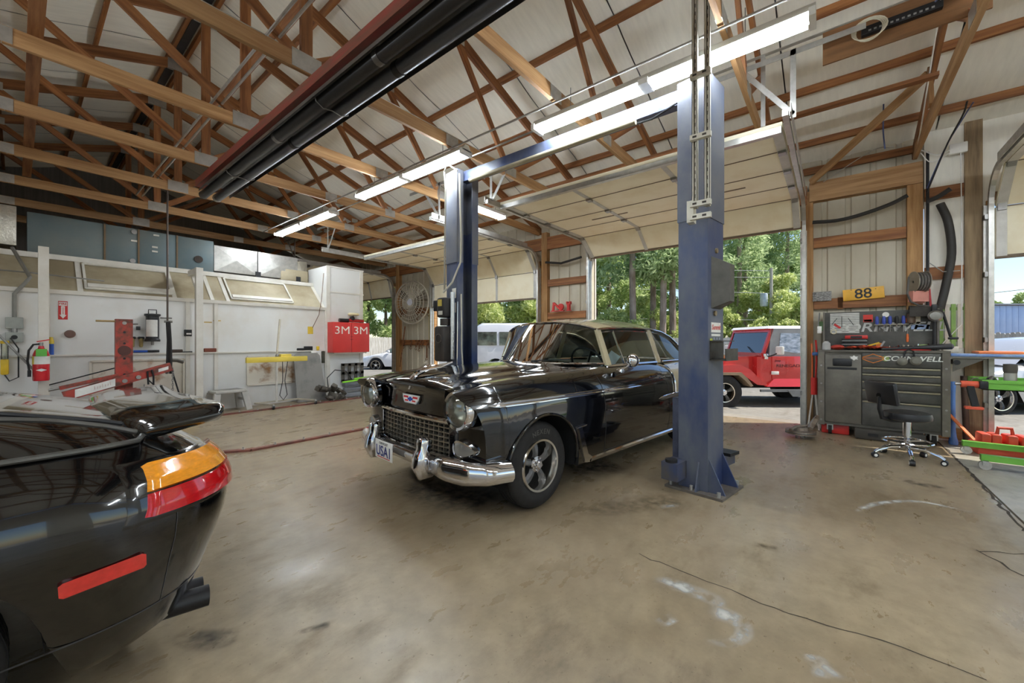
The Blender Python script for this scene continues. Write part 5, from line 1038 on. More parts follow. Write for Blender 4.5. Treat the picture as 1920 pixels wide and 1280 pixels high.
# ---------------- tool chest and its surroundings ----------------
ch=thing('tool_chest','large worn black rolling tool chest with upright tool panel','tool chest',(7.02,-.475,0),-math.pi/2)
chm=M('chest_black',(84,80,73),.45,.2,.2,3,col2=(112,107,97)); chd=M('drawer_black',(62,61,58),.45,.2,.2,4,col2=(88,86,80)); chg=M('drawer_pull',(140,132,110),.4,.6)
DP=.46
MB().bb((-.60,.02,.14),(.60,DP,1.14)).build('case',chm,ch)
for x in(-.595,.595): 
    cp=MB().bb((x-.035,-.01,.13),(x+.035,.03,1.15)).build('corner_post',M('post_grey',(112,106,96),.5,.4,.2,6),ch)
    for z in(.2,.45,.7,.95): MB().cyl((x,-.014,z),(x,-.01,z),.012,10).build('rivet',steelw,cp)
MB().bb((-.63,-.02,1.14),(.63,DP+.01,1.165)).build('top_board',chm,ch)
dr=MB().bevbox((-.365,.005,.64),(.38,.03,.92),.006).build('cabinet_door',chm,ch); MB().bevbox((-.37,-.02,1.0),(.2,.03,.1),.01).build('door_latch',black,dr); MB().bb((-.53,-.012,.9),(-.22,-.008,.93)).build('door_slot',black,dr)
tp=MB().bevbox((.19,.005,1.04),(.72,.03,.18),.006).build('lid_panel',chd,ch)
zz=[.945,.86,.765,.655,.505,.17]
for k in range(5):
    z1,z0=zz[k],zz[k+1]; d=MB().bevbox((.19,.005,(z0+z1)/2),(.72,.03,z1-z0-.012),.005).build('drawer',chd,ch); MB().bevbox((.19,-.014,z1-.015),(.71,.02,.02),.004).build('drawer_pull',chg,d)
for x in(-.5,.5):
    for y in(.08,.38):
        cs=MB().cyl((x-.02,y,.065),(x+.02,y,.065),.065,18).build('caster',rubber,ch); MB().bb((x-.035,y-.03,.06),(x+.035,y+.03,.14)).build('caster_fork',galv,cs)
hu=MB().bb((-.56,.38,1.165),(.56,.42,1.70)).build('tool_panel',chd,ch); MB().bb((-.58,.28,1.165),(-.56,.42,1.70)).build('panel_side',chm,ch); MB().bb((.56,.28,1.165),(.58,.42,1.70)).build('panel_side',chm,ch)
text_obj('lettering','CORNWELL',.17,M('letter_silver',(190,190,186),.4),(.08,.377,1.47),(1,0,0),(0,0,1),hu,.001,.002,.2,1.25)
text_obj('lettering','CORNWELL',.085,M('letter_pale',(222,222,214),.4),(.3,-.0125,1.06),(1,0,0),(0,0,1),tp,.001,.0015,.2,1.15)
MB().cyl((.06,-.012,1.06),(.06,-.0105,1.06),.035,18).build('logo_dot',M('logo_green',(130,150,80),.5),tp)
om=M('logo_orange',(220,124,44),.5)
sh=MB(); Pp=[(-.10,1.075),(-.045,1.095),(0,1.115),(.045,1.095),(.10,1.075),(.10,1.045),(.045,1.02),(0,1.0),(-.045,1.02),(-.10,1.045)]
sh.tube([(x-.06,-.0125,z) for x,z in Pp],.005,6,closed=True); sh.bb((-.17,-.0135,1.052),(.05,-.0115,1.056)); sh.bb((-.17,-.0135,1.066),(.05,-.0115,1.07)); sh.build('shield_logo',om,tp)
MB().prism([(-.25+.05*math.cos(a)*(1 if i%2 else .6),-.0118,1.06+.035*math.sin(a)*(1 if i%2 else .6)) for i,a in enumerate(np.linspace(0,2*math.pi,12,endpoint=False))],(0,1,0),.001).build('star_logo',stw,tp)
# slat plate, stickers on the panel
sp=MB(); 
for k in range(12): sp.bb((-.50,.368,1.40+k*.024),(-.18,.378,1.40+k*.024+.018))
sp.build('slat_plate',galv,hu)
def pst(x,z,w,h,mat,nm='sticker'): return MB().bb((x-w/2,.376,z-h/2),(x+w/2,.379,z+h/2)).build(nm,mat,hu)
pst(-.09,1.60,.1,.1,str_); pst(-.09,1.57,.08,.03,stw); pst(.38,1.56,.085,.1,M('sticker_cream',(222,210,190),.5)); pst(.42,1.47,.17,.06,M('sticker_blue',(150,170,205),.5)); pst(.02,1.235,.06,.05,om); MB().cyl((.09,.378,1.645),(.09,.374,1.645),.035,18).build('sticker',stw,hu)
pst(.12,1.49,.18,.012,stw)
# tools on the panel: own things
def tool(name,label,cat,pos,parts,group=None):
    W_=ch.matrix_basis if False else (Matrix.Translation((7.02,-.475,0))@Matrix.Rotation(-math.pi/2,4,'Z')); t=thing(name,label,cat,W_@Vector(pos),-math.pi/2,group)
    for nm,b,m in parts: b.build(nm,m,t)
    return t
rk=tool('driver_rack','black rack rail for screwdrivers on the tool panel','tool rack',(.15,.355,1.52),[('rail',MB().bb((-.18,-.03,-.02),(.16,.02,.0)),M('rail_grey',(120,116,104),.5,.4))])
hb=M('handle_blue',(56,74,160),.4)
for i,x in enumerate((-.15,-.08,-.02,.045,.11)):
    m_=black if i==3 else hb
    tool('screwdriver',('black' if i==3 else 'blue')+' handled screwdriver standing in the panel rack, '+['end of the row by the lettering','second in the row','middle of the row','beside the last blue handle','next to the brown canister'][i],'screwdriver',(.15+x,.34,1.50),[('handle',MB().lathe([(0,0),(.014,0),(.02,.03),(.019,.09),(.014,.12),(0,.125)],n=10),m_),('shaft',MB().cyl((0,0,-.09),(0,0,0),.005,8),steelw)],'screwdrivers in the rack')
tool('canister','brown canister in the screwdriver rack','canister',(.33,.33,1.52),[('body',MB().cyl((0,0,0),(0,0,.12),.042,16),M('can_brown',(84,66,52),.5)),('lid',MB().lathe([(.043,.12),(.043,.135),(.02,.15),(0,.15)],n=16),black)])
for i,(x,l) in enumerate(((.06,'first'),(.12,'second'),(.18,'third'),(.24,'fourth'),(.3,'last'))): tool('hex_bit','small steel bit below the driver rack, %s from the lettering'%l,'bit',(x-.03,.372,1.435),[('bit',MB().cyl((0,0,0),(0,0,.035),.005,6),steelw)],'bits below the rack')
tool('orange_screwdriver','screwdriver with orange handle hanging upright on the tool panel','screwdriver',(.30,.365,1.33),[('handle',MB().lathe([(0,-.06),(.012,-.055),(.014,0),(.01,.05),(0,.055)],n=10),M('handle_orange',(226,110,50),.4)),('shaft',MB().cyl((0,0,.05),(0,0,.12),.004,8),steelw)])
tool('key_ring','orange key fob and ring hanging on the tool panel','keys',(.33,.37,1.62),[('ring',MB().tube([(.03*math.cos(t),0,.03*math.sin(t)) for t in np.linspace(0,2*math.pi,14,endpoint=False)],.006,6,closed=True),M('brass',(170,140,80),.4,.7)),('fob',MB().bevbox((-.04,0,-.06),(.025,.012,.06),.004),MATS['handle_orange'])])
for i,(x,z,h,r,lab) in enumerate(((-.45,1.57,.09,.3,'thin hook pick on the slat plate, tilted'),(-.37,1.56,.16,0,'upright black pick on the slat plate'),(-.27,1.56,.1,-.3,'small plier hook on the slat plate'))):
    t=tool('pick_tool',lab,'hand tool',(x,.362,z),[('shaft',MB().beam((-.02*math.sin(r)*5,0,-h/2),(.02*math.sin(r)*5,0,h/2),.007,.007),black)])
tool('red_clip','small red clip tag on the slat plate','clip',(-.42,.362,1.50),[('clip',MB().box((0,0,0),(.09,.008,.03),Matrix.Rotation(.7,3,'Y')),redp)])
tool('retaining_ring','cream snap ring hanging low on the slat plate','ring',(-.46,.36,1.42),[('ring',MB().tube([(.03*math.cos(t),0,.03*math.sin(t)) for t in np.linspace(0,2*math.pi,14,endpoint=False)],.007,6,closed=True),M('ring_cream',(214,204,170),.5))])
# items on the chest top
def ctop(name,label,cat,x,y,parts,z=1.165,rz=0):
    t=tool(name,label,cat,(x,y,z),parts); t.rotation_euler[2]+=rz; return t
for k,z in((0,1.165),(1,1.215)): ctop('socket_case','black blow-moulded socket case on the chest, '+('lower of two' if k==0 else 'upper of two'),'tool case',-.24,.24,[('case',MB().bevbox((0,0,.075+0),(.26,.16,.05),.01),black),('seam',MB().bb((-.131,-.081,.07),(.131,.081,.078)),steelw)],z)
ctop('red_case','red carry case on top of the black socket cases','tool case',-.22,.24,[('case',MB().bevbox((0,0,.025),(.24,.12,.05),.01),redp),('handle',MB().bb((-.06,-.07,.01),(.06,-.058,.04)),black)],1.315)
ctop('red_rag','crumpled orange-red jacket spread on the chest top','jacket',-.14,.14,[('cloth',MB().grid([[(-.32+.64*i/20,-.1+.2*j/8,.02+.035*abs(math.sin(i*.9+j*.7))*(1-abs(i-10)/11)+.012*math.cos(j*2.1)) for j in range(9)] for i in range(21)]),M('jacket_orange',(218,84,56),.8,0,.15,12))],1.166)
ctop('red_glove','red work gloves bundled on the chest corner','gloves',-.42,.14,[('bundle',MB().sphere((0,0,.035),.05,12,8,(1.6,1,.7)),M('glove_red',(196,70,58),.8)),('cuff',MB().cyl((.07,0,.03),(.13,.01,.03),.035,12),black)])
ctop('grey_cup','small grey rag roll on the chest corner','rag',-.54,.1,[('roll',MB().lathe([(.05,0),(.045,.09),(.02,.12),(0,.1)],n=14),M('rag_grey',(176,176,174),.9))])
ctop('baseball_bat','black bat lying along the chest front edge','bat',.33,.06,[('barrel',MB().lathe([(0,-.3),(.018,-.3),(.02,0),(.034,.2),(.036,.32),(.02,.335),(0,.335)],(0,0,.037),(1,0,.06),14),M('bat_black',(52,52,54),.4))])
ctop('socket_tray','red rail with small steel sockets on the chest top','socket set',.30,.3,[('tray',MB().bb((-.2,-.04,0),(.2,.04,.02)),redp)]+[('socket',MB().cyl((x,random.uniform(-.02,.02),.02),(x,0,.05+random.random()*.04),.012,10),chrome) for x in np.linspace(-.18,.18,9)])
ctop('green_gloves','pale green glove lying behind the sockets','gloves',.44,.3,[('glove',MB().sphere((0,0,.03),.04,10,6,(1.6,.8,.6)),M('glove_green',(150,170,110),.8))],1.19)
ctop('yellow_tool','yellow and black pliers among the sockets','pliers',-.03,.27,[('grip',MB().beam((-.08,0,.05),(.05,0,.1),.02,.02),MATS['tool_yellow']),('jaw',MB().beam((.05,0,.02),(.1,0,.12),.015,.02),steelw),('base',MB().bevbox((0,0,.02),(.14,.06,.04),.01),black)])
def cups(x,z,lab):
    return tool('ear_muffs',lab,'ear muffs',(x,-.03,z),[('cup',MB().lathe([(0,.0),(.045,.005),(.05,.02),(.03,.035),(0,.04)],(-.06,0,-.1),(0,-1,0),18),M('muff_grey',(112,110,100),.4)),('cup',MB().lathe([(0,0),(.05,.005),(.055,.025),(.035,.045),(0,.05)],(.06,0,-.09),(0,-1,0),18),MATS['muff_grey']),('band',MB().tube([(-.06,0,-.1),(-.03,.0,.03),(.0,.01,.05),(.04,0,.03),(.06,0,-.09)],.009,6),black)])
cups(.27,1.13,'grey ear muffs hanging on the front of the chest')
tool('grinder_cord','black cut-off tool hanging at the panel corner','grinder',(.53,.25,1.40),[('body',MB().cyl((0,0,-.3),(0,0,.2),.018,10),black),('head',MB().lathe([(0,0),(.065,.01),(.07,.03),(.05,.05),(0,.055)],(0,-.03,.2),(0,-1,0),18),M('head_grey',(130,128,122),.35,.6)),('grip',MB().bevbox((0,.0,.3),(.05,.04,.1),.01),black)])
tool('visor','dark welding sleeve draped over the panel corner','welding sleeve',(.45,.36,1.69),[('cloth',MB().grid([[(-.14+.3*i/12,-.1+.16*j/6,.012+.05*math.sin(math.pi*j/6)*(1-.5*i/12)-.10*(j==0)) for j in range(7)] for i in range(13)]),M('cloth_dark',(62,58,54),.9,0,.2,10))])
MB_=tool('black_hose_tool','black handle tool hanging beside the panel edge','hand tool',(.63,.3,1.45),[('shaft',MB().cyl((-.02,0,.2),(.05,0,-.12),.014,8),black),('foot',MB().bevbox((.07,0,-.13),(.09,.04,.03),.008),black)])
tool('wall_bag','bunch of keys and white tag on the chest side','tag',(-.62,.3,1.5),[('tag',MB().bevbox((0,-.02,-.05),(.05,.01,.1),.004),stw),('hook',MB().beam((0,0,.2),(-.02,-.02,-.05),.01,.01),steelw),('pouch',MB().bevbox((.02,0,.0),(.05,.03,.14),.01),M('pouch_green',(70,96,60),.7))])
# side shelf with boards
sf=thing('side_shelf','folding side shelf on the end of the tool chest','shelf',(7.25,-1.10,1.08)); MB().bb((-.22,-.62,0),(.2,.0,.02)).build('board',M('shelf_steel',(120,116,108),.4,.6),sf); MB().prism([(-.2,-.03,0),(-.2,-.3,0),(-.2,-.03,-.16)],(1,0,0),.015).build('bracket',chm,sf); MB().cyl((-.21,-.06,-.05),(.1,-.06,-.05),.03,12).build('rolled_pipe',black,sf)
o=MB().bevbox((7.22,-1.40,1.117),(.4,.58,.03),.006).build('blue_board',M('board_blue',(66,112,190),.5,0,.2,6,col2=(150,170,200))); tag(o,'blue board lying on the side shelf','board')
o=MB().bevbox((7.24,-1.52,1.15),(.32,.36,.03),.008).build('orange_board',M('board_orange',(236,128,72),.5)); tag(o,'orange board on top of the blue one','board')
o=MB().bevbox((7.40,-1.16,1.18),(.1,.14,.08),.01).build('cream_box',M('box_cream',(214,206,186),.5)); tag(o,'small cream box by the shelf against the post','box')
# red case, long box below the chest
o=MB().bevbox((7.25,-.03,.07),(.3,.3,.13),.01).build('red_floor_case',redp); tag(o,'red tool case on the floor under the chest door','tool case')
o=thing('long_case','long dark plastic case on the floor under the drawers','tool case',(7.05,-.56,0)); MB().bevbox((0,0,.07),(.24,.66,.13),.015).build('case',M('case_dark',(64,60,54),.6),o); MB().bb((-.123,-.2,.05),(-.119,-.1,.09)).build('latch',black,o); MB().bb((-.123,.1,.05),(-.119,.2,.09)).build('latch',black,o)
# rolling stool
st=thing('rolling_stool','black vinyl rolling stool with chrome foot ring before the chest','stool',(6.05,-.63,0),math.radians(-51))
vin=M('black_vinyl',(36,36,38),.35,0,.1,8); MB().lathe([(0,.43),(.17,.43),(.195,.445),(.2,.475),(.19,.51),(.15,.522),(0,.525)],n=32).build('seat',vin,st)
MB().cyl((0,0,.12),(0,0,.43),.025,14).build('gas_column',chrome,st); MB().cyl((0,0,.26),(0,0,.42),.035,14).build('column_sleeve',chrome,st)
MB().tube([(.2*math.cos(t),.2*math.sin(t),.2) for t in np.linspace(0,2*math.pi,36,endpoint=False)],.011,8,closed=True).build('foot_ring',chrome,st)
for a in(0,2.1,4.2): MB().cyl((0,0,.2),(.2*math.cos(a),.2*math.sin(a),.2),.008,8).build('ring_spoke',chrome,st)
for k in range(5):
    a=2*math.pi*k/5+.3; d=Vector((math.cos(a),math.sin(a),0)); MB().tube([d*.02+Vector((0,0,.14)),d*.14+Vector((0,0,.13)),d*.25+Vector((0,0,.085)),d*.28+Vector((0,0,.06))],[.022,.02,.016,.014],10).build('base_leg',chrome,st)
    t_=Vector((-d.y,d.x,0)); cs=MB().cyl(d*.28+t_*-.022+Vector((0,0,.028)),d*.28+t_*.022+Vector((0,0,.028)),.028,16).build('caster',black,st); MB().cyl(d*.28+t_*-.024+Vector((0,0,.028)),d*.28+t_*.024+Vector((0,0,.028)),.016,12).build('caster_cap',stw,cs)
MB().tube([(0,0,.42),(-.14,.02,.42),(-.24,.03,.45),(-.27,.03,.55),(-.27,.03,.68)],[.018,.02,.024,.022,.018],10).build('back_stem',black,st)
MB().add(*(lambda g:(g.v,g.f))(MB().bevbox((0,0,0),(.055,.36,.25),.027))).build('backrest',vin,st,(-.25,.03,.72),rot=(0,-.18,.0)); MB().cyl((-.28,.03,.69),(-.27,.03,.69),.03,12).build('back_knob',chrome,st); MB().tube([(.03,.02,.4),(.12,.08,.36),(.17,.1,.29)],.006,6).build('lever',black,st)
# brake rotors
rt_=thing('brake_rotor','rusty brake rotors and hub stacked on the floor by the door jamb','brake rotor',(6.55,.33,0)); rs=M('rotor_rust',(116,92,74),.5,.6,.25,8,col2=(150,140,128))
for z in(.055,.085): MB().lathe([(.06,z),(.17,z),(.17,z+.018),(.06,z+.018)],n=30).build('disc',rs,rt_)
MB().lathe([(.17,.078),(.172,.082),(.17,.086)],n=30).build('rim_edge',steelw,rt_); MB().lathe([(.09,.1),(.085,.14),(.05,.145),(.05,.12)],n=20).build('hat',rs,rt_); MB().tube([(-.02,-.1,.13),(.08,-.12,.17),(.16,-.16,.24),(.14,-.18,.29)],[.03,.04,.035,.02],10).build('knuckle',rs,rt_); MB().tube([(-.18,.1,.12),(-.05,.04,.15),(.08,-.1,.16)],.02,8).build('arm',rs,rt_)
for a in np.linspace(0,5,5): MB().cyl((.055*math.cos(a),.055*math.sin(a),0),(.055*math.cos(a),.055*math.sin(a),.06),.007,8).build('stud',steelw,rt_)
# things by the door jamb
jb=thing('jack_stands','red and white jack stand and tie straps hung by the door jamb','jack stand',(7.35,.21,0)); 
for dx,dy in((-.08,-.05),(.06,-.06),(-.06,.06),(.06,.06)): MB().beam((dx*.3,dy*.3,.5),(dx*1.2,dy*1.2,0),.02,.02,(1,0,0)).build('leg',M('stand_white',(206,200,190),.5),jb)
MB().cyl((0,0,.5),(0,0,.75),.04,12).build('body',redp,jb); MB().tube([(0,-.02,.75),(-.03,-.03,1.0),(.02,-.03,1.15),(-.02,-.02,1.3)],.012,6).build('strap',redp,jb); MB().tube([(.02,.02,.7),(.0,.02,1.0),(.03,.03,1.25)],.01,6).build('strap',M('strap_orange',(226,110,60),.6),jb); MB().bevbox((0,-.02,1.1),(.1,.08,.05),.01).build('clamp',M('clamp_blue',(70,110,170),.5),jb)
# bats, sticks leaning at the wall
bt=MB().lathe([(0,0),(.04,0),(.045,.03),(.03,.1),(.022,.2),(.024,.6),(.03,.75),(.024,.78),(0,.78)],(0,0,0),n=14); o=bt.build('blue_bat',M('bat_blue',(96,136,206),.45)); o.location=(7.28,-1.17,.002); o.rotation_euler=(0,.06,0); tag(o,'blue taped bat standing by the chest end','bat')
o=MB().cyl((0,0,0),(.04,.02,.85),.03,12).build('dark_pipe',M('pipe_rust',(84,66,56),.6,.3)); o.location=(7.38,-1.30,0); tag(o,'dark rusty pipe leaning at the wall post','pipe')
o=MB().beam((0,0,.012),(.22,.28,.42),.05,.012).build('orange_wedge',MATS['board_orange']); o.location=(7.05,-1.38,0); tag(o,'orange wedge bar leaning behind the blue bat','bar')
o=MB().beam((0,0,0),(.0,.03,.52),.03,.02).build('red_level',M('level_red',(206,60,64),.5)); o.location=(7.50,-1.02,1.45); tag(o,'red level hung on the white wall lining','level')
pg=thing('green_pallet','green and white slatted board hung on the white lining','slat board',(7.52,-1.22,1.2)); 
for k in range(5): MB().bb((0,-.12+.055*k,0),(.02,-.12+.055*k+.04,.56)).build('slat',M('slat_g%d'%(k%2),((136,170,90),(214,206,190))[k%2],.6),pg)
for z in(.08,.48): MB().bb((.02,-.13,z),(.03,.15,z+.04)).build('batten',MATS['slat_g0'],pg)
# signs and hoses on the wall
s88=thing('number_plate','yellow plate reading 88 on the wall girt','number plate',(7.50,-.34,1.955),0); MB().bevbox((0,0,0),(.006,.44,.16),.003,Matrix.Rotation(-.06,3,'X')).build('plate',M('plate_yellow',(232,176,60),.45),s88); text_obj('lettering','88',.19,black,(-.005,0,-.002),(0,-1,.06),(0,0,1),s88,.001,.002)
for y in(-.13,.13): MB().cyl((-.005,y,.06),(-.002,y,.06),.006,8).build('hole',black,s88)
o=thing('winter_photo','small grey photo print of branches on the wall','photo print',(7.50,.12,1.95)); MB().bevbox((0,0,0),(.008,.22,.14),.002).build('print',M('print_grey',(176,174,170),.6,0,.3,30,col2=(74,72,72),stretch=(1,1,3)),o)
hr=thing('hose_reel','faded red hose reel mounted on the wall post','hose reel',(7.38,-.88,2.0)); fr=M('faded_red',(206,140,128),.6)
MB().lathe([(.04,-.06),(.04,.06)],(0,0,.06),(.35,-1,0),18).build('hub',steelw,hr)
for k in(-.06,.06): MB().lathe([(.02,0),(.135,0),(.135,.008),(.02,.008)],Vector((0,0,.06))+Vector((.33,-.94,0))*k,(.35,-1,0),28).build('flange',M('reel_grey',(150,142,130),.5,.4),hr)
for k in range(4): MB().tube([Vector((0,0,.06))+Vector((.33,-.94,0))*(-.045+.03*k)+Vector((.94*math.cos(t)*.11,.33*math.cos(t)*.11,math.sin(t)*.11)) for t in np.linspace(0,2*math.pi,24,endpoint=False)],.014,6,closed=True).build('hose_coil',M('hose_dark',(92,88,84),.6),hr)
MB().prism([(-.06,.06,-.2),(.06,-.1,-.2),(.06,-.1,-.06),(-.06,.06,-.06)],(.3,.2,0),.2).build('bracket',fr,hr); MB().bb((.06,-.06,-.22),(.11,.06,.1)).build('mount_plate',fr,hr); MB().tube([(-.08,.1,.12),(-.12,.12,-.1),(-.05,.08,-.2),(0,.0,-.25),(.06,-.1,-.26)],.012,8).build('loose_hose',MATS['hose_dark'],hr)
blk2=M('flex_black',(52,50,48),.6)
o=MB().tube(smooth_curve([(7.42,.23,3.05),(7.44,-.05,3.03),(7.44,-.3,3.06),(7.44,-.6,3.14),(7.42,-.78,3.22)],24),.026,10).build('flex_hose',blk2); tag(o,'black flexible hose sagging across the metal siding','hose')
o=MB().tube(smooth_curve([(7.42,-.96,3.1),(7.4,-1.05,3.13),(7.36,-1.16,3.2)],8),.028,10).build('flex_hose',blk2); tag(o,'short black hose end pointing up on the white lining','hose')
o=MB().tube(smooth_curve([(7.44,-1.08,3.05),(7.44,-1.15,2.8),(7.44,-1.18,2.4),(7.44,-1.13,2.0),(7.44,-1.08,1.7)],20),.042,12).build('exhaust_hose',blk2); tag(o,'thick black exhaust hose hanging on the white lining','hose')
o=MB().cyl((7.46,-.97,1.75),(7.46,-.97,3.75),.016,8).build('black_pipe',black); tag(o,'thin black vertical pipe beside the wall post','pipe')
o=MB().tube([(7.42,-.98,2.3),(7.41,-1.1,2.17),(7.42,-1.25,2.17)],.006,6).build('strap_clip',galv); tag(o,'bent metal strap holding the exhaust hose','strap')
o=MB().bevbox((7.46,-1.24,3.72),(.05,.16,.13),.01).build('wall_box',stw); tag(o,'white electrical box high on the wall lining','electrical box')
o=MB().tube([(7.45,-1.26,3.66),(7.45,-1.27,2.6),(7.46,-1.27,1.5),(7.44,-1.1,1.25)],.006,6).build('white_cable',stw); tag(o,'white cable dropping from the wall box','cable')
for i,(pts,r,m_) in enumerate((([(7.4,-.9,3.78),(7.42,-1.05,3.68),(7.44,-1.18,3.72)],.006,stw),([(7.4,-.9,3.74),(7.42,-1.0,3.60),(7.44,-1.17,3.68)],.006,stw),([(7.35,-.95,3.2),(7.2,-1.1,3.7),(7.0,-1.2,3.95),(6.8,-1.2,4.02)],.009,black),([(7.35,-.95,3.25),(7.25,-1.1,3.7),(7.02,-1.22,3.95),(6.82,-1.25,4.0)],.007,M('cable_blue',(80,90,130),.5)),([(5.6,-.8,4.4),(6.2,-.8,4.0),(6.8,-.83,3.85),(7.45,-.86,3.72)],.007,stw),([(6.8,-.5,4.25),(6.85,-.5,3.95),(6.9,-.52,3.72)],.008,MATS.get('cable_blue',black)),([(6.9,-.6,3.72),(7.1,-.4,3.8),(7.35,.1,3.6)],.005,galv))):
    o=MB().tube(smooth_curve(pts,14),r,6).build('wire_run',m_); tag(o,['upper white wire looping to the wall box','lower white wire looping to the wall box','black cable running up to the roof by the post','blue cable beside the black roof cable','white wire along the truss to the header beam','blue wire drop above the header beam','thin wire from the header beam to the door track'][i],'wire')
# network board among the trusses
nb=thing('network_board','brown board with black patch panel and looped cables by the roof','patch panel',(4.75,-.55,4.02)); brd=plank('backboard',(0,-.42,0),(0,.62,0),.02,.30,M('ply_brown',(126,88,54),.6,0,.2,3,stretch=(1,6,6)),nb,up=(0,0,1)); MB().bevbox((-.04,.1,.0),(.05,.5,.07),.005).build('patch_panel',black,nb)
for k in range(12): MB().bb((-.068,-.1+.035*k,-.02),(-.064,-.1+.035*k+.018,-.005)).build('port',M('port_grey',(150,150,146),.5),nb)
for k in range(4): MB().tube([(-.08-.01*k,.3+.09*math.cos(t)*(1+.1*k),-.02+.09*math.sin(t)) for t in np.linspace(0,2*math.pi,20,endpoint=False)],.005,6,closed=True).build('cable_loop',M('cable_cream',(214,206,182),.5),nb)
for k in range(9):
    rr=random.Random(k); MB().tube(smooth_curve([(-.07,-.1-.03*k,.02),(-.1-.05*rr.random(),-.3,.1+.05*rr.random()),(-.1,-.45-.1*rr.random(),.18+.12*rr.random()),(-.05,-.6,.05+.25*rr.random())],10),.006,6).build('cable',(MATS.get('cable_blue'),MATS['cable_cream'],black)[k%3],nb)
MB().beam((.02,-.6,.17),(.02,1.6,.17),.04,.008).build('perforated_angle',galv,nb); MB().beam((.02,1.1,.17),(.02,1.1,-.55),.04,.006,(1,0,0)).build('angle_drop',galv,nb)
# timbers near the header: knee braces under the roof
for i,(p,q_) in enumerate((((7.45,.25,3.66),(6.35,-.83,4.25)),((6.35,-.84,4.30),(6.25,-.84,3.85)))): plank('knee_brace',p,q_,.04,.09,wood,ceil)
# ---------------- green cart, jack, right door bits ----------------
gc=thing('tool_cart','green steel rolling tool cart in the far-right doorway','tool cart',(6.43,-1.19,0)); gm=M('cart_green',(104,166,62),.45,0,.08,4)
MB().bb((-.3,-1.1,.79),(.3,0,.80)).build('tray_floor',gm,gc)
for a,b in(((-.3,-1.1,.79),(-.285,0,.89)),((.285,-1.1,.79),(.3,0,.89)),((-.3,-.015,.79),(.3,0,.89))): MB().bb(a,b).build('tray_side',gm,gc)
MB().bb((-.31,-1.1,.86),(-.298,.005,.895)).build('tray_lip',gm,gc)
MB().bb((-.06,-.56,.15),(.06,-.46,.79)).build('column',gm,gc); MB().bb((-.064,-.562,.36),(.064,-.458,.62)).build('tape_wrap',M('tape_pale',(206,200,176),.7),gc)
for x in(-.36,.36):
    MB().bb((x-.03,-1.1,.09),(x+.03,.03,.15)).build('base_rail',gm,gc)
    for y in(0,-1.0):
        cs=MB().cyl((x-.018,y,.045),(x+.018,y,.045),.045,16).build('caster',M('wheel_grey',(170,166,158),.5),gc); MB().bb((x-.03,y-.02,.045),(x+.03,y+.02,.095)).build('caster_fork',galv,cs)
MB().bb((-.36,-.54,.10),(.36,-.48,.15)).build('cross_rail',gm,gc); MB().bevbox((-.31,.0,.84),(.05,.06,.08),.008).build('corner_bumper',black,gc)
def oncart(name,label,cat,x,y,parts):
    t=thing(name,label,cat,(6.43+x,-1.19+y,.80)); 
    for nm,b,m in parts: b.build(nm,m,t)
oncart('spray_bottle','dark topped chemical spray can on the green cart','can',-.1,-.22,[('body',MB().cyl((0,0,0),(0,0,.16),.045,18),M('can_grey',(176,172,164),.35,.4)),('cap',MB().lathe([(.046,.16),(.05,.2),(.048,.25),(0,.255)],n=18),M('cap_dark',(78,72,64),.5))])
oncart('yellow_cloth','yellow cloth folded on the green cart','cloth',-.1,-.42,[('fold',MB().bevbox((0,0,.06),(.2,.16,.1),.03),M('cloth_yellow',(226,190,60),.8)),('brown_fold',MB().bevbox((.05,-.02,.14),(.16,.18,.06),.02),M('cloth_brown',(120,80,60),.8))])
oncart('steel_tube','small chrome socket standing on the green cart','socket',-.15,-.13,[('socket',MB().cyl((0,0,0),(0,.02,.11),.02,12),chrome)])
oncart('wire_clutter','tangle of small fittings on the cart corner','fittings',-.18,-.05,[('fitting',MB().tube([(-.08,.0,.08),(-.02,-.03,.12),(.05,-.02,.1),(.08,.0,.05)],.012,6),steelw),('fitting',MB().bevbox((.02,0,.05),(.12,.07,.08),.01),black)])
im=thing('impact_wrench','orange and black impact wrench hanging on the cart edge','impact wrench',(6.15,-1.10,.58)); MB().cyl((0,.06,.26),(0,-.06,.26),.035,12).build('motor',M('tool_orange_red',(206,84,56),.5),im); MB().beam((0,0,.26),(0,-.04,.04),.05,.06,(1,0,0)).build('grip',black,im); MB().bevbox((0,-.03,.02),(.07,.13,.03),.008).build('battery',MATS['tool_orange_red'],im); MB().cyl((0,.06,.26),(0,.1,.26),.015,8).build('anvil',steelw,im); MB().tube([(0,.0,.28),(-.02,-.02,.32),(.0,-.06,.33)],.006,6).build('hook',steelw,im)
jk=thing('floor_jack','red moulded floor jack case on the slab under the cart','jack case',(7.0,-1.52,0),.1); jr=M('jack_red',(214,84,62),.5,0,.1,5); MB().bevbox((0,0,.06),(.3,.5,.12),.015).build('base',jr,jk); 
for y in(-.14,-.04,.08,.16): MB().bevbox((.02,y,.17),(.2,.08,.12),.02).build('bottle',jr,jk)
MB().tube([(0,-.06,.22),(0,-.05,.3),(0,.05,.3),(0,.06,.22)],.018,8).build('handle',jr,jk); MB().bevbox((0,-.3,.13),(.12,.1,.16),.01).build('end_block',M('block_grime',(110,100,84),.6),jk)
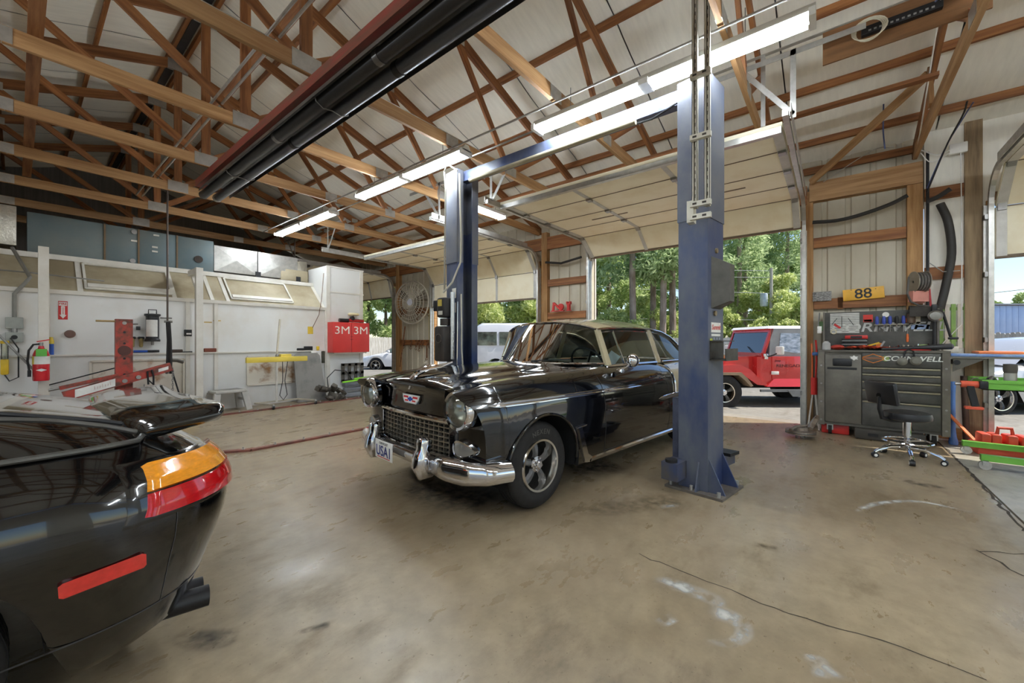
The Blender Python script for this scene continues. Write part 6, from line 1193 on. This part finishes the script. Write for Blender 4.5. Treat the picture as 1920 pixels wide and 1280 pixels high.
# ---------------- between the doors: fan, clamps, red stands ----------------
fa=thing('wall_fan','large round caged wall fan between the overhead doors','fan',(7.28,9.6,2.42),math.radians(12)); fm=M('fan_wire',(190,182,166),.5,.3)
R_=.62
for r in(.62,.50,.38,.26,.14): MB().tube([(-.1+(.06 if r==.62 else -.02*(1-r)),r*math.cos(t),r*math.sin(t)) for t in np.linspace(0,2*math.pi,40,endpoint=False)],.010 if r<.6 else .022,6,closed=True).build('guard_ring',fm,fa)
b_=MB()
for k in range(36): a=2*math.pi*k/36; b_.tube([(-.12,.1*math.cos(a),.1*math.sin(a)),(-.11,.4*math.cos(a),.4*math.sin(a)),(-.04,.62*math.cos(a),.62*math.sin(a))],.0065,5)
b_.build('guard_wire',fm,fa); MB().lathe([(0,.02),(.09,.015),(.1,0),(.09,-.01)],(-.12,0,0),(-1,0,0),20).build('badge',M('fan_badge',(196,196,204),.4),fa)
for k in range(3):
    a=2*math.pi*k/3+.6; d=Vector((0,math.cos(a),math.sin(a))); t=Vector((0,-math.sin(a),math.cos(a))); MB().add([d*.1+t*.08+Vector((-.06,0,0)),d*.1-t*.08+Vector((.02,0,0)),d*.54-t*.14+Vector((.03,0,0)),d*.54+t*.14+Vector((-.07,0,0))],[(0,1,2,3)]).build('blade',M('fan_blade',(132,122,106),.5,.3),fa)
MB().cyl((-.02,0,0),(.14,0,0),.09,16).build('motor',M('fan_motor',(104,96,84),.5,.3),fa); MB().beam((.1,0,0),(.24,-.2,.25),.05,.05).build('wall_arm',M('arm_dark',(90,84,76),.5,.4),fa)
rsm=M('clamp_rust',(120,84,60),.6,.4,.2,12)
def clampthing(y,z,l,lab):
    t=thing('hanging_clamp',lab,'clamp',(7.49,y,z),0,'clamps hung between the doors'); MB().tube([(0,.05*math.cos(a),.05*math.sin(a)) for a in np.linspace(.3,5.6,12)],.014,6).build('jaw',rsm,t); MB().bevbox((-.005,0,-.05-l/2),(.02,.05,l),.006).build('shank',rsm,t); MB().tube([(-.01,.02,-.05-l),(-.01,.05,-.1-l),(-.01,.0,-.13-l),(-.01,-.03,-.08-l)],.01,6).build('hook',rsm,t)
cl=[(10.4,2.28,.1),(10.15,2.22,.06),(9.62,2.3,.26),(9.45,2.22,.08),(9.3,2.22,.1),(9.12,2.22,.08)]
nm=['first','second','third','fourth','fifth','last']
for i,(y,z,l) in enumerate(cl): clampthing(y,z,l,'rusty clamp hung on the upper board under the fan, %s from the wood post'%nm[i])
cl=[(10.3,1.27,.08),(9.95,1.27,.1),(9.7,1.27,.12),(9.55,1.27,.16),(9.4,1.27,.06),(9.2,1.25,.4),(9.08,1.27,.06)]; nm=['first','second','third','fourth','fifth','longest one','last']
for i,(y,z,l) in enumerate(cl): clampthing(y,z,l,'rusty clamp hung on the lower board below the fan, %s from the wood post'%nm[i])
o=MB().cyl((7.38,10.35,.5),(7.46,10.2,1.75),.018,8).build('broom_handle',woodo); tag(o,'wooden handle leaning before the lower clamp board','handle')
o=MB().bevbox((7.45,8.99,1.75),(.05,.09,1.0),.01).build('yellow_level',MATS['lamp_yellow']); tag(o,'tall yellow level standing beside the door jamb','level')
rj=thing('red_bracket','red steel stand on the girt between the doors','jack stand',(7.45,4.70,1.94)); MB().beam((0,.12,0),(0,.1,.2),.05,.03,(1,0,0)).build('post',redp,rj); MB().beam((0,.1,.19),(0,-.1,.02),.05,.04).build('arm',redp,rj); MB().cyl((0,-.07,.1),(.04,-.07,.1),.07,16).build('wheel',redp,rj); MB().bb((-.03,-.16,0),(.03,.16,.02)).build('foot',redp,rj)
o=MB(); o.bb((-.03,-.03,0),(.03,.03,.16)); o.bb((-.035,-.05,0),(.035,.05,.02)); o.bb((-.035,-.05,.14),(.035,-.02,.2)); o.bb((-.035,.02,.14),(.035,.05,.2)); o=o.build('red_stand',redp); o.location=(7.45,4.42,1.94); tag(o,'small red forked stand on the same girt','stand')
ystand((8.6,12.2,-.1),.6,'yellow bar lamp stand just outside the door by the booth')
o=MB().tube([(7.42,5.0,3.05),(7.42,4.6,2.98),(7.42,4.1,3.05)],.025,8).build('flex_hose',blk2); tag(o,'black hose sagging between the two middle doors','hose')
# ---------------- outdoors ----------------
GZ=-.2
def gnd(px,d,z=GZ): p=atd(px,640,d); return Vector((p.x,p.y,z))
# open-top red off-roader
jp=thing('red_off_roader','red short off-road vehicle with grey soft top outside the raised door','car',(0,0,0),math.radians(-51.2))
fwp=gnd(1349,8.55,-.165); jp.location=fwp-Vector((.6266*.62,-.779*.62,0))+Vector((.779*.62,.6266*.62,0))   # local origin: front bumper centre line
jred=M('jeep_red',(200,52,50),.25,0,.06,3,coat=.8); jgr=M('soft_top_grey',(150,152,154),.7,0,.08,6); jdk=M('jeep_trim',(52,50,50),.6)
def j(u,v,z): return Vector((u,-v,z))   # v>0: side facing the shop
tub=MB(); tub.prism([j(1.35,.74,.55),j(3.75,.74,.55),j(3.75,.74,1.12),j(1.35,.74,1.12)],(0,1,0),1.48); tub.build('body_tub',jred,jp)
MB().prism([j(.25,.5,.72),j(1.45,.58,.72),j(1.45,.58,1.14),j(.25,.5,1.05)],(0,1,0),1.05).build('hood',jred,jp); MB().bb(j(.18,-.5,.62),j(.27,.5,1.04)).build('grille_panel',jred,jp)
for s in(1,-1):
    fd=[(.18,.86),(.22,.93),(.95,.96),(1.15,.86),(1.42,.60),(1.5,.57),(1.5,.52),(1.3,.54),(1.07,.70),(.95,.80),(.3,.80),(.2,.78)]
    MB().prism([j(u,s*.84,z) for u,z in fd],(0,s,0),.32).build('fender',jred,jp); fl_=[(.24,.80),(.95,.80),(1.08,.68),(1.2,.52),(1.15,.50),(1.02,.64),(.9,.74),(.3,.75)]; MB().prism([j(u,s*.865,z) for u,z in fl_],(0,s,0),.3).build('fender_flare',M('flare_tan',(150,128,104),.7),jp)
    MB().prism([j(1.5,s*.84,.50),j(2.6,s*.84,.50),j(2.6,s*.84,.62),j(2.5,s*.76,.66),j(1.7,s*.76,.66)],(0,s,0),.1).build('side_sill',jred,jp)
    MB().beam(j(1.35,s*.86,.42),j(2.7,s*.86,.42),.05,.05).build('step_bar',M('step_grey',(120,122,124),.5,.3),jp); MB().prism([j(1.9,s*.88,.43),j(2.5,s*.88,.43),j(2.42,s*.88,.30),j(2.0,s*.88,.30)],(0,-s,0),.02).build('step_plate',MATS['step_grey'],jp)
    dr=MB().bevbox(j(2.12,s*.748,.88),(.92,.02,.50),.015).build('door',jred,jp)
    if s>0:
        text_obj('lettering','RENEGADE',.085,M('letter_dark_red',(92,26,28),.5),j(2.02,.762,.93),(1,0,0),(0,0,1),dr,.001,.001,0,1.3); text_obj('lettering','Jeep',.06,MATS['letter_dark_red'],j(1.78,.762,1.04),(1,0,0),(0,0,1),dr,.001,.0005,0,1.2); MB().bb(j(2.42,.762,.90),j(2.54,.758,.96)).build('flag_badge',M('badge_grey',(160,160,164),.5),dr); MB().bevbox(j(1.72,.76,.78),(.16,.02,.07),.008).build('hinge',stw,dr)
    tp=[(1.62,1.12),(2.58,1.12),(3.7,1.12),(3.72,1.72),(1.66,1.72)]; MB().prism([j(u,s*.72,z) for u,z in tp],(0,s,0),.02).build('top_side',jgr,jp)
    MB().prism([j(u,s*.724,z) for u,z in((1.82,1.25),(1.86,1.62),(2.45,1.62),(2.48,1.22),(2.2,1.20))],(0,-s,0),.008).build('top_window',M('vinyl_window',(206,220,240),.1,0,.1,3,coat=1,stretch=(3,1,9),col2=(120,140,165)),jp)
    m_=MB().bevbox(j(1.66,s*1.0,1.26),(.06,.2,.17),.02).build('mirror',stw,jp); MB().tube([j(1.55,s*.76,1.12),j(1.6,s*.88,1.16),j(1.66,s*.98,1.22)],.014,8).build('mirror_arm',jdk,m_); MB().bevbox(j(1.52,s*.765,1.13),(.08,.05,.12),.01).build('mirror_bracket',chrome,m_)
    for u in(.62,2.99):
        wheel(jp,j(u,s*.72,.375),s,R=.375,Wd=.25,rim=.2)
wf=[(1.46,1.12),(1.66,1.72),(1.72,1.72),(1.52,1.12)]
for v0,v1 in((.72,.66),(-.66,-.72)): MB().prism([j(u,v0,z) for u,z in wf],(0,1,0),.06).build('windshield_post',jred,jp)
MB().bb(j(1.46,-.7,1.12),j(1.53,.7,1.2)).build('windshield_frame',jred,jp); MB().prism([j(1.635,.7,1.65),j(1.70,.7,1.65),j(1.72,.7,1.73),j(1.66,.7,1.73)],(0,1,0),1.4).build('windshield_frame',jred,jp)
MB().prism([j(1.505,.66,1.2),j(1.515,.66,1.2),j(1.665,.66,1.66),j(1.655,.66,1.66)],(0,1,0),1.32).build('windshield',glass('jeep_glass',(150,165,160),.25),jp); MB().beam(j(1.47,.4,1.19),j(1.53,.1,1.33),.012,.012).build('wiper',black,jp)
MB().prism([j(1.6,.72,1.72),j(3.74,.72,1.72),j(3.70,.66,1.78),j(1.7,.66,1.78)],(0,1,0),1.44).build('soft_top',M('top_white',(222,222,224),.6),jp); MB().bb(j(.1,-.6,.45),j(3.7,.6,.55)).build('chassis',MATS['underbody'],jp); MB().bb(j(0,-.75,.50),j(.1,.75,.62)).build('front_bumper',jdk,jp)
for u in(.62,2.99): MB().cyl(j(u,-.7,.375),j(u,.7,.375),.05,10).build('axle',M('axle_brown',(120,100,80),.7),jp)
# modern cars, simple lofted bodies
def sedan(name,label,loc,rz,paint,suv=0):
    t=thing(name,label,'car',loc,rz); ct=[(0,.35,.6),(.15,.3,.72),(.8,.28,.85),(1.35,.28,.95),(2.0,.28,.95),(3.2,.28,.97),(4.2,.3,.98),(4.5,.4,.85)]
    us=np.linspace(0,4.5,46); g=[]
    for u in us:
        zt=interp([a[0] for a in ct],[a[2] for a in ct],u); zb=.26
        for cu in(.85,3.5):
            if abs(u-cu)<.37: zb=max(zb,.33+math.sqrt(.37**2-(u-cu)**2))
        w=interp([0,.25,.8,3.8,4.5],[.62,.8,.9,.9,.74],u); g.append([Vector((u,s*w*k,zb+(zt-zb)*f)) for s,k,f in((-1,.95,0),(-1,1,.3),(-1,1,.6),(-1,.95,.88),(-1,.82,1),(0,0,1.03),(1,.82,1),(1,.95,.88),(1,1,.6),(1,1,.3),(1,.95,0))])
    MB().grid(g).build('body',paint,t,ang=40)
    rf=[(1.15,.93),(1.9,1.36),(2.3,1.45),(3.1,1.44),(3.9,.97)]; P=smooth_curve([(u,0,z) for u,z in rf],20); g=[[Vector((p.x,s*(.80-.28*(p.z-.95)/.5*.9)*k,p.z+(0 if k==1 else .03))) for s,k in((-1,1),(-1,.6),(0,0),(1,.6),(1,1))] for p in P]
    cab=MB().grid(g).build('roof',paint,t,ang=40)
    for s in(-1,1):
        gl_=[Vector((p.x,s*(.80-.28*(p.z-.95)/.5*.9)+s*-.01,max(.95,p.z-.05))) for p in P[2:-1]]; lo=[Vector((p.x,s*.80,.95)) for p in P[2:-1]]; MB().grid([gl_,lo]).build('side_glass',M('tinted_glass',(110,124,112),.06,0,.2,2,coat=1,col2=(40,44,42)),t)
        MB().beam((2.4,s*.81,.95),(2.42,s*.62,1.42),.05,.02,(1,0,0)).build('door_pillar',paint,t); MB().bevbox((1.5,s*.92,1.0),(.1,.18,.12),.03).build('mirror',paint,t); MB().bevbox((2.75,s*.905,.85),(.16,.02,.035),.01).build('door_handle',chrome,t)
        for u in(.85,3.5): wheel(t,Vector((u,s*.78,.33)),-s,R=.33,Wd=.21,rim=.22)
    MB().bb((.2,-.7,.22),(4.3,.7,.4)).build('underside',MATS['underbody'],t); return t
p=gnd(1866,7.6,-.13); fo=Vector((.6266,-.779,0)); so_=Vector((.779,.6266,0)); sedan('parked_sedan','pale silver sedan parked outside behind the green cart',p-fo*.85+so_*.78,math.radians(-51.2),M('silver_paint',(214,214,214),.25,.2,.03,2,coat=.8))
p=gnd(690,19.5); sedan('parked_sedan','white car parked outside by the fence beyond the booth',p-fo*.45+so_*.78,math.radians(-51.2),M('white_car',(232,234,238),.25,0,.03,2,coat=.8))
# white passenger van
vn=thing('passenger_van','white high-roof passenger van parked outside behind the sedan','van',gnd(884,16.5)+so_*1.0,math.radians(-51.2)); vw=M('van_white',(232,234,238),.3,0,.03,2,coat=.6)
sec=[(-1,.4,.0),(-1,.97,.12),(-1,1.0,.45),(-1,.97,.7),(-1,.88,.95),(-.7,.0,1.0)]
g=[]
for u in np.linspace(0,5.4,40):
    zt=interp([0,.12,.4,3.9,4.5,5.2,5.4],[1.75,2.1,2.26,2.26,1.75,1.1,.8],u); w=interp([0,.2,4.6,5.4],[.9,1,1,.85],u); zb=.38
    for cu in(1.0,4.4):
        if abs(u-cu)<.42: zb=max(zb,.36+math.sqrt(.42**2-(u-cu)**2))
    g.append([Vector((u,s_*w*(interp([.38,.6,1.3,1.9,2.16],[.94,1,1,.93,.84],zb+(zt-zb)*f) if f<1 else .55),zb+(zt-zb)*f)) for s_,f in((-1,0),(-1,.12),(-1,.5),(-1,.8),(-1,.95),(-1,1),(1,1),(1,.95),(1,.8),(1,.5),(1,.12),(1,0))])
MB().grid(g).build('body',vw,vn,ang=40)
for a,b in((.25,1.05),(1.15,2.2),(2.3,3.3),(3.45,4.1)): MB().prism([(a,-1.012,1.32),(b,-1.012,1.32),(b,-.945,1.88),(a,-.945,1.88)],(0,1,0),.04).build('side_window',MATS['tinted_glass'],vn)
for u in(1.0,4.4):
    for s in(-1,1): wheel(vn,Vector((u,s*.88,.36)),-s,R=.36,Wd=.22,rim=.22)
MB().bb((0,-.97,.62),(5.2,-.96,.66)).build('side_moulding',M('moulding_grey',(150,152,156),.5),vn); MB().bb((.1,-.8,.25),(5.2,.8,.42)).build('underside',MATS['underbody'],vn)
# fences
def fence(name,label,a,b,h,mat,seps=False):
    a,b=Vector(a),Vector(b); d=(b-a); L_=d.length; d.normalize(); n=Vector((-d.y,d.x,0)); t=thing(name,label,'fence',a); k=int(L_/.15); bm=MB()
    for i in range(k):
        p0=d*(i*.15); hh=h+random.Random(i).uniform(-.02,.02)
        P=[p0+Vector((0,0,0)),p0+d*.142,p0+d*.142+Vector((0,0,hh-.04)),p0+d*.11+Vector((0,0,hh)),p0+d*.03+Vector((0,0,hh)),p0+Vector((0,0,hh-.04))]
        if seps: MB().prism(P,n,.018).build('board',mat,t)
        else: bm.prism(P,n,.018)
    if not seps: o=bm.build('board_row',mat,t); o['kind']='stuff'
    for z in(.35,h*.5,h-.3): MB().beam(d*0+n*(.04 if not seps else -.02)+Vector((0,0,z)),d*L_+n*(.04 if not seps else -.02)+Vector((0,0,z)),.04,.09).build('rail',mat,t)
    for i in range(int(L_/2.4)+1): MB().beam(d*(i*2.4)+n*.09,d*(i*2.4)+n*.09+Vector((0,0,h)),.09,.09,(1,0,0)).build('post',mat,t)
    return t
fgm=M('fence_grey',(232,227,216),.8,0,.15,3,.1,stretch=(6,6,.6),col2=(196,188,174)); fwm=M('fence_white',(214,210,202),.75,0,.1,3,stretch=(6,6,.6),col2=(180,172,160))
fence('board_fence','long grey board fence at the back of the yard',(24,-2,-.25),(24,34,-.25),1.75,fgm)
fence('board_fence','grey board fence behind the parked white car',gnd(660,23.5,-.25),gnd(800,25.5,-.25),1.8,fgm)
fence('picket_fence','pale dog-eared board fence behind the silver sedan',gnd(1850,11.5,-.2),gnd(1990,9.5,-.2),1.72,fwm,True)
# metal building
bd=thing('metal_building','blue metal sided building with tan base beyond the fence','building',gnd(1890,26)); rz_=math.radians(-51.2); bd.rotation_euler=(0,0,rz_); bd.scale=(1,1,1)
bl=M('blue_siding',(176,196,232),.4,.1,.06,1); MB().bb((-9,0,0),(9,8,1.75)).build('base_wall',M('tan_block',(176,156,122),.8,0,.1,4),bd)
for k in range(45): MB().bevbox((-8.8+k*.4,-.03,2.85),(.385,.06,2.1),.01).build('siding_panel',bl,bd)
MB().prism([(-9.2,-.3,3.85),(9.2,-.3,3.85),(9.2,8,4.6),(-9.2,8,4.6)],(0,0,1),.08).build('roof',M('roof_pale',(170,174,182),.5,.3),bd); MB().cyl((.4,1.4,3.9),(.4,1.4,4.5),.18,12).build('roof_vent',galv,bd); MB().bb((-9.1,-.1,3.82),(9.1,-.02,3.92)).build('eave_trim',M('eave_brown',(110,96,90),.6),bd); MB().bb((-9,-.08,1.72),(9,-.01,1.82)).build('skirt_trim',M('skirt_grey',(120,126,140),.6),bd)
# utility pole and wires
up=thing('utility_pole','pale utility pole with two grey transformers beyond the yard','utility pole',gnd(1446,30)); MB().cyl((0,0,0),(0,0,7.0),.14,12,.1).build('pole',M('pole_grey',(186,180,170),.7),up)
for s in(-1,1): 
    tr_=MB().lathe([(0,-.5),(.24,-.48),(.26,-.4),(.26,.4),(.22,.5),(0,.52)],Vector((.6266,-.779,0))*s*.55+Vector((0,0,4.6)),n=18).build('transformer',M('transformer_grey',(196,204,212),.4,.2),up); MB().beam((0,0,4.7),Vector((.6266,-.779,0))*s*.35+Vector((0,0,4.7)),.06,.06).build('bracket',galv,tr_)
for i,(z,py,lab) in enumerate(((6.6,490,'topmost'),(6.1,505,'second highest'),(4.9,525,'third'),(2.9,585,'lowest'))):
    a=gnd(1446,30,z); b=atd(1000,py,36); c_=(a+b)/2-Vector((0,0,.25)); w_=MB().tube(smooth_curve([a,c_,b],10),.02,5).build('power_line',M('line_pale',(206,206,204),.5)); tag(w_,'%s overhead line strung from the utility pole'%lab,'power line')
o=MB().tube(smooth_curve([atd(1700,560,22),atd(1870,548,22),atd(2100,520,22)],8),.015,5).build('power_line',black); tag(o,'dark overhead line above the metal building','power line')
# trees
def leafmat(name,c1,c2):
    m=bpy.data.materials.new(name); m.use_nodes=True; t=m.node_tree; N=t.nodes; L_=t.links; N.remove(N['Principled BSDF']); o=N['Material Output']; at=N.new('ShaderNodeAttribute'); at.attribute_name='tone'; cr=N.new('ShaderNodeValToRGB'); cr.color_ramp.elements[0].color=(*lin(c1),1); cr.color_ramp.elements[1].color=(*lin(c2),1); L_.new(at.outputs['Fac'],cr.inputs[0]); d=N.new('ShaderNodeBsdfDiffuse'); tl_=N.new('ShaderNodeBsdfTranslucent'); L_.new(cr.outputs[0],d.inputs[0]); L_.new(cr.outputs[0],tl_.inputs[0]); mx=N.new('ShaderNodeMixShader'); mx.inputs[0].default_value=.6; L_.new(d.outputs[0],mx.inputs[1]); L_.new(tl_.outputs[0],mx.inputs[2]); L_.new(mx.outputs[0],o.inputs[0]); return m
lm_b=leafmat('leaf_green',(140,164,98),(226,236,176)); lm_y=leafmat('leaf_yellow_green',(170,186,108),(240,243,184)); lm_p=leafmat('pine_needle',(136,160,110),(214,228,176))
def foliage(name,clumps,n,size,mat,seed,long=1):
    r=np.random.RandomState(seed); C=np.array([c_[:3] for c_ in clumps]); Rr=np.array([c_[3] for c_ in clumps]); w=Rr**2; k=r.choice(len(C),n,p=w/w.sum()); u=r.normal(size=(n,3)); u/=np.linalg.norm(u,axis=1)[:,None]; P=C[k]+u*(Rr[k]*r.uniform(.55,1.05,n))[:,None]*np.array([1,1,.8])
    a=r.normal(size=(n,3)); a/=np.linalg.norm(a,axis=1)[:,None]; b=np.cross(a,u+r.normal(scale=.5,size=(n,3))); b/=np.linalg.norm(b,axis=1)[:,None]+1e-6; s=size*r.uniform(.6,1.3,n)[:,None]
    V=np.stack([P-a*s*long,P-b*s*.45,P+a*s*long,P+b*s*.45],1).reshape(-1,3); me=bpy.data.meshes.new(name); me.from_pydata(V.tolist(),[],[(4*i,4*i+1,4*i+2,4*i+3) for i in range(n)]); at=me.attributes.new('tone','FLOAT','POINT'); at.data.foreach_set('value',np.repeat(r.uniform(0,1,n),4).astype(np.float32)); me.materials.append(mat); return me
def blob(R,H,z0,n,seed):
    r=random.Random(seed); out=[]
    for i in range(n):
        a=r.uniform(0,6.28); q_=r.uniform(0,1)**.6; z=r.uniform(0,1); k=math.sin(math.pi*min(1,.15+z*.8)); out.append((R*q_*k*math.cos(a),R*q_*k*math.sin(a),z0+H*z,r.uniform(.45,.8)*R*.36))
    return out
FM={'b0':foliage('crown',blob(3.2,6.5,1.4,26,1),9000,.15,lm_b,1),'b1':foliage('crown',blob(2.8,8,.8,28,2),9000,.15,lm_b,2),'y0':foliage('crown',blob(2.4,3.4,.1,22,3),8000,.13,lm_y,3),'y1':foliage('crown',blob(2.8,5.5,.3,24,4),9000,.14,lm_y,4)}
pc=[]
for i in range(26): a=i*2.4; z=6.2+i*.42; pc.append(((2.6-i*.07)*math.cos(a)*.7,(2.6-i*.07)*math.sin(a)*.7,z,1.0))
FM['p0']=foliage('crown',pc,5200,.16,lm_p,5,1.5)
bark=M('pine_bark',(172,156,142),.9,0,.2,3,.3,stretch=(1,1,.3),col2=(126,108,94)); barkd=M('dark_bark',(104,90,74),.9,0,.2,4)
TRM={}
for k_,(h_,r_) in {'b':(5,.16),'p':(17.5,.24),'y':(2.5,.08)}.items(): TRM[k_]=MB().tube([(0,0,0),(.08,.03,h_*.35),(-.04,.06,h_*.7),(0,0,h_)],[r_,r_*.85,r_*.65,r_*.3],10).mesh('trunk',bark if k_=='p' else barkd)
def tree(px,d,kind,sc,label,group,rz=None,seed=0):
    t=thing('pine_tree' if kind[0]=='p' else 'leafy_tree' if kind[0]=='b' else 'leafy_shrub',label,'tree' if kind[0]!='y' else 'shrub',gnd(px,d,-.28),seed*1.7,group); t.scale=(sc,sc,sc)
    for nm,me in(('crown',FM[kind]),('trunk',TRM[kind[0]])): o=bpy.data.objects.new(nm,me); COL.objects.link(o); o.parent=t
sd=0
for px,d,l in((1188,27,'pine trunk standing beyond the fence, first from the door jamb'),(1224,29,'pine trunk beyond the fence, second from the door jamb'),(1242,27,'pine trunk beyond the fence, third from the door jamb'),(1262,28,'pine trunk beyond the fence, fourth from the door jamb'),(1290,27,'pine trunk beyond the fence beside the stickered column'),(1385,34,'pine trunk left of the utility pole'),(1397,36,'second pine trunk left of the utility pole'),(1425,40,'slim far pine behind the utility pole'),(1475,38,'pine behind the off-roader roof'),(1140,36,'far pine between the door jamb and the trunk row')): sd+=1; tree(px,d,'p0',1.0 if d<30 else .95,l,'pines beyond the fence',seed=sd)
for px,d,k_,sc,l in ((1120,33,'b0',1.1,'leafy tree filling the corner of the raised door opening'),(1165,40,'b1',1.2,'leafy tree behind the first pine trunk'),(1215,44,'b0',1.3,'leafy tree behind the middle pine trunks'),(1265,40,'b1',1.1,'leafy tree behind the fourth pine trunk'),(1325,42,'b0',1.3,'leafy tree behind the lift column'),(1370,44,'b1',1.35,'leafy tree left of the pole behind the pines'),(1420,46,'b0',1.5,'tall leafy tree behind the utility pole'),(1480,44,'b1',1.4,'leafy tree behind the off-roader top'),(1530,40,'b0',1.3,'leafy tree past the door jamb by the chest'),(690,30,'b1',1.0,'dense leafy tree beyond the booth end'),(722,29,'b0',1.0,'dense leafy tree beside the wood post by the booth'),(745,34,'b1',1.1,'leafy tree behind the fan wall'),(900,32,'b1',1.0,'leafy tree above the van roof'),(960,34,'b0',1.05,'leafy tree behind the middle of the van'),(1020,34,'b1',1.0,'leafy tree behind the sedan windshield'),(1070,36,'b0',1.1,'leafy tree hidden behind the red stand wall'),(1865,48,'b0',.78,'tree showing above the metal building by the post'),(1915,46,'b1',.8,'taller tree above the metal building roof'),(1960,50,'b0',.95,'tree behind the metal building end')): sd+=1; tree(px,d,k_,sc,l,'leafy trees beyond the yard',seed=sd)
for px,d,k_,sc,l in((1150,27.5,'y0',1.0,'yellow-green shrub at the foot of the first pines'),(1205,30,'y1',.8,'yellow-green shrub between the pine trunks'),(1275,30,'y0',1.0,'shrub at the foot of the last pine trunks'),(1400,32,'y1',.9,'bright shrub left of the utility pole'),(1470,31,'y1',1.1,'bright shrub right of the utility pole'),(1500,28,'y0',1.2,'shrub above the off-roader top'),(905,24.5,'y1',.9,'bright shrub above the van rear'),(950,25.5,'y1',.95,'bright shrub above the van middle'),(1000,25,'y0',1.2,'bright shrub beside the door post'),(1350,31,'y0',1.1,'shrub behind the box cover of the lift column')): sd+=1; tree(px,d,k_,sc,l,'shrubs beyond the fence',seed=sd)
